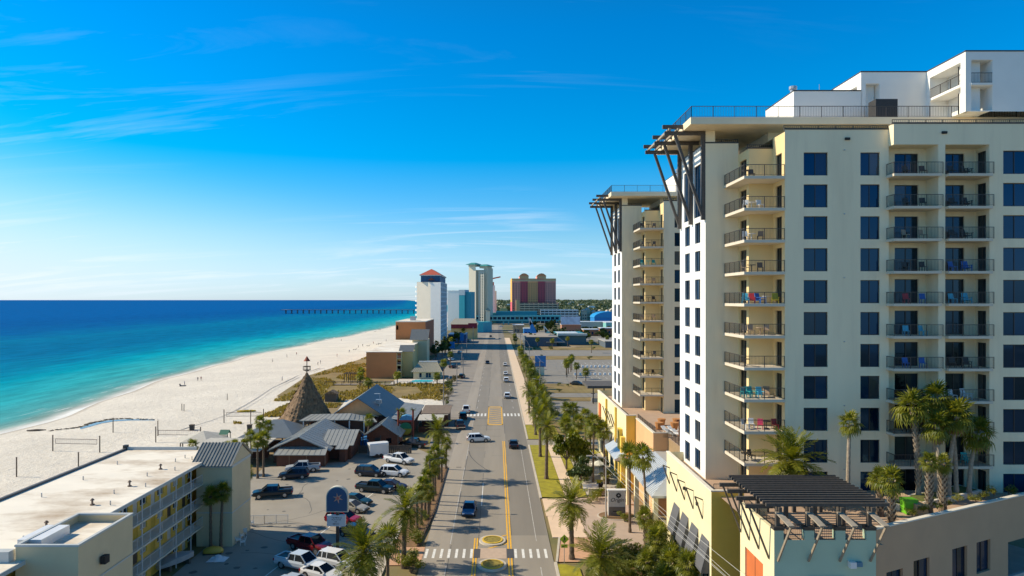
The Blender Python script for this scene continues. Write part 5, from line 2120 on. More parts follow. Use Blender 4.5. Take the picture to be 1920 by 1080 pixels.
def get_car(kind):
    if kind not in CARM:
        P = car_parts(kind)
        mm = {'body': paint('white', (.75, .75, .74)), 'windshield': CARGLASS, 'rear_window': CARGLASS, 'side_window': CARGLASS, 'load_bed': TRIM, 'front_bumper': CHROME if kind == 'pickup' else TRIM, 'rear_bumper': CHROME if kind == 'pickup' else TRIM, 'grille': TRIM,
              'headlight': HEAD, 'tail_light': TAIL, 'mirror': TRIM, 'wheel': BLACK, 'rim': RIMM, 'wheel_arch': TRIM}
        det = {k: v.mesh(k, mm[k]) for k, v in P.items()}
        # one joined mesh for far traffic
        j = MB()
        order = ['body', 'windshield', 'rear_window', 'side_window', 'front_bumper', 'rear_bumper', 'headlight', 'tail_light', 'wheel_arch']
        ml = [paint('white', None)] + [CARGLASS, TRIM, HEAD, TAIL, BLACK]
        idx = {'body': 0, 'windshield': 1, 'rear_window': 1, 'side_window': 1, 'front_bumper': 2, 'rear_bumper': 2, 'headlight': 3, 'tail_light': 4, 'wheel_arch': 2}
        for k in order:
            for f in P[k].f:
                j.poly([P[k].v[i] for i in f], idx[k])
                if k in ('headlight', 'tail_light'):
                    j.poly([(P[k].v[i][0], -P[k].v[i][1], P[k].v[i][2]) for i in reversed(f)], idx[k])
        S = SPEC[kind]
        for x in S['wx']:
            for s in (-1, 1):
                j.tube([(x, s * .80 - .11, S['wr']), (x, s * .80 + .11, S['wr'])], [S['wr']] * 2, 12, 5)
        CARM[kind] = (det, j.mesh('car', ml))
    return CARM[kind]


def car(kind, pos, heading, pname, pcol, label, near=True, z=0.0, name=None):
    det, joined = get_car(kind)
    nm = name or {'sedan': 'parked_car', 'suv': 'suv', 'pickup': 'pickup_truck', 'van': 'van'}[kind]
    p = paint(pname, pcol)
    loc = Vector((pos[0], pos[1], z))
    cat = {'sedan': 'car', 'suv': 'car', 'pickup': 'pickup truck', 'van': 'van'}[kind]
    if not near:
        o = link(nm, joined, loc=loc)
        o.rotation_euler = (0, 0, R(heading))
        o.material_slots[0].link = 'OBJECT'
        o.material_slots[0].material = p
        return tag(o, label, cat, 'far traffic and parked cars')
    T = thing(nm, loc, label, cat, 'cars on the road and in the lots', R(heading))
    S = SPEC[kind]
    for k, me in det.items():
        if k in ('wheel', 'rim'):
            continue
        o = link(k, me, T)
        if k == 'body':
            o.material_slots[0].link = 'OBJECT'
            o.material_slots[0].material = p
        if k in ('headlight', 'tail_light', 'mirror'):
            o2 = link(k, me, T)
            o2.scale = (1, -1, 1)
    wy = .82 if kind == 'sedan' else .86
    for x in S['wx']:
        for s in (-1, 1):
            w = link('wheel', det['wheel'], T, (x, s * wy, S['wr']))
            link('rim', det['rim'], w)
    return T


def C2(px, py):
    g = G(px, py)
    return (g.x, g.y)


NAVY, DARK, SILV, WHT, REDP, LBLUE, TEALP, BEIGE = (.012, .018, .032), (.010, .012, .014), (.42, .45, .47), (.74, .74, .73), (.26, .012, .012), (.50, .58, .64), (.02, .055, .06), (.40, .36, .28)
car('suv', C2(551, 897), 190, 'navy', NAVY, 'dark navy SUV parked at the head of the lot by the palms')
car('pickup', C2(568, 884), 192, 'silver', SILV, 'silver pickup truck behind the dark navy SUV')
car('pickup', C2(511, 932), 194, 'blue_black', (.009, .018, .026), 'blue-black pickup truck standing alone at the left of the lot')
car('suv', C2(694, 892), -12, 'navy', NAVY, 'dark SUV with a pale roof beside the white SUV')
car('suv', C2(739, 892), -14, 'white', WHT, 'white SUV nose out beside the dark SUV')
car('pickup', C2(748, 868), -30, 'white', WHT, 'white pickup truck near the white trailer')
car('pickup', C2(703, 922), -16, 'dark_teal', (.010, .02, .022), 'dark green pickup truck in the middle of the lot')
car('sedan', C2(734, 917), -14, 'wine', (.035, .008, .012), 'dark wine red car behind the dark green pickup')
car('sedan', C2(667, 945), -20, 'teal', TEALP, 'dark teal car half hidden behind the blue starfish sign')
car('sedan', C2(660, 958), -20, 'beige', BEIGE, 'beige car between the teal car and the red SUV')
car('suv', C2(645, 982), -18, 'red', (.35, .012, .02), 'bright red SUV behind the white marquee board')
car('sedan', C2(668, 1005), -24, 'deep_blue', (.008, .018, .055), 'deep blue sedan beside the sign pole')
car('pickup', C2(581, 1031), -30, 'dark_red', (.17, .008, .012), 'dark red pickup truck in the motel shade')
car('pickup', C2(562, 1066), -25, 'pale_blue', (.52, .58, .63), 'pale blue-white pickup truck nearest the motel')
car('suv', (-17.2, 74.2), -26, 'white', WHT, 'white SUV under the broad date palm')
car('sedan', (-18.2, 71.2), -26, 'white', WHT, 'white car at the bottom edge, nearer than the white SUV')
car('sedan', (-20.0, 68.2), -26, 'silver', SILV, 'silver car cut by the bottom edge of the picture')
# entrance court and street parking of the restaurant
car('pickup', C2(776, 838), 160, 'black', DARK, 'black pickup truck by the restaurant entrance')
car('pickup', C2(862, 802), 100, 'navy', NAVY, 'navy pickup truck parked on the shoulder, first of three')
car('suv', C2(868, 785), 95, 'dark_teal', DARK, 'dark car parked on the shoulder, second of three')
car('pickup', C2(874, 773), 92, 'white', WHT, 'white pickup parked on the shoulder, third of three')
# road
car('sedan', C2(880, 962), -92, 'road_blue', (.01, .045, .14), 'blue car coming down the lane towards the crosswalk', name='car')
car('suv', C2(897, 828), 8, 'white', WHT, 'white car turning across the near part of the road')
car('sedan', C2(963, 838), 90, 'navy', NAVY, 'dark blue car driving away in the right lane', name='car')
for i, (x, y, pn, pc, k, hd, lb) in enumerate([
        (951, 746, 'white', WHT, 'suv', 90, 'white car driving away, nearest of the row of four'),
        (949, 716, 'white', WHT, 'suv', 90, 'white car driving away, second of the row of four'),
        (948, 703, 'white', WHT, 'sedan', 90, 'white car driving away, third of the row of four'),
        (947, 686, 'white', WHT, 'sedan', 90, 'white car driving away, farthest of the row of four'),
        (914, 682, 'black', DARK, 'sedan', -90, 'black car coming up beside the tower shadows'),
        (920, 632, 'black', DARK, 'sedan', -90, 'black car far up the road'),
        (1082, 722, 'dark_teal', TEALP, 'sedan', -30, 'teal car alone in the empty lot'),
        (866, 709, 'black', DARK, 'suv', 80, 'black SUV on the shoulder by the pool building'),
        (862, 662, 'white', WHT, 'sedan', 80, 'white car parked before the white tower'),
        (895, 622, 'white', WHT, 'van', 90, 'white van near the sky bridge'),
        (905, 618, 'silver', SILV, 'sedan', 90, 'silver car near the sky bridge'),
        (880, 640, 'silver', SILV, 'sedan', 70, 'silver car parked left of the far road'),
        (886, 634, 'navy', NAVY, 'sedan', 70, 'navy car parked left of the far road'),
        (965, 616, 'navy', NAVY, 'sedan', 0, 'navy car on the far cross street'),
        (940, 613, 'white', WHT, 'sedan', 0, 'white car on the far cross street'),
        (1065, 640, 'white', WHT, 'van', 0, 'white van beside the low blue attraction'),
        (850, 690, 'navy', NAVY, 'suv', 60, 'navy car in the motel drive'),
        (846, 676, 'white', WHT, 'sedan', 60, 'white car in the motel drive'),
]):
    car(k, C2(x, y), hd, pn, pc, lb, near=False)

# white box trailer
t = thing('box_trailer', G(708, 856), 'white enclosed box trailer parked by the blue dumpsters', 'trailer', rz=R(25))
mb = MB()
secs = []
for x, w in ((-1.7, 1.0), (1.5, 1.0), (1.95, .55)):
    secs.append([(x, -w, .45), (x, w, .45), (x, w, 2.45), (x, w * .9, 2.6), (x, -w * .9, 2.6), (x, -w, 2.45)])
loft(mb, secs)
o = link('body', mb.mesh('body', METALW), t)
mb = MB(); mb.bar((1.9, 0, .45), (2.9, 0, .4), .1); link('drawbar', mb.mesh('drawbar', TRIM), t)
mb = MB(); mb.box(-1.72, -1.705, -.85, .85, .6, 2.3); link('rear_door', mb.mesh('rear_door', GREYMET), t)
wm = MB(); wm.tube([(0, -.1, 0), (0, .1, 0)], [.36, .36], 14); wm = wm.mesh('wheel', BLACK)
for s in (-1.05, 1.05):
    for x in (-.4, .4):
        link('wheel', wm, t, (x, s, .36))
# dumpsters
for i, (p, lb) in enumerate((((684, 840), 'blue dumpster nearest the trailer'), ((687, 833), 'blue dumpster in the middle of the three by the ramp'), ((690, 826), 'blue dumpster farthest from the trailer, by the ramp'))):
    t = thing('dumpster', G(*p), lb, 'dumpster', 'blue dumpsters', R(70))
    mb = MB()
    mb.extrude([(-.7, .15), (.7, .15), (.85, 1.2), (.85, 1.35), (-.8, 1.7), (-.8, .3)], 'x', -.95, .95)
    link('bin', mb.mesh('bin', mat('dumpster_blue', (.03, .16, .42), .5, .1)), t)
    mb = MB(); mb.bar((0, -.85, 1.74), (0, .9, 1.40), 1.85, .06); link('lid', mb.mesh('lid', mat('dumpster_lid', (.05, .22, .5), .5, .1)), t)

# ================================================================ near motel (left)
ROOFW = mat('white_roof_membrane', (0.86, 0.79, 0.66), 0.85, 0.06, 0.4, stain=0.8, stain_col=(0.34, 0.225, 0.12), stain_scale=0.19, stretch=(.5, 1, 1), detail=6, stain_lo=0.47)
OCHRE = mat('ochre_wall', (0.78, 0.50, 0.09), 0.85, 0.12, 0.6)
SAND_W = mat('sand_wall', (0.64, 0.53, 0.33), 0.85, 0.05, 0.6, stain=.15, stain_col=(.42, .36, .25), stain_scale=.4)
RIBM = mat('ribbed_metal_roof', (0.30, 0.30, 0.27), 0.35, 0.08, 1, metal=.4)
GREYP = mat('grey_parapet', (0.50, 0.52, 0.50), 0.6, 0.06)
DOORY = mat('yellow_door', (0.62, 0.40, 0.05), 0.6, 0.1)
DOORW = mat('pale_door', (0.62, 0.58, 0.5), 0.6, 0.1)
WRAIL = mat('white_rail', (0.62, 0.63, 0.62), 0.5, 0.05)


def ribbed_roof(T, name, a, b, c, d, n, m=RIBM):
    """sloping metal sheet a,b (eave) c,d (ridge) with standing seams"""
    a, b, c, d = map(Vector, (a, b, c, d))
    mb = MB()
    nrm = (b - a).cross(d - a).normalized()
    th = nrm * .1
    mb.poly([a, b, c, d])
    mb.poly([a - th, d - th, c - th, b - th])
    for p, q in ((a, b), (b, c), (c, d), (d, a)):
        mb.poly([p, p - th, q - th, q])
    o = part(T, name, mb, m)
    mb = MB()
    for i in range(n + 1):
        t = i / n
        mb.bar(a.lerp(b, t) + nrm * .03, d.lerp(c, t) + nrm * .03, .06, .09, up=nrm)
    part(o, 'seam', mb, m)
    return o


def make_motel():
    x0, x1, y0, y1, Z = -47.2, -34.55, 40, 87, 9.9
    T = thing('motel_building', (-41, 64, 0), 'long low motel with stained white flat roof and yellow walkways beside the lot', 'motel')
    mb = MB()
    mb.wall((x0, y1, 0), (0, -1, 0), y1 - y0, Z)
    mb.wall((x0, y0, 0), (1, 0, 0), x1 - x0, Z)
    mb.wall((x1 - 1.6, y1, 0), (-1, 0, 0), x1 - 1.6 - x0, Z)
    part(T, 'wall', mb, OCHRE)
    mb = MB()
    mb.box(x0 + .05, x1, y0, y1 - .1, Z - .22, Z)
    part(T, 'roof', mb, ROOFW)
    mb = MB()
    mb.box(x0 - .1, x0 + .22, y0, y1 + .1, Z - .3, Z + .22)
    part(T, 'parapet', mb, mat('dark_parapet', (.10, .10, .10), .6, .1))
    mb = MB()
    mb.box(x0 + .23, x1 - 3.6, y1 - .12, y1 + .1, Z - .3, Z + .35)
    part(T, 'parapet', mb, GREYP)
    mb = MB()
    mb.box(x0 - .2, x0 + .3, y1 - .3, y1 + .2, Z, Z + .6)
    part(T, 'corner_post', mb, CAPM)
    mb = MB()
    mb.box(x1 + .002, x1 + .1, y0, 80, Z - .28, Z + .05)
    part(T, 'gutter', mb, GREYP)
    # walkway side: recessed wall with doors, slabs, railings, posts
    xw = x1 - 1.6
    lev = [0, 2.5, 5.0, 7.45]
    holes = []
    ys = [57 + i * 3.55 for i in range(7)]
    for z in lev:
        for y in ys:
            holes.append((y - y0 + .3, y - y0 + 1.2, z + .02, z + 2.05))
            holes.append((y - y0 + 1.65, y - y0 + 3.0, z + .5, z + 1.95))
    mb = MB()
    mb.wall((xw, y0, 0), (0, 1, 0), 80 - y0, Z - .22, holes, .15)
    part(T, 'wall', mb, OCHRE)
    dm = MB(); dm.box(-.04, .04, 0, .9, 0, 2.03)
    dmesh = [dm.mesh('door', DOORY), dm.mesh('door', DOORW), dm.mesh('door', mat('brown_door', (.10, .07, .05), .6, .1))]
    rr = random.Random(2)
    for z in lev:
        for y in ys:
            link('door', dmesh[rr.randrange(3)], T, Vector((xw - .1, y + .3, z + .02)) - T.location)
            window(T, 'window', (xw, y + 1.65, z + .5), (0, 1, 0), 1.35, 1.45, 1, depth=.12, glass=CURTAIN if rr.random() < .3 else None, frame=METALW)
    for z in lev[1:]:
        mb = MB()
        mb.box(xw + .002, x1 + .15, y0, 80.2, z - .18, z)
        s = part(T, 'walkway_slab', mb, mat('pale_slab', (.60, .55, .44), .85, .08))
        mb = MB()
        railing(mb, [(x1 + .05, 56), (x1 + .05, 80.2)], z, 1.0, .2, 2.4)
        part(s, 'railing', mb, WRAIL)
    for y in [56 + i * 3.55 for i in range(7)]:
        mb = MB()
        mb.box(x1 - .05, x1 + .04, y - .05, y + .05, 0, Z - .23)
        part(T, 'post', mb, WRAIL)
    # front stair box near the camera
    mb = MB()
    mb.wall((-35.2, 50, 0), (1, 0, 0), 4.6, 10.9)
    mb.wall((-30.6, 50, 0), (0, 1, 0), 7.5, 10.9)
    mb.wall((-30.6, 57.5, 0), (-1, 0, 0), 4.6, 10.9)
    mb.wall((-35.2, 57.5, Z - 1), (0, -1, 0), 7.5, 1 + 1.0)
    part(T, 'stair_box', mb, SAND_W)
    mb = MB()
    for (a, b_, c, d) in ((-35.25, -30.55, 49.95, 50.2), (-35.25, -30.55, 57.3, 57.55)):
        mb.box(a, b_, c, d, 10.9, 11.05)
    mb.box(-30.8, -30.55, 50.21, 57.29, 10.9, 11.05)
    mb.box(-35.25, -35.0, 50.21, 57.29, 10.9, 11.05)
    part(T, 'coping', mb, GREYP)
    mb = MB()
    mb.poly([(-35.2, 50, 10.3), (-30.6, 50, 10.3), (-30.6, 57.5, 10.3), (-35.2, 57.5, 10.3)])
    part(T, 'roof', mb, ROOFW)
    mb = MB()
    mb.box(-35.9, -34.1, 51.2, 54.6, Z + .02, 11.0)
    part(T, 'roof_hatch', mb, METALW)
    mb = MB()
    mb.box(-30.5, -30.1, 52.6, 53.2, 8.6, 9.2)
    part(T, 'floodlight', mb, BLACK)
    mb = MB(); mb.box(-30.55, -30.59 + .06, 50.1, 57.4, 7.6, 7.72)
    part(T, 'band', mb, GREYP)
    mb = MB()
    mb.box(-39.5, -35.35, 49.5, 50.2, Z + .01, 10.7)
    part(T, 'parapet', mb, GREYP)
    # far stair tower with ribbed roof
    a0, a1, b0, b1 = -35.2, -31.0, 80.2, 86.2
    mb = MB()
    mb.box(a0, a1, b0, b1, 0, 9.5)
    part(T, 'stair_tower', mb, SAND_W)
    mb = MB()
    for z in (3.9, ):
        mb.box(a0 - .02, a1 + .04, b0 - .04, b1 + .02, z, z + .14)
    mb.box(a0 - .02, a1 + .05, b0 - .05, b1 + .02, 9.25, 9.55)
    part(T, 'band', mb, GREYP)
    ym = (b0 + b1) / 2
    ribbed_roof(T, 'roof', (a0 - .5, b0 - .5, 9.55), (a1 + .1, b0 - .5, 9.55), (a1 + .1, ym, 11.6), (a0 - .5, ym, 11.6), 12)
    ribbed_roof(T, 'roof', (a1 + .1, b1 + .5, 9.55), (a0 - .5, b1 + .5, 9.55), (a0 - .5, ym, 11.6), (a1 + .1, ym, 11.6), 12)
    mb = MB()
    for x in (a0, a1 - .02):
        mb.extrude([(b0, 9.55), (b1, 9.55), (ym, 11.4)], 'x', x, x + .02)
    part(T, 'gable', mb, SAND_W)
    # roof vents
    vp = MB(); vp.cyl((0, 0), .06, 0, .4, 8)
    vm = vp.mesh('vent_pipe', GREYMET)
    vt = MB(); vt.cyl((0, 0), .2, 0, .1, 10); vt.cyl((0, 0), .09, .1, .45, 8); vt.cyl((0, 0), .2, .45, .62, 10, r2=.07)
    vtm = vt.mesh('roof_turbine', mat('rusty_vent', (.16, .11, .08), .7, .3))
    for i, (px, py) in enumerate([(301, 880), (243, 912), (173, 947), (87, 990)]):
        g = G(px, py, Z)
        link('roof_turbine', vtm, T, Vector((g.x, g.y, Z)) - T.location)
    for (px, py) in [(347, 859), (329, 866), (276, 893), (273, 913), (214, 926), (207, 947), (220, 871), (156, 900), (125, 990), (78, 932), (44, 1014), (82, 996), (328, 882), (360, 862)]:
        g = G(px, py, Z)
        link('vent_pipe', vm, T, Vector((g.x, g.y, Z)) - T.location)
    return T


make_motel()

# poolside clutter in front of the motel stair tower
t = thing('paddle_boat', G(400, 1036), 'upturned yellow boat lying beside the motel stair tower', 'boat', rz=R(10))
mb = MB()
secs = []
for x, w, h in ((-1.1, .25, .35), (-.8, .55, .6), (0, .7, .75), (.8, .55, .6), (1.1, .2, .35)):
    secs.append([(x, w * math.cos(a), h * math.sin(a)) for a in [i * math.pi / 8 for i in range(9)]])
loft(mb, secs)
link('hull', mb.mesh('hull', mat('yellow_hull', (.55, .36, .05), .5, .1), True), t)
mb = MB(); mb.box(-1.0, 1.0, -.74, .74, -.02, .08); link('gunwale', mb.mesh('gunwale', TRIM), t)
mb = MB()
rr = random.Random(4)
n = 9
for i in range(n):
    for j in range(n):
        mb.v.append((i * .25 - 1.1 + rr.uniform(-.05, .05), j * .2 - .8 + rr.uniform(-.05, .05), .05 + .35 * rr.random() * math.sin(math.pi * i / (n - 1)) * math.sin(math.pi * j / (n - 1)) + .25 * math.sin(math.pi * i / (n - 1)) * math.sin(math.pi * j / (n - 1))))
for i in range(n - 1):
    for j in range(n - 1):
        a = i * n + j
        mb.f.append((a, a + n, a + n + 1, a + 1)); mb.m.append(0)
o = single('tarpaulin', mb, mat('white_tarpaulin', (.66, .68, .7), .6, .1), 'crumpled white tarpaulin on the ground by the upturned boat', 'tarpaulin', base=(0, 0, 0))
o.location = G(410, 1050)


def white_chair(p, rz, label):
    mb = MB()
    mb.box(-.25, .25, -.25, .25, .38, .43)
    mb.bar((-.25, -.25, 0), (-.25, -.25, .62), .05); mb.bar((-.25, .25, 0), (-.25, .25, .62), .05)
    mb.bar((.25, -.25, 0), (.25, -.25, .62), .05); mb.bar((.25, .25, 0), (.25, .25, .62), .05)
    mb.bar((-.25, 0, .42), (-.42, 0, .95), .5, .05, up=(1, 0, 0))
    mb.bar((-.25, -.25, .62), (.25, -.25, .62), .06, .04); mb.bar((-.25, .25, .62), (.25, .25, .62), .06, .04)
    o = single('lawn_chair', mb, METALW, label, 'chair', 'white plastic chairs by the motel', base=(0, 0, 0))
    o.location = p
    o.rotation_euler = (0, 0, R(rz))


for i, (px, py, rz) in enumerate([(447, 1018, 20), (452, 1010, 60), (458, 1003, 120), (463, 992, 10), (470, 986, 80), (455, 1022, 200)]):
    white_chair(G(px, py), rz, f'{ORD[i]} white plastic chair beside the motel stair tower, counted from below')
mb = MB()
railing(mb, [(-34.0, 88), (-30, 88.4), (-27, 88.6)], 0, 1.1, .12, 1.5)
single('pool_fence', mb, WRAIL, 'low white picket fence behind the motel stair tower', 'fence')
t = thing('beached_boat', G(330, 1062), 'pale grey boat hulls stacked on racks beside the motel walkway', 'boat', rz=R(62))
mb = MB()
secs = []
for x, w, h in ((-2.2, .4, .5), (-1.2, .8, .8), (0, .9, .9), (1.2, .7, .85), (2.2, .1, .7)):
    secs.append([(x, w, h + .3), (x, w * .7, .5), (x, 0, .35), (x, -w * .7, .5), (x, -w, h + .3)])
loft(mb, secs)
link('hull', mb.mesh('hull', mat('grey_hull', (.45, .46, .46), .5, .1)), t)
mb = MB(); mb.box(-1.3, -1.1, -.8, .8, 0, .5); link('cradle', mb.mesh('cradle', BARK), t)
mb = MB(); mb.box(1.1, 1.3, -.7, .7, 0, .5); link('cradle', mb.mesh('cradle', BARK), t)

# ================================================================ beach restaurant complex
TIN = mat('grey_tin_roof', (0.32, 0.325, 0.30), 0.5, 0.10, 0.8, metal=.1, stain=.2, stain_col=(.24, .25, .25), stain_scale=.4)
BROWN = mat('brown_boarding', (0.125, 0.050, 0.030), 0.85, 0.2, 3, stretch=(1, 1, .15))
PEACHW = mat('peach_gable', (0.80, 0.42, 0.20), 0.85, 0.08)
THATCH = mat('thatch', (0.225, 0.145, 0.082), 0.95, 0.6, 1.6, 1.0, 9, stretch=(1.5, 1.5, .3), detail=8)
WHITETR = mat('white_trim', (.7, .69, .65), .6, .05)


def panel(T, name, pts, th, m, seams=0, trim=False):
    """thick roof sheet from a quad (a,b eave / c,d ridge)"""
    a, b, c, d = [Vector(p) for p in pts]
    n = (b - a).cross(d - a).normalized()
    if n.z < 0:
        n = -n
    mb = MB()
    t = n * th
    top, bot = [a, b, c, d], [p - t for p in (a, b, c, d)]
    mb.poly(top if (b - a).cross(d - a).z > 0 else list(reversed(top)))
    mb.poly(list(reversed(bot)))
    for i in range(4):
        j = (i + 1) % 4
        mb.poly([top[i], bot[i], bot[j], top[j]])
    o = part(T, name, mb, m)
    if seams:
        mb = MB()
        for i in range(seams + 1):
            k = i / seams
            mb.bar(a.lerp(b, k) + n * .02, d.lerp(c, k) + n * .02, .05, .06, up=n)
        part(o, 'seam', mb, m)
    return o


def gable_house(T, x0, x1, y0, y1, ze, zr, m=None, wm=None, gm=None, over=.6, seams=10, axis='y', wall=True):
    m, wm, gm = m or TIN, wm or BROWN, gm or wm or BROWN
    if axis == 'y':
        xm = (x0 + x1) / 2
        sl = (zr - ze) / (xm - x0)
        ex = over
        panel(T, 'roof', [(x0 - ex, y0 - over, ze - sl * ex), (x0 - ex, y1 + over, ze - sl * ex), (xm, y1 + over, zr), (xm, y0 - over, zr)], .14, m, seams)
        panel(T, 'roof', [(x1 + ex, y0 - over, ze - sl * ex), (x1 + ex, y1 + over, ze - sl * ex), (xm, y1 + over, zr), (xm, y0 - over, zr)], .14, m, seams)
        if wall:
            mb = MB()
            mb.wall((x0, y1, 0), (0, -1, 0), y1 - y0, ze); mb.wall((x1, y0, 0), (0, 1, 0), y1 - y0, ze)
            mb.wall((x0, y0, 0), (1, 0, 0), x1 - x0, ze); mb.wall((x1, y1, 0), (-1, 0, 0), x1 - x0, ze)
            part(T, 'wall', mb, wm)
            mb = MB()
            mb.poly([(x0, y0, ze), (x1, y0, ze), (xm, y0, zr - .16)])
            part(T, 'gable', mb, gm)
            mb = MB()
            mb.poly([(x1, y1, ze), (x0, y1, ze), (xm, y1, zr - .16)])
            part(T, 'gable', mb, gm)
    else:
        ym = (y0 + y1) / 2
        sl = (zr - ze) / (ym - y0)
        panel(T, 'roof', [(x0 - over, y0 - over, ze - sl * over), (x1 + over, y0 - over, ze - sl * over), (x1 + over, ym, zr), (x0 - over, ym, zr)], .14, m, seams)
        panel(T, 'roof', [(x0 - over, y1 + over, ze - sl * over), (x1 + over, y1 + over, ze - sl * over), (x1 + over, ym, zr), (x0 - over, ym, zr)], .14, m, seams)
        if wall:
            mb = MB()
            mb.wall((x0, y1, 0), (0, -1, 0), y1 - y0, ze); mb.wall((x1, y0, 0), (0, 1, 0), y1 - y0, ze)
            mb.wall((x0, y0, 0), (1, 0, 0), x1 - x0, ze); mb.wall((x1, y1, 0), (-1, 0, 0), x1 - x0, ze)
            part(T, 'wall', mb, wm)
            mb = MB()
            mb.poly([(x0, y1, ze), (x0, y0, ze), (x0, ym, zr - .16)])
            part(T, 'gable', mb, gm)
            mb = MB()
            mb.poly([(x1, y0, ze), (x1, y1, ze), (x1, ym, zr - .16)])
            part(T, 'gable', mb, gm)


# thatched cone
def make_cone():
    c = Vector((-41.0, 148, 0))
    T = thing('thatched_tower', c, 'tall thatched cone roof with a red capped mast above the beach', 'thatched roof')
    rr = random.Random(6)
    mb = MB()
    levels = 16
    n = 40
    rings = []
    for i in range(levels + 1):
        t = i / levels
        z = 2.9 + 10.2 * t
        half = 5.5 * (1 - t) ** 1.08 + .22
        if i == 0: half += .25
        ring = []
        for k in range(n):
            a = 2 * math.pi * k / n
            # rounded square plan
            ca, sa = math.cos(a), math.sin(a)
            q = (abs(ca) ** 5 + abs(sa) ** 5) ** (-1 / 5)
            w = half * q * .93 * (1 + rr.uniform(-.018, .018))
            v = Vector((ca * w, sa * w, z + rr.uniform(-.12, .12) * (1 if i else 2.5)))
            v.rotate(Euler((0, 0, R(28))))
            ring.append(c + v)
        rings.append(ring)
    for i in range(levels):
        for k in range(n):
            k2 = (k + 1) % n
            mb.poly([rings[i][k], rings[i][k2], rings[i + 1][k2], rings[i + 1][k]])
    mb.poly(rings[-1])
    part(T, 'thatch', mb, THATCH)
    mb = MB()
    for k in range(1100):
        a = rr.uniform(0, 6.283)
        i = rr.randrange(0, levels)
        p = rings[i][int(a / 6.283 * n) % n]
        u = (p - c); u.z = 0; u.normalize()
        v = Vector((-u.y, u.x, 0))
        q = p + u * .05
        ln = rr.uniform(.3, .7)
        mb.poly([q - v * .2, q + v * .2, q + u * .32 + v * .12 - Vector((0, 0, ln)), q + u * .32 - v * .12 - Vector((0, 0, ln))])
    part(T, 'thatch_tufts', mb, THATCH, kind='stuff')
    for sx, sy in ((-3.6, -3.6), (3.6, -3.6), (3.6, 3.6), (-3.6, 3.6)):
        v = Vector((sx, sy, 0)); v.rotate(Euler((0, 0, R(28))))
        mb = MB(); mb.cyl((c.x + v.x, c.y + v.y), .22, 0, 4.2, 8)
        part(T, 'post', mb, BARK)
    mb = MB(); mb.cyl((c.x, c.y), .09, 12.9, 16.2, 8)
    part(T, 'mast', mb, BARK)
    mb = MB()
    for a in range(6):
        an = a * math.pi / 3
        p = (c.x + .8 * math.cos(an), c.y + .8 * math.sin(an))
        q = (c.x + .8 * math.cos(an + math.pi / 3), c.y + .8 * math.sin(an + math.pi / 3))
        for z in (13.75, 14.55):
            mb.bar((*p, z), (*q, z), .09, .12)
        mb.bar((*p, 13.7), (*p, 14.6), .09)
        mb.bar((c.x, c.y, 13.4), (*p, 13.8), .07)
    part(T, 'lookout_rail', mb, BARK)
    mb = MB(); mb.cyl((c.x, c.y), .75, 15.7, 16.75, 12, r2=.06)
    part(T, 'cap', mb, mat('red_cap', (.30, .07, .035), .7, .15))


make_cone()

# big hall behind
T = thing('restaurant_hall', (-29.5, 155, 0), 'large restaurant hall with blue-grey gable roof and peach gable', 'restaurant')
gable_house(T, -35.4, -23.6, 146.5, 168, 4.2, 8.1, mat('shaded_blue_roof', (.12, .145, .165), .55, .08, .6), BROWN, PEACHW, 1.2, 0)  # blue roof colour darkened for shade on the slope away from the sun
mb = MB()
mb.box(-26.6, -25.4, 150.6, 151.8, 6.0, 6.9)
rv = part(T, 'roof_unit', mb, GREYMET)
mb = MB(); mb.bar((-25.6, 150.4, 5.2), (-25.6, 150.4, 8.3), .07); mb.bar((-26.8, 150.4, 8.3), (-25.5, 150.4, 8.3), .25, .1)
part(rv, 'flue', mb, METALW)
panel(T, 'side_roof', [(-17.6, 145, 3.1), (-17.6, 168, 3.1), (-22.4, 168, 3.7), (-22.4, 145, 3.7)], .15, TIN, 12)
mb = MB()
mb.wall((-22.3, 146, 0), (1, 0, 0), 4.2, 3.0); mb.wall((-18.1, 146, 0), (0, 1, 0), 21, 3.0)
part(T, 'wall', mb, BROWN)
# long low roof between cone and hall
T = thing('restaurant_porch', (-33, 142, 0), 'long low grey hipped porch roof between the cone and the hall', 'restaurant')
panel(T, 'roof', [(-40.2, 139.4, 4.3), (-30.2, 139.4, 4.5), (-30.2, 142.5, 5.3), (-38.6, 142.5, 5.1)], .15, TIN, 10)
panel(T, 'roof', [(-30.1, 139.4, 4.5), (-24.4, 139.8, 4.0), (-25.6, 142.5, 4.4), (-30.1, 142.5, 5.3)], .15, TIN, 6)
panel(T, 'roof', [(-38.6, 145.4, 4.3), (-25, 145.4, 4.2), (-25.6, 142.5, 4.9), (-38.6, 142.5, 5.1)], .15, TIN, 10)
mb = MB(); mb.wall((-38, 140.4, 0), (1, 0, 0), 13, 4.1); mb.wall((-38, 145, 0), (0, -1, 0), 4.6, 4.1); mb.wall((-25, 140.4, 0), (0, 1, 0), 4.6, 4.1)
part(T, 'wall', mb, BROWN)
for x in (-39.4, -36.5, -33, -30, -27):
    mb = MB(); mb.box(x - .1, x + .1, 139.6, 139.8, 0, 4.25); part(T, 'post', mb, WHITETR)
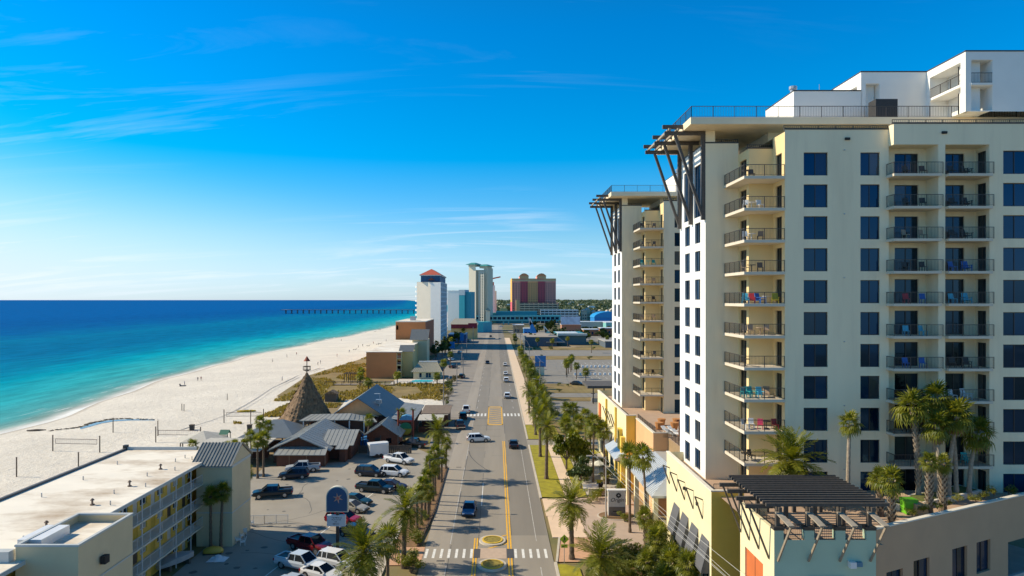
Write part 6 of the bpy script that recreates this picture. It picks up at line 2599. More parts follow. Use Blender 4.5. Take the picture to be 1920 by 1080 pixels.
# front gabled house with cross wing
T = thing('restaurant_house', (-34.5, 127, 0), 'front gabled restaurant house with grey tin roof and brown walls facing the lot', 'restaurant')
gable_house(T, -39.6, -30.2, 121.6, 138.5, 2.7, 4.75, TIN, BROWN, None, .9, 14)
panel(T, 'lean_to_roof', [(-38.6, 118.3, 2.1), (-29.6, 118.3, 2.1), (-29.9, 121.5, 2.85), (-38.4, 121.5, 2.85)], .12, TIN, 9)
mb = MB(); mb.wall((-38.2, 118.9, 0), (1, 0, 0), 8.3, 2.1); mb.wall((-29.9, 118.9, 0), (0, 1, 0), 2.7, 2.1); mb.wall((-38.2, 121.6, 0), (0, -1, 0), 2.7, 2.1)
part(T, 'wall', mb, BROWN)
for x in (-29.75, -33, -36):
    mb = MB(); mb.box(x - .08, x + .08, 118.8, 118.89, 0, 2.05); part(T, 'batten', mb, mat('worn_timber', (.22, .13, .08), .9, .2))
gable_house(T, -31.2, -26.4, 124.0, 133.5, 2.9, 4.55, TIN, BROWN, None, .6, 8, axis='x')
mb = MB(); mb.box(-28.0, -26.9, 121.9, 123.99, 0, 2.6); part(T, 'wall', mb, BROWN)
panel(T, 'porch_roof', [(-28.6, 121.2, 2.5), (-26.4, 121.2, 2.5), (-26.4, 123.4, 2.95), (-28.6, 123.4, 2.95)], .1, TIN, 3)
# left hipped pavilion and low terrace roofs
T = thing('restaurant_pavilion', (-44, 133, 0), 'blue-grey hipped pavilion roof left of the gabled house', 'pavilion')
panel(T, 'roof', [(-49.5, 130.5, 2.6), (-38.6, 130.5, 2.6), (-42.8, 137, 5.0), (-44.6, 137, 5.0)], .14, mat('shaded_blue_roof', None), 0)
panel(T, 'roof', [(-49.5, 142, 2.6), (-49.5, 130.5, 2.6), (-44.6, 137, 5.0), (-44.6, 137.2, 5.0)], .14, TIN, 0)
panel(T, 'roof', [(-38.6, 130.5, 2.6), (-38.6, 142, 2.6), (-42.8, 137.2, 5.0), (-42.8, 137, 5.0)], .14, TIN, 0)
for x, y in ((-49, 131), (-45, 131), (-41, 131), (-49, 141)):
    mb = MB(); mb.box(x - .1, x + .1, y - .1, y + .1, 0, 2.6); part(T, 'post', mb, BARK)
mb = MB(); mb.box(-48, -41, 135, 136, 0, 1.1); part(T, 'bar_counter', mb, BROWN)
T = thing('terrace_roof', (-47, 123, 0), 'pale flat terrace roof behind the palms left of the gabled house', 'roof')
panel(T, 'roof', [(-55, 119.5, 2.5), (-41.5, 119.5, 2.5), (-41.5, 129, 2.9), (-54, 129, 2.9)], .14, mat('pale_flat_roof', (.50, .47, .40), .8, .1), 0)
for x in (-54.5, -50, -46, -42):
    mb = MB(); mb.box(x - .1, x + .1, 119.8, 120, 0, 2.4); part(T, 'post', mb, BARK)
mb = MB(); mb.wall((-54, 125, 0), (1, 0, 0), 12.3, 2.5); part(T, 'wall', mb, BROWN)
# low hexagonal beach shelter
T = thing('beach_shelter', (-56, 132, 0), 'low pale beach shelter roof on the sand behind the motel', 'shelter')
mb = MB()
ring = [(-57 + 5.0 * math.cos(i * math.pi / 3), 133 + 5.0 * math.sin(i * math.pi / 3), 2.1) for i in range(6)]
for i in range(6):
    mb.poly([ring[i], ring[(i + 1) % 6], (-57, 133, 3.5)])
    mb.poly([ring[i], (ring[i][0], ring[i][1], 1.9), (ring[(i + 1) % 6][0], ring[(i + 1) % 6][1], 1.9), ring[(i + 1) % 6]])
part(T, 'roof', mb, mat('pale_flat_roof', None))
for i in range(6):
    mb = MB(); mb.cyl((-57 + 4.5 * math.cos(i * math.pi / 3), 133 + 4.5 * math.sin(i * math.pi / 3)), .12, -.3, 2.1, 6); part(T, 'post', mb, BARK)
# entrance cottage
T = thing('entrance_cottage', (-22, 138, 0), 'small brown entrance cottage with tin gable roof beside the red posts', 'cottage')
gable_house(T, -25.2, -19.2, 133.2, 140.2, 2.9, 4.9, TIN, mat('red_brown_boarding', (.20, .07, .035), .85, .2, 3), None, .8, 8)
mb = MB(); mb.box(-23.6, -22.5, 133.1, 133.19, 0, 2.1); part(T, 'door', mb, CAPM)
mb = MB(); mb.box(-21.4, -20.4, 133.1, 133.19, 1.0, 2.0); part(T, 'window', mb, DOORGLASS)
for x in (-25.8, -22.4, -19.0):
    mb = MB(); mb.box(x - .09, x + .09, 132.3, 132.48, 0, 2.7); part(T, 'post', mb, BARK)
mb = MB(); railing(mb, [(-25.8, 131), (-19, 131), (-16.5, 133)], 0, 1.0, .25, 1.5)
part(T, 'porch_railing', mb, BARK)
# colourful gate
T = thing('entrance_gate', (-18.4, 139, 0), 'colourful restaurant gate with tall red posts, green panel and blue canopy', 'gate')
for x in (-19.9, -16.9):
    mb = MB(); mb.cyl((x, 139), .2, 0, 6.6, 10); part(T, 'post', mb, mat('red_post', (.24, .055, .03), .8, .25, 3))
    mb = MB()
    for k in range(9):
        a = k * .7
        mb.bar((x, 139, 6.6), (x + .7 * math.cos(a), 139 + .7 * math.sin(a), 6.9 - .2 * (k % 3)), .16, .04)
    part(T, 'frond_finial', mb, PALM_A)
mb = MB(); mb.bar((-19.9, 139, 4.3), (-16.9, 139, 4.3), .2, .4); part(T, 'crossbeam', mb, mat('red_beam', (.42, .06, .03), .6, .1))
mb = MB()
mb.extrude([(-19.7, 4.5), (-16.9, 4.5), (-17.3, 5.2), (-18.3, 5.5), (-19.3, 5.2)], 'y', 138.9, 140.6)
part(T, 'canopy', mb, mat('blue_canopy', (.10, .30, .48), .6, .2, 3))
mb = MB(); mb.extrude([(-18.4 + 1.25 * math.cos(i * math.pi / 12), 2.75 + 1.25 * math.sin(i * math.pi / 12)) for i in range(0, 13)], 'y', 138.92, 139.08)
part(T, 'green_panel', mb, mat('green_panel', (.02, .20, .09), .6, .1))
mb = MB(); mb.extrude([(-18.4 + 1.25 * math.cos(i * math.pi / 12), 2.74 + 1.25 * math.sin(i * math.pi / 12)) for i in range(12, 25)], 'y', 138.92, 139.08)
part(T, 'yellow_panel', mb, mat('yellow_panel', (.36, .30, .03), .6, .1))
# street-side decks
T = thing('street_deck', (-14.5, 150, 0), 'brown street side deck bar with low roofs beside the shoulder', 'deck')
panel(T, 'roof', [(-17.2, 149, 2.7), (-11.6, 149, 2.7), (-11.6, 154, 3.1), (-17.2, 154, 3.1)], .15, mat('pale_flat_roof', None))
panel(T, 'roof', [(-17.2, 156, 3.0), (-10.6, 156, 3.0), (-10.6, 166, 3.4), (-17.2, 166, 3.4)], .15, mat('brown_shingle', (.20, .15, .11), .9, .2))
mb = MB(); mb.wall((-17, 149.6, 0), (1, 0, 0), 5.2, 1.2); mb.wall((-11.8, 149.6, 0), (0, 1, 0), 4, 1.2); mb.wall((-17, 156.4, 0), (1, 0, 0), 6, 2.6); mb.wall((-11, 156.4, 0), (0, 1, 0), 9, 2.6)
part(T, 'wall', mb, BROWN)
for x, y in ((-17, 149.2), (-11.8, 149.2), (-14.4, 149.2), (-11.8, 153.6), (-17, 153.6)):
    mb = MB(); mb.box(x - .08, x + .08, y - .08, y + .08, 0, 2.7); part(T, 'post', mb, BARK)
# timber fence round the cottage garden
mb = MB()
for i in range(28):
    mb.box(-26 + i * .36, -25.68 + i * .36, 128.9, 128.96, 0, 1.5)
mb.box(-26, -16, 128.97, 129.03, 1.0, 1.12)
single('timber_fence', mb, BARK, 'dark timber fence below the entrance cottage', 'fence')
mb = MB(); mb.box(-22.9, -21.6, 126.6, 127.9, 0, 1.2); mb.box(-22.95, -21.55, 126.55, 127.95, 1.2, 1.3)
single('wooden_crate', mb, mat('orange_timber', (.45, .22, .08), .8, .2, 3), 'orange timber crate behind the white trailer', 'crate')

# ---------------------------------------------------------------- starfish sign
P = G(633, 1028)
T = thing('pylon_sign', (P.x, P.y, 0), 'arched blue pylon sign with a starfish and white marquee board', 'sign')
mb = MB(); mb.box(P.x - .16, P.x + .16, P.y - .16, P.y + .16, 0, 4.3)
part(T, 'pole', mb, CAPM)
SIGNB = mat('sign_blue', (.012, .075, .17), .4, .05)
pts = [(P.x - 1.28, 4.3), (P.x + 1.28, 4.3)] + [(P.x + 1.28 * math.cos(i * math.pi / 16), 6.0 + 1.28 * math.sin(i * math.pi / 16)) for i in range(17)]
mb = MB(); mb.extrude(pts, 'y', P.y - .3, P.y + .3)
pn = part(T, 'sign_case', mb, mat('sign_case_cream', (.62, .58, .46), .6, .06))
mb = MB()
p2 = [(P.x - 1.17, 4.42), (P.x + 1.17, 4.42)] + [(P.x + 1.17 * math.cos(i * math.pi / 16), 6.0 + 1.17 * math.sin(i * math.pi / 16)) for i in range(17)]
mb.extrude(p2, 'y', P.y - .34, P.y - .303)
fc = part(pn, 'sign_face', mb, SIGNB)
mb = MB()
star = []
for i in range(12):
    a = math.pi / 2 + i * math.pi / 6 + .2
    r_ = .62 if i % 2 == 0 else .2
    star.append((P.x + .1 + r_ * math.cos(a), 5.95 + r_ * math.sin(a)))
mb.extrude(star, 'y', P.y - .38, P.y - .345)
part(pn, 'starfish', mb, mat('starfish', (.50, .28, .20), .6, .25, 6))
mb = MB(); mb.extrude([(P.x + .1 + .17 * math.cos(i * .5236), 5.95 + .17 * math.sin(i * .5236)) for i in range(12)], 'y', P.y - .40, P.y - .385)
part(pn, 'starfish_centre', mb, mat('starfish_red', (.42, .10, .08), .6, .2))
mb = MB(); mb.box(P.x - 1.2, P.x + .95, P.y - .2, P.y + .2, 2.62, 3.9)
bd = part(T, 'marquee_board', mb, mat('marquee_white', (.55, .62, .66), .5, .05))
mb = MB()
rr = random.Random(12)
for z, xa, xb in ((3.62, -.62, .55), (3.38, -.62, .36), (3.14, -.28, -.05), (2.9, -.5, .3)):
    x = xa
    while x < xb:
        w = rr.uniform(.07, .13)
        mb.box(P.x + x, P.x + x + w * .28, P.y - .215, P.y - .203, z - .07, z + .09)
        mb.box(P.x + x + w * .28, P.x + x + w * .8, P.y - .215, P.y - .203, z - .07 + rr.choice((0, .06, .12)), z - .03 + rr.choice((0, .06, .1)))
        x += w + .04
part(bd, 'marquee_letters', mb, mat('marquee_ink', (.02, .04, .06), .6, 0), kind='stuff')

# ---------------------------------------------------------------- stone sign with name
P = G(1156, 968)
T = thing('monument_sign', (P.x, P.y, 0), 'white stone monument sign lettered Origin in the oval bed', 'sign')
mb = MB(); mb.box(P.x - 1.15, P.x + 1.15, P.y - .3, P.y + .3, 0, 3.45)
sb = part(T, 'slab', mb, mat('sign_stone', (.60, .57, .50), .8, .06))
mb = MB(); mb.box(P.x - 1.25, P.x + 1.25, P.y - .4, P.y + .4, 3.45, 3.6)
part(T, 'cap', mb, WHITETR)
mb = MB(); mb.box(P.x - 1.05, P.x + 1.1, P.y - .33, P.y - .302, .1, 1.35)
part(T, 'name_panel', mb, mat('sign_brown', (.20, .165, .13), .7, .1))
INK = mat('sign_ink', (.02, .018, .02), .6, 0)
mb = MB()
for k in range(8):
    a = k * math.pi / 4
    mb.extrude([(P.x + .22 + .24 * math.cos(a) + .13 * math.cos(i * math.pi / 4), 2.88 + .22 * math.sin(a) + .13 * math.sin(i * math.pi / 4)) for i in range(8)], 'y', P.y - .325 - k * .0007, P.y - .303)
part(sb, 'emblem', mb, INK)
mb = MB(); mb.box(P.x - .55, P.x + .5, P.y - .345, P.y - .331, .72, .84)
part(sb, 'name_line', mb, INK)
cu = bpy.data.curves.new('lettering', 'FONT')
cu.body = 'Origin'
cu.size = .7
cu.shear = .35
cu.extrude = .008
cu.align_x = 'CENTER'
to = bpy.data.objects.new('tmp_text', cu)
COL.objects.link(to)
bpy.context.view_layer.update()
me = bpy.data.meshes.new_from_object(to.evaluated_get(bpy.context.evaluated_depsgraph_get()))
bpy.data.objects.remove(to)
me.materials.clear(); me.materials.append(INK)
lo = link('lettering', me, T, (-.0, -.32, 2.05))
lo.rotation_euler = (R(90), 0, 0)
T = thing('oval_bed', (P.x, P.y, .05), 'oval mulch bed with stone edging round the monument sign', 'flower bed')
for nm, a, b_, z, m in (('edging', 2.6, 1.9, .12, KERBM), ('mulch', 2.4, 1.7, .16, MULCH)):
    mb = MB(); mb.extrude([(P.x + a * math.cos(i * math.pi / 14), P.y + b_ * math.sin(i * math.pi / 14)) for i in range(28)], 'z', .04, z)
    mb.f = [tuple(reversed(f)) for f in mb.f]
    part(T, nm, mb, m)

# ---------------------------------------------------------------- pedestrian sign
P = G(1058, 1056)
T = thing('pedestrian_sign', (P.x, P.y, .1), 'yellow-green diamond pedestrian crossing sign on a post', 'road sign')
mb = MB(); mb.cyl((P.x, P.y), .04, .05, 3.0, 8); part(T, 'post', mb, GREYMET)
YG = mat('sign_yellow_green', (.48, .56, .03), .5, .03)
mb = MB(); mb.extrude([(P.x, 2.15), (P.x + .52, 2.67), (P.x, 3.19), (P.x - .52, 2.67)], 'y', P.y - .07, P.y - .05)
dm = part(T, 'diamond', mb, YG)
mb = MB()
y0 = P.y - .078
fig = lambda pts: mb.extrude([(P.x + a, 2.67 + b_) for a, b_ in pts], 'y', y0, P.y - .071)
fig([(-.05, .2), (.05, .2), (.06, .28), (0, .31), (-.06, .28)])
fig([(-.07, .17), (.08, .17), (.07, -.05), (-.06, -.05)])
fig([(-.06, -.05), (.01, -.05), (-.09, -.3), (-.16, -.28)])
fig([(0, -.05), (.07, -.05), (.15, -.3), (.08, -.31)])
fig([(.07, .15), (.17, -.02), (.13, -.05), (.05, .1)])
part(dm, 'walking_figure', mb, INK)
mb = MB(); mb.box(P.x - .36, P.x + .36, P.y - .07, P.y - .05, 1.72, 2.1)
pl = part(T, 'arrow_plate', mb, YG)
mb = MB(); mb.extrude([(P.x - .25, 1.8), (P.x - .08, 1.77), (P.x - .1, 1.83), (P.x + .24, 1.98), (P.x + .2, 2.03), (P.x - .14, 1.89), (P.x - .19, 1.95)], 'y', P.y - .078, P.y - .071)
part(pl, 'arrow', mb, INK)

# ================================================================ the town beyond
ORANGE = mat('orange_stucco', (0.66, 0.24, 0.08), 0.85, 0.06, 0.3, stain=.15, stain_col=(.36, .15, .07), stain_scale=.2)
RUST = mat('rust_stucco', (0.36, 0.12, 0.05), 0.85, 0.06, 0.3)
KHAKI = mat('khaki_stucco', (0.60, 0.46, 0.20), 0.85, 0.06, 0.3)
TEAL = mat('teal_paint', (0.03, 0.36, 0.42), 0.6, 0.05, 0.2)
TEALL = mat('pale_teal_paint', (0.22, 0.52, 0.48), 0.6, 0.06, 0.2)
BLUEW = mat('bright_blue_cladding', (0.02, 0.24, 0.62), 0.5, 0.05, 0.2)
REDR = mat('red_tile_roof', (0.50, 0.10, 0.055), 0.7, 0.08)
TGREEN = mat('green_metal_roof', (0.06, 0.27, 0.25), 0.5, 0.06)
SHADOWW = mat('dark_recess_shade', (0.04, 0.05, 0.06), 0.3, 0.1)  # near-black colour standing in for shade inside open decks and recesses
WIN_S = {}


def small_windows(T, pts, w, h, ang=0, m=None, depth=.06):
    """each far window a recessed looking pane of its own with a sill"""
    key = (w, h, m.name if m else '')
    if key not in WIN_S:
        mb = MB(); mb.box(0, w, -depth, .3, 0, h)
        WIN_S[key] = mb.mesh('window', m or GLASS)
    for p in pts:
        o = link('window', WIN_S[key], T, Vector(p) - T.location)
        o.rotation_euler = (0, 0, ang)


def block(T, name, x0, x1, y0, y1, z0, z1, m):
    mb = MB(); mb.box(x0, x1, y0, y1, z0, z1)
    return part(T, name, mb, m)


# ---- orange motel
T = thing('orange_motel', (-42, 252, 0), 'orange ended motel block with white flat roof and ribbed stair roofs by the pool', 'motel')
mb = MB(); mb.wall((-47.9, 252, 0), (1, 0, 0), 11.2, 9.6); mb.wall((-47.9, 327, 0), (0, -1, 0), 75, 9.6)
part(T, 'wall', mb, ORANGE)
mb = MB(); mb.wall((-36.7, 252, 0), (1, 0, 0), 1.7, 9.4, [(.2, 1.6, z, z + 1.9) for z in (.3, 2.7, 5.1, 7.4)], 1.0); mb.wall((-35, 252, 0), (0, 1, 0), 75, 9.5)
part(T, 'walkway_wall', mb, KHAKI)
block(T, 'roof', -48, -34.9, 251.9, 327, 9.6, 9.8, ROOFW)
block(T, 'stair_tower', -35, -31.2, 256, 264, 0, 9.6, KHAKI)
ribbed_roof(T, 'roof', (-36.4, 255.4, 9.6), (-30.9, 255.4, 9.6), (-30.9, 260, 11.8), (-36.4, 260, 11.8), 12)
block(T, 'stair_tower', -37.5, -31.0, 306, 318, 0, 11.0, SAND_W)
ribbed_roof(T, 'roof', (-38.6, 305.4, 11), (-30.4, 305.4, 11), (-30.4, 312, 15.5), (-38.6, 312, 15.5), 14)
for z in (2.4, 4.8, 7.2):
    mb = MB(); railing(mb, [(-36.5, 251.8), (-35, 251.8)], z, 1.0, .2); part(T, 'railing', mb, WRAIL)
T = thing('orange_annex', (-41, 330, 0), 'taller orange block behind the motel with rust side wall', 'motel')
mb = MB(); mb.wall((-48.5, 330, 0), (1, 0, 0), 14.4, 18.2, [(.2, 1.3, 14.5, 16.6)], .8); mb.wall((-48.5, 375, 0), (0, -1, 0), 45, 18.2)
part(T, 'wall', mb, ORANGE)
mb = MB(); mb.wall((-34.1, 330, 0), (0, 1, 0), 45, 18.2); part(T, 'side_wall', mb, RUST)
block(T, 'roof', -48.6, -34.0, 329.9, 375, 18.2, 18.6, ROOFW)
block(T, 'air_handler', -43, -40.5, 342, 346, 18.6, 20.6, GREYMET)
# pool house, pool, deck
T = thing('pool_house', (-25, 255, 0), 'pool house with pale striped hipped metal roof', 'house')
block(T, 'wall', -30.2, -20.4, 249.5, 259, 0, 2.75, SAND_W)
r0 = [(-31, 248.6, 2.7), (-19.6, 248.6, 2.7), (-19.6, 260, 2.7), (-31, 260, 2.7)]
ribbed_roof(T, 'roof', r0[0], r0[1], (-21.8, 253.6, 5.9), (-28.6, 253.6, 5.9), 16, mat('cream_ribbed_roof', (.45, .41, .30), .45, .08, metal=.2))
ribbed_roof(T, 'roof', r0[1], r0[2], (-21.8, 255, 5.9), (-21.8, 253.6, 5.9), 12, mat('shaded_blue_roof', None))  # east and far slopes coloured darker, their shade put into the roof
ribbed_roof(T, 'roof', r0[2], r0[3], (-28.6, 255, 5.9), (-21.8, 255, 5.9), 12, mat('shaded_blue_roof', None))
ribbed_roof(T, 'roof', r0[3], r0[0], (-28.6, 253.6, 5.9), (-28.6, 255, 5.9), 12, mat('cream_ribbed_roof', None))
block(T, 'ridge_cap', -28.6, -21.8, 253.5, 255.1, 5.9, 6.15, WHITETR)
for x in (-28, -25.6, -24.6, -22.4):
    block(T, 'window', x, x + .8, 249.4, 249.6, .6, 2.2, GLASS)
sheet('pool_deck', rect(-36.5, -17.5, 234.5, 249.4), 0.05, mat('pool_deck', (.60, .54, .46), .9, .06))
T = thing('swimming_pool', (-26, 243, 0.06), 'turquoise swimming pool before the pool house', 'pool')
mb = MB()
pp = [(-30, 239), (-23, 239), (-22.2, 241), (-22.4, 246), (-29, 247), (-30.2, 244)]
mb.extrude(pp, 'z', .054, .07); mb.f = [tuple(reversed(f)) for f in mb.f]
part(T, 'water', mb, mat('pool_water', (.02, .52, .62), .3, .08, .5))
mb = MB()
for i in range(6):
    a, b = pp[i], pp[(i + 1) % 6]
    mb.bar((*a, .08), (*b, .08), .45, .1)
part(T, 'coping', mb, WHITETR)
mb = MB()
for x0_, y0_, x1_, y1_ in ((-37, 233.8, -17, 233.8), (-17, 233.8, -17, 250)):
    n = int(max(abs(x1_ - x0_), abs(y1_ - y0_)) / 1.1)
    for i in range(n):
        x, y = x0_ + (x1_ - x0_) * i / n, y0_ + (y1_ - y0_) * i / n
        mb.box(x - .06, x + .06, y - .06, y + .06, 0, 1.1)
mb.bar((-37, 233.8, 1.0), (-17, 233.8, 1.0), .06); mb.bar((-17, 233.8, 1.0), (-17, 250, 1.0), .06)
single('pool_fence', mb, METALW, 'white picket fence round the pool deck', 'fence')
# boardwalk
T = thing('boardwalk', (-45, 232, 0), 'timber boardwalk with rails leading to the beach below the orange motel', 'boardwalk')
for i in range(26):
    mb = MB(); mb.box(-58 + i * .9, -57.15 + i * .9, 231, 233, .25, .35); part(T, 'plank', mb, mat('grey_plank', (.42, .34, .26), .9, .2, 2))
mb = MB()
for y in (231, 233):
    for i in range(9):
        mb.box(-58 + i * 2.9, -57.85 + i * 2.9, y - .07, y + .07, -.9, 1.3)
    mb.box(-58, -34.8, y - .05, y + .05, 1.1, 1.2)
part(T, 'rail', mb, BARK)
T = thing('dune_gazebo', (-51, 240, 0), 'dark timber gazebo frame in the dune grass', 'gazebo')
for x in (-53, -51.5, -50, -48.5):
    for y in (238.5, 242):
        mb = MB(); mb.box(x - .1, x + .1, y - .1, y + .1, -.6, 3.0); part(T, 'post', mb, BARK)
mb = MB()
for y in (238.5, 242):
    mb.box(-53.4, -48.1, y - .1, y + .1, 3.0, 3.2)
for i in range(6):
    mb.box(-53 + i * .9, -52.85 + i * .9, 238, 242.5, 3.2, 3.32)
part(T, 'roof_frame', mb, BARK)

# ---- white tower with red roof
T = thing('white_hotel_tower', (-40, 400, 0), 'white hotel tower with red hipped roof and scalloped sea balconies', 'hotel tower')
mb = MB()
mb.wall((-47.2, 407, 0), (8.6, -4.5, 0), 9.706, 39.5); mb.wall((-47.2, 452, 0), (0, -1, 0), 45, 39.5)
part(T, 'wall', mb, mat('tower_cream', (.82, .74, .60), .85, .04, .2))
mb = MB()
mb.wall((-38.6, 402.5, 0), (6.16, -2.2, 0), 6.54, 39.3)
part(T, 'wall', mb, WHITE)
xr, yr = -32.44, 400.3
hol = [(3 + j * 8, 7.5 + j * 8, 3.2 + k * 2.8, 5.2 + k * 2.8) for j in range(6) for k in range(13)]
mb = MB(); mb.wall((xr, yr, 0), (0, 1, 0), 52, 39.3, hol, 1.2); part(T, 'balcony_wall', mb, mat('tower_shaded_white', (.50, .58, .62), .8, .05))  # side of the white tower coloured blue-grey for its shade
for j in range(6):
    for k in range(13):
        mb = MB(); mb.box(xr - 1.15, xr - 1.1, yr + 3 + j * 8, yr + 7.5 + j * 8, 3.2 + k * 2.8, 5.2 + k * 2.8)
        if j < 3: part(T, 'window', mb, GLASS)
block(T, 'roof', -47.2, -32.5, 407, 452, 39.2, 39.6, ROOFW)
block(T, 'attic', -44.5, -33.2, 404, 448, 39.6, 43.2, mat('attic_blue', (.02, .09, .20), .6, .06))
mb = MB()
for z0, z1 in ((43.2, 43.7),):
    mb.box(-45.2, -32.6, 403.2, 449, z0, z1)
part(T, 'cornice', mb, WHITETR)
mb = MB()
a = [(-45.4, 403, 43.7), (-32.4, 403, 43.7), (-32.4, 449, 43.7), (-45.4, 449, 43.7)]
rd = [(-38.9, 412, 47.6), (-38.9, 440, 47.6)]
mb.poly([a[0], a[1], rd[0]]); mb.poly([a[1], a[2], rd[1], rd[0]]); mb.poly([a[2], a[3], rd[1]]); mb.poly([a[3], a[0], rd[0], rd[1]])
part(T, 'hipped_roof', mb, REDR)
mb = MB(); mb.poly([(-40.4, 402.9, 40.6), (-36.2, 402.9, 40.6), (-38.3, 404, 42.0)]); mb.poly([(-36.2, 402.9, 40.6), (-40.4, 402.9, 40.6), (-40.4, 404, 40.6), (-36.2, 404, 40.6)])
part(T, 'dormer_roof', mb, REDR)
bm = MB()
bm.extrude([(0, 0), (0, 3), (-.5, 2.8), (-1.1, 2), (-1.25, 1.5), (-1.1, 1), (-.5, .2)], 'z', 0, 1.1)
bmm = bm.mesh('balcony', METALW)
for k in range(13):
    for j in range(3):
        link('balcony', bmm, T, Vector((-47.2, 408.5 + j * 5, 2.6 + k * 2.8)) - T.location)

# ---- low shops between the tower and the road
T = thing('blue_shop', (-27, 470, 0), 'low blue beach shop with red brown front beside the white tower', 'shop')
block(T, 'wall', -32, -20, 455, 480, 0, 6, mat('deep_blue_wall', (.02, .10, .25), .7, .08))
block(T, 'fascia', -33, -14, 500, 501, 8, 11, mat('maroon', (.20, .02, .03), .7, .08))
block(T, 'wall', -33, -14, 501.1, 520, 0, 10, KHAKI)
mb = MB(); mb.poly([(-34, 499, 11), (-13, 499, 11), (-16, 510, 15), (-31, 510, 15)]); mb.poly([(-13, 499, 11), (-13, 521, 11), (-16, 510, 15)])
part(T, 'roof', mb, mat('cream_ribbed_roof', None))
T = thing('red_sign', (-17, 478, 0), 'dark red street sign board above the trees', 'sign')
block(T, 'post', -16.2, -15.9, 478, 478.4, 0, 10, GREYMET)
block(T, 'board', -19.5, -13.2, 478, 478.6, 10, 12.6, mat('sign_red', (.30, .012, .03), .5, .05))
for i, (px, py, w, h, d, lb) in enumerate([(848, 659, 2.6, 3.6, 372, 'tall blue street sign before the white tower'), (866, 640, 2.4, 5.0, 440, 'blue street sign panel farther up the left side'), (1078, 0, 0, 0, 0, None)]):
    if not lb: continue
    x = (px - 930) * d / 1280
    T = thing('street_sign', (x, d, 0), lb, 'sign', 'blue street signs')
    block(T, 'post', x - .15, x + .15, d, d + .3, 0, 2.5, GREYMET)
    block(T, 'board', x - w / 2, x + w / 2, d - .1, d + .4, 2.5, 2.5 + h, mat('sign_bright_blue', (.02, .22, .55), .5, .05))
mb = MB()
T = thing('billboard', (16.2, 263, 0), 'blue billboard beside the empty lot right of the road', 'billboard')
block(T, 'base', 15.4, 18.6, 262.8, 263.4, 0, 3.2, CREAM)
block(T, 'board', 15.0, 19.2, 262.6, 263.2, 3.2, 7.4, mat('billboard_blue', (.03, .18, .42), .5, .25, .6))
# ---- towers farther on
T = thing('white_condo_block', (-35, 640, 0), 'white condominium block behind the red roofed tower', 'condo tower')
block(T, 'wall', -46, -34.2, 640, 660, 0, 37, mat('pale_grey_tower', (.80, .78, .74), .85, .04))
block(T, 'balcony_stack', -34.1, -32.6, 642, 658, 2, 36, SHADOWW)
for k in range(11):
    block(T, 'floor_band', -34.1, -32.2, 641.5, 658.5, 3 + k * 3.05, 3.5 + k * 3.05, WHITE)
block(T, 'parapet', -46.2, -34, 639.8, 660, 37, 37.8, WHITE)
T.rotation_euler = (0, 0, R(-14))
T = thing('teal_tower', (-28, 600, 0), 'bright teal hotel tower with pale parapet', 'hotel tower')
block(T, 'wall', -32.8, -27.6, 600, 612, 0, 37.3, TEAL)
block(T, 'wall', -27.55, -22.6, 602, 614, 0, 36, mat('teal_side', (.02, .27, .36), .6, .05))
block(T, 'parapet', -32.9, -27.5, 599.9, 612, 33, 37.8, mat('parapet_grey', (.45, .55, .58), .8, .04))
block(T, 'low_wing', -27.5, -12, 604, 632, 0, 9, TEAL)
T.rotation_euler = (0, 0, R(-16))
T = thing('twin_cream_towers', (-25, 800, 0), 'tall pair of cream towers with flared green roofs', 'condo tower')
mb = MB(); mb.wall((-33, 800, 0), (1, 0, 0), 9.5, 68); part(T, 'wall', mb, mat('twin_cream', (.82, .72, .54), .85, .04))
hol = [(2 + i * 8, 5 + i * 8, 4 + k * 3.2, 6 + k * 3.2) for i in range(1) for k in range(20)] + [(8, 11, 4 + k * 3.2, 6 + k * 3.2) for k in range(20)]
mb = MB(); mb.wall((-33, 814, 0), (0, -1, 0), 14, 68, hol, .5); part(T, 'west_wall', mb, WHITE)
mb = MB(); mb.wall((-23.5, 806, 0), (1, 0, 0), 7.5, 64); mb.wall((-23.5, 800, 0), (0, 1, 0), 6, 64); part(T, 'wall', mb, mat('twin_khaki', (.68, .62, .47), .85, .04))
hol = [(1.5, 3.2, 4 + k * 3.2, 6 + k * 3.2) for k in range(18)] + [(4.6, 6.2, 4 + k * 3.2, 6 + k * 3.2) for k in range(18)]
mb = MB(); mb.wall((-21, 802, 0), (1, 0, 0), 7.5, 62, hol, .6); part(T, 'balcony_stack', mb, mat('twin_grey', (.58, .55, .46), .8, .05))
mb = MB(); mb.wall((-16, 806, 0), (1, 0, 0), 5.2, 66); mb.wall((-10.8, 806, 0), (0, 1, 0), 12, 66); part(T, 'wall', mb, mat('twin_khaki', None))
for (xa, xb, ya, z) in ((-34, -23, 798, 68), (-22.5, -10, 804, 66)):
    mb = MB()
    mb.box(xa + 1, xb - 1, ya + 1, ya + 12, z, z + 2.4)
    o = part(T, 'attic', mb, mat('twin_khaki', None))
    mb = MB()
    c = ((xa + xb) / 2, ya + 6)
    for i in range(4):
        q = [(xa - 1.4, ya - 1.5), (xb + 1.4, ya - 1.5), (xb + 1.4, ya + 14), (xa - 1.4, ya + 14)]
        a, b = q[i], q[(i + 1) % 4]
        mb.poly([(*a, z + 2.4), (*b, z + 2.4), (c[0] + (b[0] - c[0]) * .3, c[1] + (b[1] - c[1]) * .3, z + 4.6), (c[0] + (a[0] - c[0]) * .3, c[1] + (a[1] - c[1]) * .3, z + 4.6)])
    mb.box(xa - 1.4, xb + 1.4, ya - 1.5, ya + 14, z + 2.1, z + 2.4)
    part(o, 'flared_roof', mb, TGREEN)
T.rotation_euler = (0, 0, R(-30))
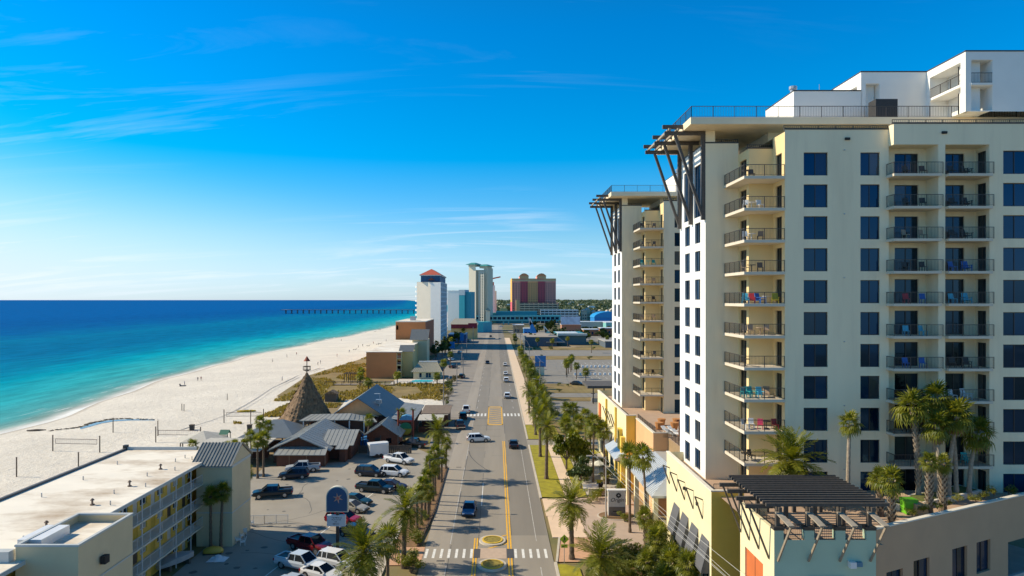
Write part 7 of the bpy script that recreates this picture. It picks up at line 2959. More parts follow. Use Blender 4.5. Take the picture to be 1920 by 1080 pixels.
T = thing('white_far_tower', (-9, 1000, 0), 'slim white tower with red top beyond the twin towers', 'condo tower')
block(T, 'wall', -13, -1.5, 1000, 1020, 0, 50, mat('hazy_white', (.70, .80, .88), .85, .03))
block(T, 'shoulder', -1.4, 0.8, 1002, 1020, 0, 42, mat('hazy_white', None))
block(T, 'attic', -11, -3, 1001, 1018, 50, 55, REDR)
T = thing('tower_crane', (-14, 985, 0), 'red crane jib above the far white tower', 'crane')
mb = MB(); mb.bar((-16, 985, 0), (-16, 985, 60), 1.6); part(T, 'mast', mb, REDR)
mb = MB(); mb.bar((-17, 985, 57), (6.5, 985, 62), 1.1, 1.8); part(T, 'jib', mb, REDR)
mb = MB(); mb.box(-18.6, -16.8, 984.2, 985.8, 54.5, 57); part(T, 'counterweight', mb, CONC)

# ---- red and yellow resort
T = thing('resort_tower', (50, 900, 0), 'broad red and yellow resort block with orange turrets', 'resort hotel')
YW, RW, BW = mat('resort_yellow', (.95, .44, .18), .85, .05), mat('resort_red', (.68, .12, .14), .85, .05), mat('resort_brown', (.86, .35, .27), .85, .05)
cols = [(21, 25, BW), (25, 32, BW), (32, 35, RW), (35, 39, RW), (39, 42, RW), (42, 55, YW), (55, 58, RW), (58, 62, RW), (62, 65, RW), (65, 74, BW), (74, 79, BW)]
for i, (xa, xb, m) in enumerate(cols):
    hol = []
    n = max(int((xb - xa) / 3), 1)
    for k in range(16):
        for j in range(n):
            c = (j + .5) * (xb - xa) / n
            hol.append((c - .7, c + .7, 5 + k * 2.95, 6.4 + k * 2.95))
    mb = MB(); mb.wall((xa, 900 - (i % 2) * .6, 0), (1, 0, 0), xb - xa, 54, hol, .8); part(T, 'wall', mb, m)
block(T, 'core', 21.02, 79, 900.9, 960, 0, 53.9, mat('resort_room', (.16, .12, .12), .6, .1))
mb = MB(); mb.wall((21, 1000, 0), (0, -1, 0), 100, 26); part(T, 'west_wall', mb, RW)
mb = MB(); mb.wall((21, 1000, 26), (0, -1, 0), 100, 32); part(T, 'west_wall', mb, mat('resort_gold', (.72, .43, .08), .85, .04))
for (xa, xb, zt) in ((21, 31, 57), (31, 43, 60), (43, 54, 57), (54, 66, 60), (66, 79, 57)):
    hol = [(1 + j * 2.8, 2.9 + j * 2.8, 1.0, 3.2) for j in range(int((xb - xa - 1) / 2.8))]
    mb = MB(); mb.wall((xa, 899.2, 54), (1, 0, 0), xb - xa, zt - 54, [h for h in hol if h[3] < zt - 54], .8); part(T, 'crown_wall', mb, mat('resort_tan', (.78, .45, .22), .85, .05))
    block(T, 'crown_block', xa + .02, xb - .02, 900, 930, 54, zt - .1, BW)
for c in (37, 60):
    mb = MB(); mb.extrude([(c - 6.5, 60), (c + 6.5, 60), (c + 5, 61.8), (c + 2.5, 63.4), (c, 63.9), (c - 2.5, 63.4), (c - 5, 61.8)], 'y', 899, 915)
    part(T, 'turret_roof', mb, mat('resort_orange_roof', (.80, .30, .13), .8, .05))
block(T, 'cornice', 20.9, 79.1, 898.6, 899.15, 53.4, 54, CREAM)
# parking deck in front of it
T = thing('resort_garage', (60, 870, 0), 'tan parking garage with open decks before the resort block', 'garage')
for k in range(6):
    block(T, 'deck_band', 30, 80, 870, 872, 8 + k * 2.9, 9.5 + k * 2.9, mat('garage_tan', (.80, .52, .34), .85, .05))
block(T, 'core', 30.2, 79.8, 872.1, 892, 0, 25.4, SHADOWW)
for x in range(30, 80, 6):
    block(T, 'pier', x, x + .8, 871, 872.2, 0, 25, mat('garage_tan', (.80, .52, .34), .85, .05))
block(T, 'stair_tower', 25.5, 30, 870, 880, 0, 29, mat('resort_tan', None))
T = thing('white_garage', (80, 846, 0), 'white parking garage with open decks right of the sky bridge', 'garage')
for k in range(3):
    block(T, 'deck_band', 55, 102, 846, 847.5, 9 + k * 3.2, 10.3 + k * 3.2, METALW)
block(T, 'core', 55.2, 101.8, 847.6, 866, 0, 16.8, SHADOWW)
for x in range(55, 103, 5):
    block(T, 'pier', x, x + .7, 846.8, 847.7, 0, 17, METALW)
# sky bridge and teal mall
T = thing('sky_bridge', (20, 800, 0), 'teal glazed sky bridge crossing the road with shops below', 'bridge building')
hol = [(2 + i * 5.2, 6 + i * 5.2, 1.6, 4.6) for i in range(19)]
mb = MB(); mb.wall((-26, 800, 4.2), (1, 0, 0), 102, 6.2, hol, .6); part(T, 'front_wall', mb, TEALL)
for h in hol:
    block(T, 'window', -26 + h[0], -26 + h[1], 800.6, 800.8, 5.8, 8.8, GLASS)
block(T, 'deck', -26, 76, 800.9, 812, 4.0, 10.6, TEAL)
for x in (-26, -14, 8, 14, 30, 46, 62, 74):
    block(T, 'pier', x, x + 1.6, 801, 811, 0, 4, TEALL)
block(T, 'upper_hall', 0, 50, 830, 844, 0, 15, mat('teal_side', None))
block(T, 'upper_hall', -20, 0, 826, 846, 0, 13, TGREEN)
block(T, 'tower', -12, -7, 796, 799.5, 0, 16, mat('twin_cream', None))
mb = MB(); mb.poly([(-13, 795, 16), (-6, 795, 16), (-9.5, 798, 20)]); mb.poly([(-6, 795, 16), (-6, 800, 16), (-9.5, 798, 20)]); part(T, 'tower_roof', mb, mat('cream_ribbed_roof', None))
# blue barn-like attraction
T = thing('blue_barn', (120, 745, 0), 'big bright blue barrel roofed building at the edge of the tower', 'building')
block(T, 'wall', 107, 140, 742, 775, 0, 9.5, BLUEW)
mb = MB()
mb.extrude([(106.5, 9.5)] + [(123.5 - 17 * math.cos(i * math.pi / 10), 9.5 + 6.5 * math.sin(i * math.pi / 10)) for i in range(1, 10)] + [(140.5, 9.5)], 'y', 741.5, 776)
part(T, 'barrel_roof', mb, mat('blue_roof', (.02, .30, .66), .45, .05))
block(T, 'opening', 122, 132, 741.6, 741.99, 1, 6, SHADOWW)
# cream town houses
for i in range(11):
    x = 74 + i * 7.6
    z = prnd.uniform(7, 10.5)
    d_ = 900 + prnd.uniform(-14, 14)
    T = thing('town_house', (x, d_, 0), f'cream gabled town house in the far row, {ORD[i]} from the resort', 'house', 'far cream town houses')
    block(T, 'wall', x, x + 6.4, d_, d_ + 12, 0, z + 5, mat('town_house_cream', (.68, .58, .42), .85, .05))
    mb = MB(); mb.extrude([(x - .5, z + 5), (x + 6.9, z + 5), (x + 3.2, z + 8)], 'y', d_ - .6, d_ + 12.5); part(T, 'roof', mb, mat('town_house_roof', (.55, .50, .42), .8, .06))
    small_windows(T, [(x + 1, d_, 4), (x + 4, d_, 4), (x + 1, d_, 8), (x + 4, d_, 8)], 1.4, 1.7)
# ---- low attractions between the sky bridge and the lots
T = thing('grey_attraction', (24, 430, 0), 'low grey gravel roofed hall left of the blue attraction', 'building')
block(T, 'wall', 18.5, 38, 425, 470, 0, 5.5, mat('slate_wall', (.10, .13, .16), .85, .08))
block(T, 'roof', 18.2, 38.3, 424.8, 470, 5.5, 5.9, mat('gravel_roof', (.34, .29, .23), .95, .12, .4))
mb = MB(); mb.poly([(31, 423, 2.6), (43, 423, 2.6), (38, 440, 6.4), (34, 440, 6.4)]); mb.poly([(43, 423, 2.6), (43, 450, 2.6), (38, 440, 6.4)]); part(T, 'hip_roof', mb, mat('shaded_blue_roof', None))
T = thing('white_roof_attraction', (46, 440, 0), 'low attraction with white and teal roof right of the grey hall', 'building')
block(T, 'wall', 40, 58, 440, 475, 0, 6.0, mat('slate_teal_wall', (.10, .18, .20), .85, .08))
block(T, 'canopy', 39.5, 58.5, 437.5, 440.5, 6.0, 7.3, mat('pale_canopy', (.62, .60, .52), .8, .05))
block(T, 'roof', 40, 58, 440.6, 475, 6.6, 7.0, mat('teal_roof', (.06, .26, .32), .6, .1))
block(T, 'roof_sheet', 40.5, 54, 448, 466, 7.0, 7.25, METALW)
T = thing('long_shed', (80, 430, 0), 'long low shed with pale roof behind the right hand hedge', 'shed')
block(T, 'wall', 66, 110, 412, 440, 0, 3.6, mat('slate_wall', None))
block(T, 'roof', 65.5, 110.5, 411.5, 440.5, 3.6, 4.0, mat('gravel_pale_roof', (.42, .40, .36), .9, .1))
# whale tail sculptures
for i, (x, y, h, m, lb) in enumerate([(27, 500, 16, BLUEW, 'big blue fin shaped sculpture standing among the attractions'), (36.5, 470, 11, TEALL, 'pale turquoise leaning fin sculpture beside the white roof')]):
    T = thing('fin_sculpture', (x, y, 0), lb, 'sculpture')
    mb = MB()
    q = [(x - 2.0, 0), (x + 3.8, 0), (x + 2.0, h * .45), (x - .5, h * .75), (x - 2.6, h), (x - 2.0, h * .6)] if i == 0 else [(x + .5, 0), (x + 3.2, 0), (x + 2.6, h * .45), (x - 1, h * .72), (x - 3.4, h), (x - 2.2, h * .55)]
    mb.extrude(q, 'y', y, y + 1.2)
    part(T, 'fin', mb, m)
    mb = MB(); mb.extrude([(a - .5, b) for a, b in q[-3:]] + [(a + .3, b) for a, b in reversed(q[-3:])], 'y', y - .1, y - .02)
    part(T, 'edge', mb, METALW)
for i, (x, y, w, dd, h, m, lb) in enumerate([
        (55, 570, 16, 14, 8, mat('diner_red', (.42, .20, .12), .8, .1), 'restaurant with a big pale sign roof behind the attractions'),
        (70, 545, 12, 12, 5, mat('clay_wall', (.40, .16, .08), .8, .1), 'clay red rock work of the mini golf course'),
        (86, 560, 16, 12, 5.5, mat('clay_wall', None), 'second clay red rock work beside the blue barn'),
        (74, 640, 40, 16, 8, mat('mall_grey', (.42, .42, .40), .8, .1), 'long grey mall with white roof edge behind the trees'),
        (22, 540, 8, 10, 6, BLUEW, 'blue kiosk beside the far sign poles'),
        (15, 590, 9, 14, 7, mat('tan_wall', (.40, .28, .16), .8, .1), 'tan shop under the sky bridge'),
        (100, 620, 20, 18, 8, TEALL, 'pale teal arcade building before the blue barn')]):
    T = thing('low_building', (x + w / 2, y, 0), lb, 'building', 'low attractions')
    block(T, 'wall', x, x + w, y, y + dd, 0, h, m)
    block(T, 'roof', x - .4, x + w + .4, y - .5, y + dd + .5, h, h + .5, METALW)
    small_windows(T, [(x + 1 + k * 2.6, y, 1.2) for k in range(int((w - 2) / 2.6))], 1.6, 2.2)
T = thing('roof_billboard', (60, 568, 0), 'pale blue and white billboard on the restaurant roof', 'billboard')
block(T, 'board', 54, 70, 567.5, 568.3, 8.5, 15, mat('board_pale', (.55, .62, .72), .6, .25, .3))
block(T, 'frame', 53.8, 70.2, 568.4, 569, 8.5, 9.5, REDR)
# concrete posts of the pay lot and the tiki shelter
for i in range(22):
    mb = MB(); mb.box(33 + i * 1.8, 33.9 + i * 1.8, 291, 291.9, 0, 1.0)
    single('bollard', mb, METALW, 'white concrete bollard in the row at the back of the empty lot', 'bollard', 'white bollards of the empty lot')
for i in range(16):
    mb = MB(); mb.box(30 + i * 1.9, 30.9 + i * 1.9, 262, 262.9, 0, .9)
    single('bollard', mb, METALW, 'white concrete bollard in the row at the front of the empty lot', 'bollard', 'white bollards of the empty lot')
T = thing('tiki_shelter', (32, 195, 0), 'dark flat roofed shelter with timber posts beyond the podium', 'shelter')
block(T, 'roof', 25.5, 46, 190, 202, 4.3, 5.0, mat('dark_shingle', (.10, .09, .08), .9, .2))
for x in range(27, 46, 3):
    block(T, 'post', x, x + .3, 190.4, 190.7, 0, 4.3, BARK)
for i in range(7):
    block(T, 'brace', 26.5 + i * 2.6, 27.6 + i * 2.6, 190.2, 190.35, 2.8, 3.0, BARK)
block(T, 'counter', 27, 44, 193, 194, 0, 1.2, CONC)
# ---- pier
T = thing('fishing_pier', (-300, 1526, -2), 'long fishing pier on piles reaching out over the sea', 'pier')
block(T, 'deck', -473, -120, 1522, 1532, 5.6, 6.8, mat('pier_concrete', (.22, .23, .24), .9, .08))
pm = MB(); pm.box(-.9, .9, -3, 3, -6, 7.6)
pmm = pm.mesh('pile', mat('pier_concrete', None))
for i in range(27):
    link('pile', pmm, T, Vector((-470 + i * 13, 1527, -2)) - T.location)
block(T, 'pier_head', -478, -462, 1512, 1542, 5.6, 6.9, mat('pier_concrete', None))
mb = MB(); railing(mb, [(-473, 1522), (-120, 1522)], 6.8, 1.3, 4, 8); part(T, 'railing', mb, mat('pier_concrete', None))
# far shoreline buildings
for i in range(26):
    d_ = 1300 + i * 130 + prnd.uniform(0, 60)
    x = prnd.uniform(0.0, .16) * d_ - 30
    w, h = prnd.uniform(10, 26), prnd.uniform(6, 16)
    mb = MB(); mb.box(x, x + w, d_, d_ + 16, 0, h); mb.box(x + w * .1, x + w * .9, d_ + .5, d_ + 15, h, h + 2)
    single('far_house', mb, [CREAM, KHAKI, CONC, METALW][i % 4], 'small pale building far off among the woodland', 'building', 'far buildings in the woodland')

# ================================================================ small things
# ---- beach volleyball
def net(pa, pb, label, grp='volleyball nets'):
    a, b = Vector(pa), Vector(pb)
    c = (a + b) / 2
    T = thing('volleyball_net', (c.x, c.y, min(a.z, b.z)), label, 'volleyball net', grp)
    for p in (a, b):
        mb = MB(); mb.cyl((p.x, p.y), .11, p.z - .1, p.z + 3.2, 8); part(T, 'post', mb, BARK)
    u = (b - a).normalized()
    m_ = (a.lerp(b, .06), a.lerp(b, .94))
    mb = MB()
    for z in (2.45, 1.55):
        mb.bar(m_[0] + Vector((0, 0, z)), m_[1] + Vector((0, 0, z)), .05, .09)
    for q in m_:
        mb.bar(q + Vector((0, 0, 1.55)), q + Vector((0, 0, 2.45)), .05, .05)
    mb.bar(a + Vector((0, 0, 2.5)), m_[0] + Vector((0, 0, 2.45)), .02); mb.bar(m_[1] + Vector((0, 0, 2.45)), b + Vector((0, 0, 2.5)), .02)
    part(T, 'tape', mb, mat('net_tape', (.12, .06, .05), .8, .1))
    mb = MB()
    n = 22
    for i in range(1, n):
        q = m_[0].lerp(m_[1], i / n)
        mb.bar(q + Vector((0, 0, 1.55)), q + Vector((0, 0, 2.45)), .012)
    for z in (1.75, 1.95, 2.15, 2.3):
        mb.bar(m_[0] + Vector((0, 0, z)), m_[1] + Vector((0, 0, z)), .012)
    part(T, 'mesh_netting', mb, mat('net_cord', (.35, .33, .3), .8, .1))


def sandz(x, d):
    t = (-52 - x) / (-52 - shore(d))
    return interp([(-9, -.06), (0.0, -0.06), (0.25, -0.25), (0.55, -0.75), (0.8, -1.2), (0.94, -1.72), (1.0, -2.0), (2, -7)], t)


def S(px, py):
    g = G(px, py, -.6)
    for _ in range(4):
        g = G(px, py, sandz(g.x, g.y))
    return g


net(S(99, 846), S(187, 848), 'beach volleyball net nearest the water with full netting')
net(S(292, 829), S(376, 830), 'beach volleyball net partly hidden by the palm behind the motel')
net(S(420, 793), S(494, 792), 'beach volleyball net beside the restaurant pavilion')
for i, (px, py, lb) in enumerate([(31, 894, 'lone wooden post on the sand at the left edge'), (147, 884, 'lone wooden post on the sand behind the motel roof'), (212, 811, 'lone wooden post on the sand before the wrack line'), (296, 817, 'wooden post standing close beside the second net'), (470, 795, 'thin wooden post behind the yellow kayaks'), (426, 750, 'short wooden post far out on the sand'), (345, 771, 'short stake on the sand'), (341, 770, 'second short stake on the sand')]):
    p = S(px, py)
    mb = MB(); mb.cyl((p.x, p.y), .1, p.z - .2, p.z + (3.2 if i < 5 else 1.8), 8); mb.cyl((p.x, p.y), .13, p.z + (3.2 if i < 5 else 1.8), p.z + (3.28 if i < 5 else 1.86), 8)
    single('wooden_post', mb, BARK, lb, 'post', 'posts on the beach')
# rope fence lines behind the motel
for k, (x0, lb) in enumerate(((-50.0, 'rope line strung along the sand beside the motel'), (-52.5, 'second rope line strung along the sand beside the motel'))):
    T = thing('rope_fence', (x0, 90, -.1), lb, 'rope fence', 'rope fences by the motel')
    for i in range(9):
        y = 60 + i * 9
        mb = MB(); mb.cyl((x0, y), .06, -.2, 1.1, 6); part(T, 'stake', mb, BARK)
    mb = MB()
    for i in range(8):
        mb.bar((x0, 60 + i * 9, 1.0), (x0, 69 + i * 9, 1.0), .05)
    part(T, 'rope', mb, BARK)
# wrack line / run-off channel on the beach
mb = MB()
rr = random.Random(21)
path = [(95, 808), (118, 805), (140, 803), (158, 799), (166, 795), (176, 792), (190, 790), (202, 787), (212, 786), (235, 785), (262, 786), (292, 787)]
prev = None
wr = []
for (x, y) in path:
    p = S(x, y)
    wr.append(p)
for a, b in zip(wr, wr[1:]):
    for t in range(10):
        q = a.lerp(b, (t + rr.random()) / 10)
        s = rr.uniform(.25, .7)
        an = rr.uniform(-.4, .4)
        u = Vector((math.cos(an), math.sin(an), 0)) * s
        v = Vector((-math.sin(an), math.cos(an), 0)) * s * .5
        q = q + Vector((rr.uniform(-.5, .5), rr.uniform(-.6, .6), .05))
        mb.poly([q - u, q - v + Vector((0, 0, .12)), q + u, q + v + Vector((0, 0, .1))])
o = struct('seaweed', mb, mat('seaweed', (.06, .045, .03), .9, .3, 3), kind='stuff')
tag(o, 'dark line of seaweed washed up on the sand', 'seaweed')
mb = MB()
wp = [S(x, y) for x, y in [(150, 801), (165, 797), (180, 792), (205, 788), (240, 786), (290, 787)]]
wq = [S(x, y) for x, y in [(150, 805), (170, 800), (190, 794), (215, 790), (245, 788.5), (290, 788.5)]]
for i in range(len(wp) - 1):
    mb.poly([wp[i] + Vector((0, 0, .03)), wp[i + 1] + Vector((0, 0, .03)), wq[i + 1] + Vector((0, 0, .03)), wq[i] + Vector((0, 0, .03))])
struct('tide_pool', mb, mat('wet_sand', (.20, .22, .21), .15, .1))
p = S(68, 808)
mb = MB(); mb.tube([(p.x - 2, p.y - .3, p.z + .1), (p.x, p.y, p.z + .2), (p.x + 2, p.y + .4, p.z + .15)], [.15, .25, .12], 7); mb.bar((p.x, p.y, p.z + .2), (p.x + .8, p.y - .6, p.z + .5), .1)
single('driftwood', mb, BARK, 'dark driftwood log lying at the edge of the water', 'driftwood')
# tyre tracks
mb = MB()
tr = [S(x, y) for x, y in [(340, 806), (400, 788), (430, 776), (460, 760), (480, 748), (510, 728), (560, 704), (600, 690)]]
for k in (0, 1.7):
    for a, b in zip(tr, tr[1:]):
        n = 8
        for i in range(n):
            p, q = a.lerp(b, i / n), a.lerp(b, (i + 1) / n)
            off = Vector((k, 0, .02))
            for s in (-.2, .2):
                mb.poly([p + off + Vector((s - .09, 0, 0)), q + off + Vector((s - .09, 0, 0)), q + off + Vector((s, 0, .05)), p + off + Vector((s, 0, .05))])
                mb.poly([p + off + Vector((s, 0, .05)), q + off + Vector((s, 0, .05)), q + off + Vector((s + .09, 0, 0)), p + off + Vector((s + .09, 0, 0))])
struct('tyre_tracks', mb, SAND)
# yellow kayak, playhouse, bins
T = thing('kayak', S(462, 772), 'yellow kayak lying on the sand behind the restaurant net', 'kayak', rz=R(8))
mb = MB()
secs = []
for x, w, h in ((-2.4, .05, .35), (-1.4, .4, .45), (0, .5, .45), (1.4, .4, .45), (2.4, .05, .35)):
    secs.append([(x, w, h), (x, w * .6, .05), (x, -w * .6, .05), (x, -w, h)])
loft(mb, secs)
link('hull', mb.mesh('hull', mat('kayak_yellow', (.62, .42, .02), .4, .06)), T)
mb = MB(); mb.box(-.5, .5, -.25, .25, .45, .5); link('cockpit', mb.mesh('cockpit', TRIM), T)
p = G(422, 838)
T = thing('playhouse', (p.x, p.y, 0), 'small green roofed playhouse with slide behind the motel', 'playhouse')
mb = MB(); mb.poly([(p.x - .9, p.y - .9, 2.6), (p.x + .9, p.y - .9, 2.6), (p.x + .9, p.y, 3.4), (p.x - .9, p.y, 3.4)]); mb.poly([(p.x + .9, p.y + .9, 2.6), (p.x - .9, p.y + .9, 2.6), (p.x - .9, p.y, 3.4), (p.x + .9, p.y, 3.4)])
part(T, 'roof', mb, mat('playhouse_green', (.03, .16, .10), .6, .1))
for sx in (-.75, .75):
    for sy in (-.7, .7):
        mb = MB(); mb.box(p.x + sx - .06, p.x + sx + .06, p.y + sy - .06, p.y + sy + .06, 0, 2.6); part(T, 'post', mb, BARK)
block(T, 'platform', p.x - .8, p.x + .8, p.y - .75, p.y + .75, 1.2, 1.3, BARK)
mb = MB(); mb.bar((p.x - .8, p.y, 1.3), (p.x - 2.4, p.y, .1), .6, .06); part(T, 'slide', mb, KHAKI)
for i, (px, py, lb) in enumerate([(360, 806, 'dark bin on the sand above the palm'), (468, 806, 'dark bin beside the beach shelter')]):
    p = S(px, py)
    T = thing('beach_bin', p, lb, 'bin', 'beach bins')
    mb = MB(); mb.extrude([(p.x - .4, p.z), (p.x + .4, p.z), (p.x + .48, p.z + 1.1), (p.x - .48, p.z + 1.1)], 'y', p.y - .4, p.y + .4); part(T, 'bin', mb, TRIM)
    mb = MB(); mb.box(p.x - .52, p.x + .52, p.y - .46, p.y + .46, p.z + 1.1, p.z + 1.2); part(T, 'lid', mb, BARK)
T = thing('timber_playship', S(622, 752), 'small timber hut on the sand behind the thatched cone', 'hut')
mb = MB(); mb.box(-1.6, 1.6, -1.5, 1.5, 0, 2.2); link('wall', mb.mesh('wall', BARK), T)
mb = MB(); mb.extrude([(-1.9, 2.2), (1.9, 2.2), (0, 3.2)], 'y', -1.8, 1.8); link('roof', mb.mesh('roof', THATCH), T)


# ---- people on the beach
def person_mesh(seed):
    r = random.Random(seed)
    st = r.uniform(.05, .22)
    J = {'pel': (0, 0, .95), 'ch': (0, .02, 1.3), 'nk': (0, .02, 1.48), 'hd': (0, .04, 1.62), 'ht': (0, .03, 1.74),
         'hl': (-.1, 0, .9), 'kl': (-.11, st * .6, .5), 'al': (-.11, st, .07), 'fl': (-.11, st + .14, .04),
         'hr': (.1, 0, .9), 'kr': (.11, -st * .4, .5), 'ar': (.11, -st, .07), 'fr': (.11, -st + .14, .04),
         'sl': (-.19, .02, 1.4), 'el': (-.25, -.02, 1.13), 'wl': (-.24, .1, .9), 'sr': (.19, .02, 1.4), 'er': (.25, -.03, 1.13), 'wr': (.24, .08, .9)}
    Rr = {'pel': .14, 'ch': .15, 'nk': .06, 'hd': .1, 'ht': .07, 'hl': .09, 'kl': .06, 'al': .045, 'fl': .04, 'hr': .09, 'kr': .06, 'ar': .045, 'fr': .04, 'sl': .06, 'el': .045, 'wl': .035, 'sr': .06, 'er': .045, 'wr': .035}
    names = list(J)
    E = [('pel', 'ch'), ('ch', 'nk'), ('nk', 'hd'), ('hd', 'ht'), ('pel', 'hl'), ('hl', 'kl'), ('kl', 'al'), ('al', 'fl'), ('pel', 'hr'), ('hr', 'kr'), ('kr', 'ar'), ('ar', 'fr'), ('ch', 'sl'), ('sl', 'el'), ('el', 'wl'), ('ch', 'sr'), ('sr', 'er'), ('er', 'wr')]
    me = bpy.data.meshes.new('person')
    me.from_pydata([J[n] for n in names], [(names.index(a), names.index(b)) for a, b in E], [])
    o = bpy.data.objects.new('tmp', me)
    COL.objects.link(o)
    md = o.modifiers.new('s', 'SKIN')
    sv = me.skin_vertices[0].data
    for i, n in enumerate(names):
        sv[i].radius = (Rr[n], Rr[n] * .85)
        sv[i].use_root = n == 'pel'
    o.modifiers.new('d', 'SUBSURF').levels = 1
    bpy.context.view_layer.update()
    m2 = bpy.data.meshes.new_from_object(o.evaluated_get(bpy.context.evaluated_depsgraph_get()))
    bpy.data.objects.remove(o)
    m2.polygons.foreach_set('use_smooth', [True] * len(m2.polygons))
    sk = mat('skin', (.45, .27, .18), .6, 0)
    m2.materials.clear()
    cl = [(.03, .03, .05), (.35, .05, .05), (.05, .12, .30), (.5, .5, .48)][seed % 4]
    top = mat('shirt_%d' % (seed % 4), cl, .9, .05)
    bot = mat('trousers_%d' % (seed % 2), [(.03, .035, .06), (.16, .13, .10)][seed % 2], .9, .05)
    for m_ in (sk, top, bot, mat('dark_hair', (.03, .02, .015), .7, 0)):
        m2.materials.append(m_)
    for pl in m2.polygons:
        c = pl.center
        pl.material_index = 3 if c.z > 1.66 else 0 if c.z > 1.46 else 1 if c.z > .95 and not (abs(c.x) > .21 and c.z < 1.2) else 0 if abs(c.x) > .2 else 2 if c.z > .1 else 0
    return m2


PM = [person_mesh(i) for i in range(4)]
spots = [(371, 715, 'person walking at the water line, first of a pair'), (377, 714, 'person walking at the water line, second of a pair'), (346, 723, 'person beside the dark mat at the water edge'),
         (511, 679, 'person at the water edge above the lookout mast'), (538, 670, 'person walking on the wet sand beyond the mast'), (556, 666, 'person walking farther along the wet sand'),
         (529, 714, 'person on the sand below the tyre tracks'), (596, 685, 'person on the dry sand left of the dune grass, first of two'), (601, 682, 'person on the dry sand left of the dune grass, second of two'),
         (632, 669, 'person on the sand above the dune grass'), (655, 661, 'person alone on the far sand'), (672, 652, 'person beside the beach chairs'), (680, 650, 'person standing behind the beach chairs'), (700, 645, 'person far along the beach near the motel roof'), (724, 640, 'farthest person on the beach'), (640, 640, 'person wading beyond the motel roof')]
for i, (x, y, lb) in enumerate(spots):
    p = S(x, y)
    o = link('person', PM[i % 4], loc=p)
    o.rotation_euler = (0, 0, prnd.uniform(0, 6.28))
    tag(o, lb, 'person', 'people on the beach')
mb = MB(); p = S(346, 724); mb.box(p.x - 1.5, p.x + .3, p.y - .6, p.y + .6, p.z, p.z + .25); mb.bar((p.x - 1.4, p.y, p.z + .2), (p.x - 1.7, p.y, p.z + .8), .8, .1)
single('beach_mat', mb, TRIM, 'dark low beach seat at the water edge', 'beach chair')
for i, (x, y) in enumerate([(690, 649), (708, 646), (712, 645), (665, 656), (703, 622), (712, 619)]):
    p = S(x, y)
    T = thing('beach_lounger', p, f'{ORD[i]} dark cabana lounger on the far sand', 'lounger', 'far beach loungers')
    mb = MB(); mb.box(-1, 1, -.4, .4, .3, .42); mb.bar((.9, 0, .4), (1.4, 0, 1.0), .8, .08); link('bed', mb.mesh('bed', TRIM), T)
    mb = MB(); mb.box(-.8, -.7, -.35, .35, 0, .3); mb.box(.7, .8, -.35, .35, 0, .3); link('leg_frame', mb.mesh('leg_frame', BARK), T)

# ---- street lamps and poles
def lamp(base, h, arm, label, col=None, grp='street lamps'):
    T = thing('street_lamp', base, label, 'street lamp', grp)
    b = Vector(base)
    mb = MB(); mb.tube([b, b + Vector((0, 0, h))], [.11, .07], 8); part(T, 'pole', mb, col or CAPM)
    mb = MB(); mb.bar(b + Vector((0, 0, h - .2)), b + Vector((arm, 0, h + .1)), .07); part(T, 'arm', mb, col or CAPM)
    e = b + Vector((arm, 0, h + .1))
    mb = MB(); mb.box(e.x - .35, e.x + .35, e.y - .14, e.y + .14, e.z - .08, e.z + .06); part(T, 'lamp_head', mb, col or CAPM)


lamp(G(1136, 972), 8.2, -2.2, 'street lamp with long arm beside the paved drive', CONC)
lamp(G(806, 958), 7.2, 1.6, 'dark street lamp among the palms of the kerb strip')
lamp((11.6, 172, 0), 9, -2.0, 'street lamp among the palms of the far sidewalk', CONC)
lamp((11.8, 330, 0), 10, -2.0, 'street lamp far along the right sidewalk', CONC)


def utility_pole(base, h, label):
    T = thing('utility_pole', base, label, 'utility pole', 'utility poles')
    b = Vector(base)
    mb = MB(); mb.tube([b, b + Vector((0, 0, h))], [.16, .11], 8); part(T, 'pole', mb, mat('pole_grey', (.30, .27, .24), .9, .15, 3))
    for z in (h - .6, h - 1.6):
        mb = MB(); mb.bar(b + Vector((-1.2, 0, z)), b + Vector((1.2, 0, z)), .1, .12); part(T, 'crossarm', mb, BARK)
    return T


PX = 12.6
pl = [(PX, y, 0) for y in (196, 258, 300, 352, 420, 500)]
for i, b in enumerate(pl):
    utility_pole(b, 11.5, f'{ORD[i]} utility pole along the right sidewalk beyond the podium')
WIRE = mat('wire', (.30, .30, .30), .5, 0)
for i, (a, b) in enumerate(zip(pl, pl[1:])):
    for k, dx in enumerate((-1.1, 1.1)):
        mb = MB()
        n = 8
        pts = [Vector(a).lerp(Vector(b), t / n) + Vector((dx, 0, 10.95 - 3.2 * (t / n) * (1 - t / n))) for t in range(n + 1)]
        mb.tube(pts, [.022] * (n + 1), 4)
        single('power_line', mb, WIRE, f'{["left", "right"][k]} wire between utility poles {["one and two", "two and three", "three and four", "four and five", "five and six"][i]} beyond the podium', 'wire', 'power lines')
mb_l = [((13.2, 96, 7.8), (17.0, 44, 9.2)), ((14.0, 96, 7.8), (18.6, 44, 9.2)), ((15.4, 88, 6.8), (17.8, 44, 8.6)), ((16.2, 88, 6.8), (18.2, 44, 8.4))]
for i, (a, b) in enumerate(mb_l):
    mb = MB()
    n = 8
    pts = [Vector(a).lerp(Vector(b), t / n) + Vector((0, 0, -1.2 * (t / n) * (1 - t / n))) for t in range(n + 1)]
    mb.tube(pts, [.014] * (n + 1), 4)
    single('power_line', mb, mat('pale_wire', (.6, .58, .52), .5, 0), f'pale overhead wire crossing above the planted bed, {ORD[i]} from the road', 'wire', 'wires above the bed')
for i, (x, y, h) in enumerate([(-12.9, 168, 9), (-13.2, 230, 8.5), (-14.5, 290, 9), (-15, 350, 9), (-14, 420, 9), (-12.5, 260, 7)]):
    utility_pole((x, y, 0), h, f'{ORD[i]} utility pole on the left shoulder, counted outward')
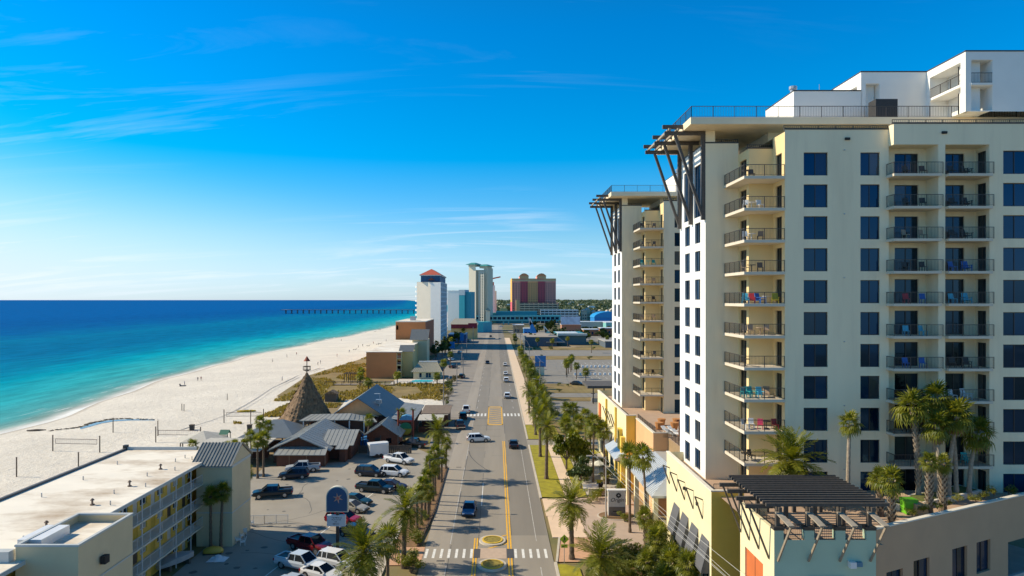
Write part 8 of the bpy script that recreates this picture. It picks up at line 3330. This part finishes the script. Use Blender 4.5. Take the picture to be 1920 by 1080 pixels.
# banners and court furniture
for i, (x, y, c) in enumerate([(14.6, 117, (.05, .20, .45)), (15.6, 112, (.62, .60, .5)), (16.0, 120.5, (.45, .40, .05))]):
    T = thing('cafe_umbrella', (x + 1.2, y, .05), ['blue cafe umbrella in the courtyard', 'cream cafe umbrella in the courtyard', 'yellow cafe umbrella in the courtyard'][i], 'umbrella', 'courtyard umbrellas')
    mb = MB(); mb.cyl((x + 1.2, y), .04, .05, 2.5, 6); part(T, 'pole', mb, GREYMET)
    mb = MB()
    for k in range(8):
        a, b = k * math.pi / 4, (k + 1) * math.pi / 4
        mb.poly([(x + 1.2 + 1.3 * math.cos(a), y + 1.3 * math.sin(a), 2.1), (x + 1.2 + 1.3 * math.cos(b), y + 1.3 * math.sin(b), 2.1), (x + 1.2, y, 2.65)])
    part(T, 'canopy', mb, mat('umbrella_%d' % i, c, .8, .08))
for i, (x, y) in enumerate([(16.0, 105), (17.4, 107.4)]):
    T = thing('planter_pot', (x, y, .05), ['black planter pot with yellow flowers nearest the stone sign', 'black planter pot with yellow flowers farther into the courtyard'][i], 'planter', 'courtyard planters')
    mb = MB(); mb.tube([(x, y, .05), (x, y, .8)], [.35, .55], 12); part(T, 'pot', mb, TRIM)
    o = link('flowers', leaf_blob('flowers', .8, .8, .4, 160, .12, 30 + i, leafmat('yellow_flower', (.3, .3, .02), (.6, .5, .03), .2)), T, (0, 0, .7))
for (x0, x1, y, lb) in ((13.8, 17.8, 101.8, 'low stone wall at the front of the courtyard'), (14.4, 16.8, 109.5, 'low stone wall in the middle of the courtyard')):
    mb = MB(); mb.box(x0, x1, y, y + .4, .04, .75); mb.box(x0 - .06, x1 + .06, y - .06, y + .46, .75, .85)
    single('garden_wall', mb, KERBM, lb, 'wall', 'courtyard walls')
for i, (x, y) in enumerate([(13.9, 103.5), (14.9, 103.7)]):
    T = thing('bench', (x, y, .05), ['white courtyard bench nearer the lawn', 'white courtyard bench nearer the podium'][i], 'bench', 'courtyard benches')
    for j in range(4):
        mb = MB(); mb.box(x - .7, x + .7, y - .25 + j * .14, y - .14 + j * .14, .45, .49); part(T, 'slat', mb, METALW)
    mb = MB(); mb.box(x - .7, x + .7, y + .28, y + .33, .55, .95); part(T, 'backrest', mb, METALW)
    for s in (-.6, .6):
        mb = MB(); mb.box(x + s - .04, x + s + .04, y - .22, y + .3, .0, .45); part(T, 'leg', mb, METALW)
# manhole and skid mark on the road
mb = MB(); mb.cyl((-0.6, 101), .42, .008, .016, 18)
struct('manhole_cover', mb, mat('iron', (.30, .29, .27), .7, .1))
for i, (x, y) in enumerate([(-6.3, 86.2), (-6.6, 75.6), (-3.2, 86.4), (-6.9, 118)]):
    mb = MB(); mb.box(x, x + .9, y, y + .35, .007, .016); struct('drain_cover', mb, mat('drain_iron', (.06, .06, .06), .8, .1))
mb = MB()
sk = [(-5.2 + 4.2 * (t / 12), 131 - 16 * (t / 12) ** .6) for t in range(13)]
for a, b in zip(sk, sk[1:]):
    mb.poly([(a[0] - .08, a[1], .014), (b[0] - .08, b[1], .014), (b[0] + .08, b[1], .014), (a[0] + .08, a[1], .014)])
struct('skid_mark', mb, mat('skid', (.09, .085, .08), .9, .1))
# ---- terrace furniture
p = G(1704, 962, 10.9)
T = thing('wheelie_bin', (p.x, p.y, 10.87), 'bright green cart bin on the terrace between the palms', 'bin')
GB = mat('bin_green', (.16, .50, .02), .5, .05)
mb = MB(); mb.extrude([(p.x - .42, 10.9), (p.x + .42, 10.9), (p.x + .52, 12.0), (p.x - .52, 12.0)], 'y', p.y - .4, p.y + .45); part(T, 'bin', mb, GB)
mb = MB(); mb.box(p.x - .56, p.x + .56, p.y - .45, p.y + .5, 12.0, 12.12); part(T, 'lid', mb, mat('bin_lid', (.10, .36, .02), .5, .05))
for s in (-.35, .35):
    mb = MB(); mb.tube([(p.x + s - .04, p.y + .48, 11.05), (p.x + s + .04, p.y + .48, 11.05)], [.15, .15], 10); part(T, 'wheel', mb, BLACK)
for i, (px, py, lb) in enumerate([(1690, 948, 'tan stone planter block left of the green bin'), (1722, 964, 'tan stone block right of the green bin')]):
    p = G(px, py, 10.9)
    mb = MB(); mb.extrude([(p.x - .6, 10.87), (p.x + .6, 10.87), (p.x + .45, 11.75), (p.x - .45, 11.75)], 'y', p.y - .5, p.y + .5)
    mb.box(p.x - .5, p.x + .5, p.y - .55, p.y + .55, 11.75, 11.85)
    single('stone_block', mb, mat('tan_stone', (.50, .35, .20), .85, .1), lb, 'planter', 'terrace stone blocks')
for i, (px, py, z) in enumerate([(1192, 800, 10.4), (1222, 795, 10.4), (1248, 795, 10.4), (1232, 790, 10.4)]):
    p = G(px, py, z) if i else Vector((22.0, 97, 10.4))
    p = Vector((23.4 + i * 1.1, 98 + (i % 2) * 3, 10.4))
    mb = MB(); mb.tube([(p.x, p.y, z), (p.x, p.y, z + .95)], [.42, .6], 12); mb.cyl((p.x, p.y), .63, z + .9, z + 1.0, 12)
    single('terracotta_pot', mb, mat('terracotta_pot', (.50, .22, .07), .8, .1), f'{ORD[i]} large terracotta pot on the terrace between the towers', 'pot', 'terrace pots')
T = thing('terrace_trellis', (24.5, 88, 10.4), 'timber trellis frame on the terrace between the towers', 'pergola')
for x in (24.2, 26.8):
    for y in (86, 90):
        mb = MB(); mb.box(x - .12, x + .12, y - .12, y + .12, 10.4, 13); part(T, 'post', mb, mat('red_brown_timber', (.16, .06, .03), .8, .2))
for i in range(5):
    mb = MB(); mb.box(23.8, 27.2, 85.8 + i, 85.95 + i, 13, 13.2); part(T, 'slat', mb, mat('red_brown_timber', None))
for i in range(5):
    x, y = 23.9 + (i % 3) * .9, 93.5 + (i // 3) * 2.2
    T = thing('sun_lounger', (x, y, 10.4), f'{ORD[i]} pale sun lounger on the terrace between the towers', 'lounger', 'terrace loungers', R(20))
    mb = MB(); mb.box(-.3, .3, -1, .4, .3, .38); link('bed', mb.mesh('bed', METALW), T)
    mb = MB(); mb.bar((0, .4, .34), (0, 1.0, .75), .6, .06); link('backrest', mb.mesh('backrest', METALW), T)
    for a in (-.25, .25):
        for b in (-.9, .35):
            mb = MB(); mb.box(a - .03, a + .03, b - .03, b + .03, 0, .3); link('leg', mb.mesh('leg', METALW), T)


# ---- balcony furniture
def seat_mesh(kind):
    mb = MB()
    if kind == 'adirondack':
        mb.bar((0, -.3, .38), (0, .3, .28), .55, .06)
        mb.bar((0, .28, .28), (0, .5, 1.0), .55, .06)
        for s in (-.3, .3):
            mb.bar((s, -.32, 0), (s, -.3, .58), .06); mb.bar((s, .4, 0), (s, .36, .5), .06); mb.bar((s, -.4, .6), (s, .42, .56), .1, .05)
    elif kind == 'chair':
        mb.box(-.25, .25, -.25, .25, .42, .47)
        mb.bar((0, .25, .45), (0, .36, .95), .5, .05)
        for sx in (-.23, .23):
            for sy in (-.23, .23):
                mb.bar((sx, sy, 0), (sx, sy, .44), .05)
    elif kind == 'table':
        mb.cyl((0, 0), .42, .68, .73, 12); mb.cyl((0, 0), .05, 0, .68, 6); mb.cyl((0, 0), .25, 0, .05, 10)
    else:
        mb.box(-.3, .3, -.9, .4, .3, .38); mb.bar((0, .4, .34), (0, .9, .95), .6, .06)
        for sx in (-.25, .25):
            for sy in (-.8, .35):
                mb.bar((sx, sy, 0), (sx, sy, .3), .05)
    return mb


FC = {'dark': (.04, .035, .03), 'white': (.70, .70, .68), 'red': (.50, .03, .04), 'blue': (.02, .13, .45), 'teal': (.02, .38, .38), 'aqua': (.08, .45, .60), 'yellow': (.62, .50, .02), 'tan': (.42, .30, .2), 'pink': (.55, .05, .12)}
FM = {}


def furn(kind, colr, x, y, z, rz, label):
    k = (kind, colr)
    if k not in FM:
        FM[k] = seat_mesh(kind).mesh(kind, mat('furniture_' + colr, FC[colr], .5, .05))
    o = link({'adirondack': 'balcony_chair', 'chair': 'balcony_chair', 'table': 'balcony_table', 'lounge': 'balcony_lounger'}[kind], FM[k], loc=(x, y, z))
    o.rotation_euler = (0, 0, R(rz))
    tag(o, label, {'table': 'table', 'lounge': 'lounger'}.get(kind, 'chair'), 'balcony furniture')


FLN = ['terrace', 'first', 'second', 'third', 'fourth', 'fifth', 'sixth', 'seventh', 'eighth', 'ninth', 'top']
corner = {10: [('table', 'dark'), ('chair', 'dark')], 9: [('chair', 'white'), ('table', 'white'), ('chair', 'white')], 8: [('chair', 'white'), ('table', 'white'), ('chair', 'dark')], 7: [('chair', 'tan'), ('table', 'dark'), ('chair', 'dark')],
          6: [('adirondack', 'aqua'), ('adirondack', 'red'), ('adirondack', 'blue'), ('table', 'white'), ('adirondack', 'yellow')], 5: [('chair', 'tan'), ('chair', 'tan'), ('table', 'tan'), ('chair', 'tan')],
          4: [('table', 'dark')], 3: [('adirondack', 'teal'), ('adirondack', 'teal'), ('adirondack', 'aqua'), ('lounge', 'tan')], 2: [('chair', 'white'), ('chair', 'white'), ('chair', 'pink'), ('table', 'dark'), ('chair', 'red')], 1: [('table', 'dark'), ('chair', 'dark')]}
for k, items in corner.items():
    z = TZ0 + FL * k
    for j, (kd, c) in enumerate(items):
        furn(kd, c, 24.15 + j * .72, 66.1 + (j % 2) * .35, z, prnd.uniform(-30, 30) + 180 * 0, f'{c} {"chair" if kd in ("chair", "adirondack") else "lounger" if kd == "lounge" else "table"}, {ORD[j]} from the railing corner on the {FLN[k]} floor corner balcony')
bay1 = {10: 'dark', 9: 'dark', 8: 'tan', 7: 'dark', 6: None, 5: 'aqua', 4: 'blue', 3: 'dark', 2: 'dark'}
for k, c in bay1.items():
    z = TZ0 + FL * k
    for j in range(2):
        cc = c or ('red', 'blue')[j]
        furn('chair', cc, 38.9 + j * 1.6, 64.7, z, prnd.uniform(-20, 20), f'{cc} chair, {ORD[j]} on the {FLN[k]} floor balcony left of the pier')
bay2 = {10: 'dark', 9: 'dark', 8: 'dark', 7: 'blue', 6: 'aqua', 4: 'dark', 3: 'white', 1: 'teal'}
for k, c in bay2.items():
    z = TZ0 + FL * k
    for j in range(2):
        furn('adirondack' if j else 'chair', c, 43.3 + j * 1.3, 64.7, z, prnd.uniform(-20, 20), f'{c} chair, {ORD[j]} on the {FLN[k]} floor balcony right of the pier')
t2 = {10: 'dark', 9: 'dark', 8: 'teal', 7: 'tan', 6: 'dark', 5: 'tan', 4: 'dark', 3: 'dark', 2: 'dark'}
for k, c in t2.items():
    z = TZ0 + FL * k
    for j in range(3):
        furn('table' if j == 1 else 'chair', c, 24.3 + j * .95, 113.2, z, prnd.uniform(-30, 30), f'{c} {"table" if j == 1 else "chair"}, {ORD[j]} on the {FLN[k]} floor corner balcony of the second tower')
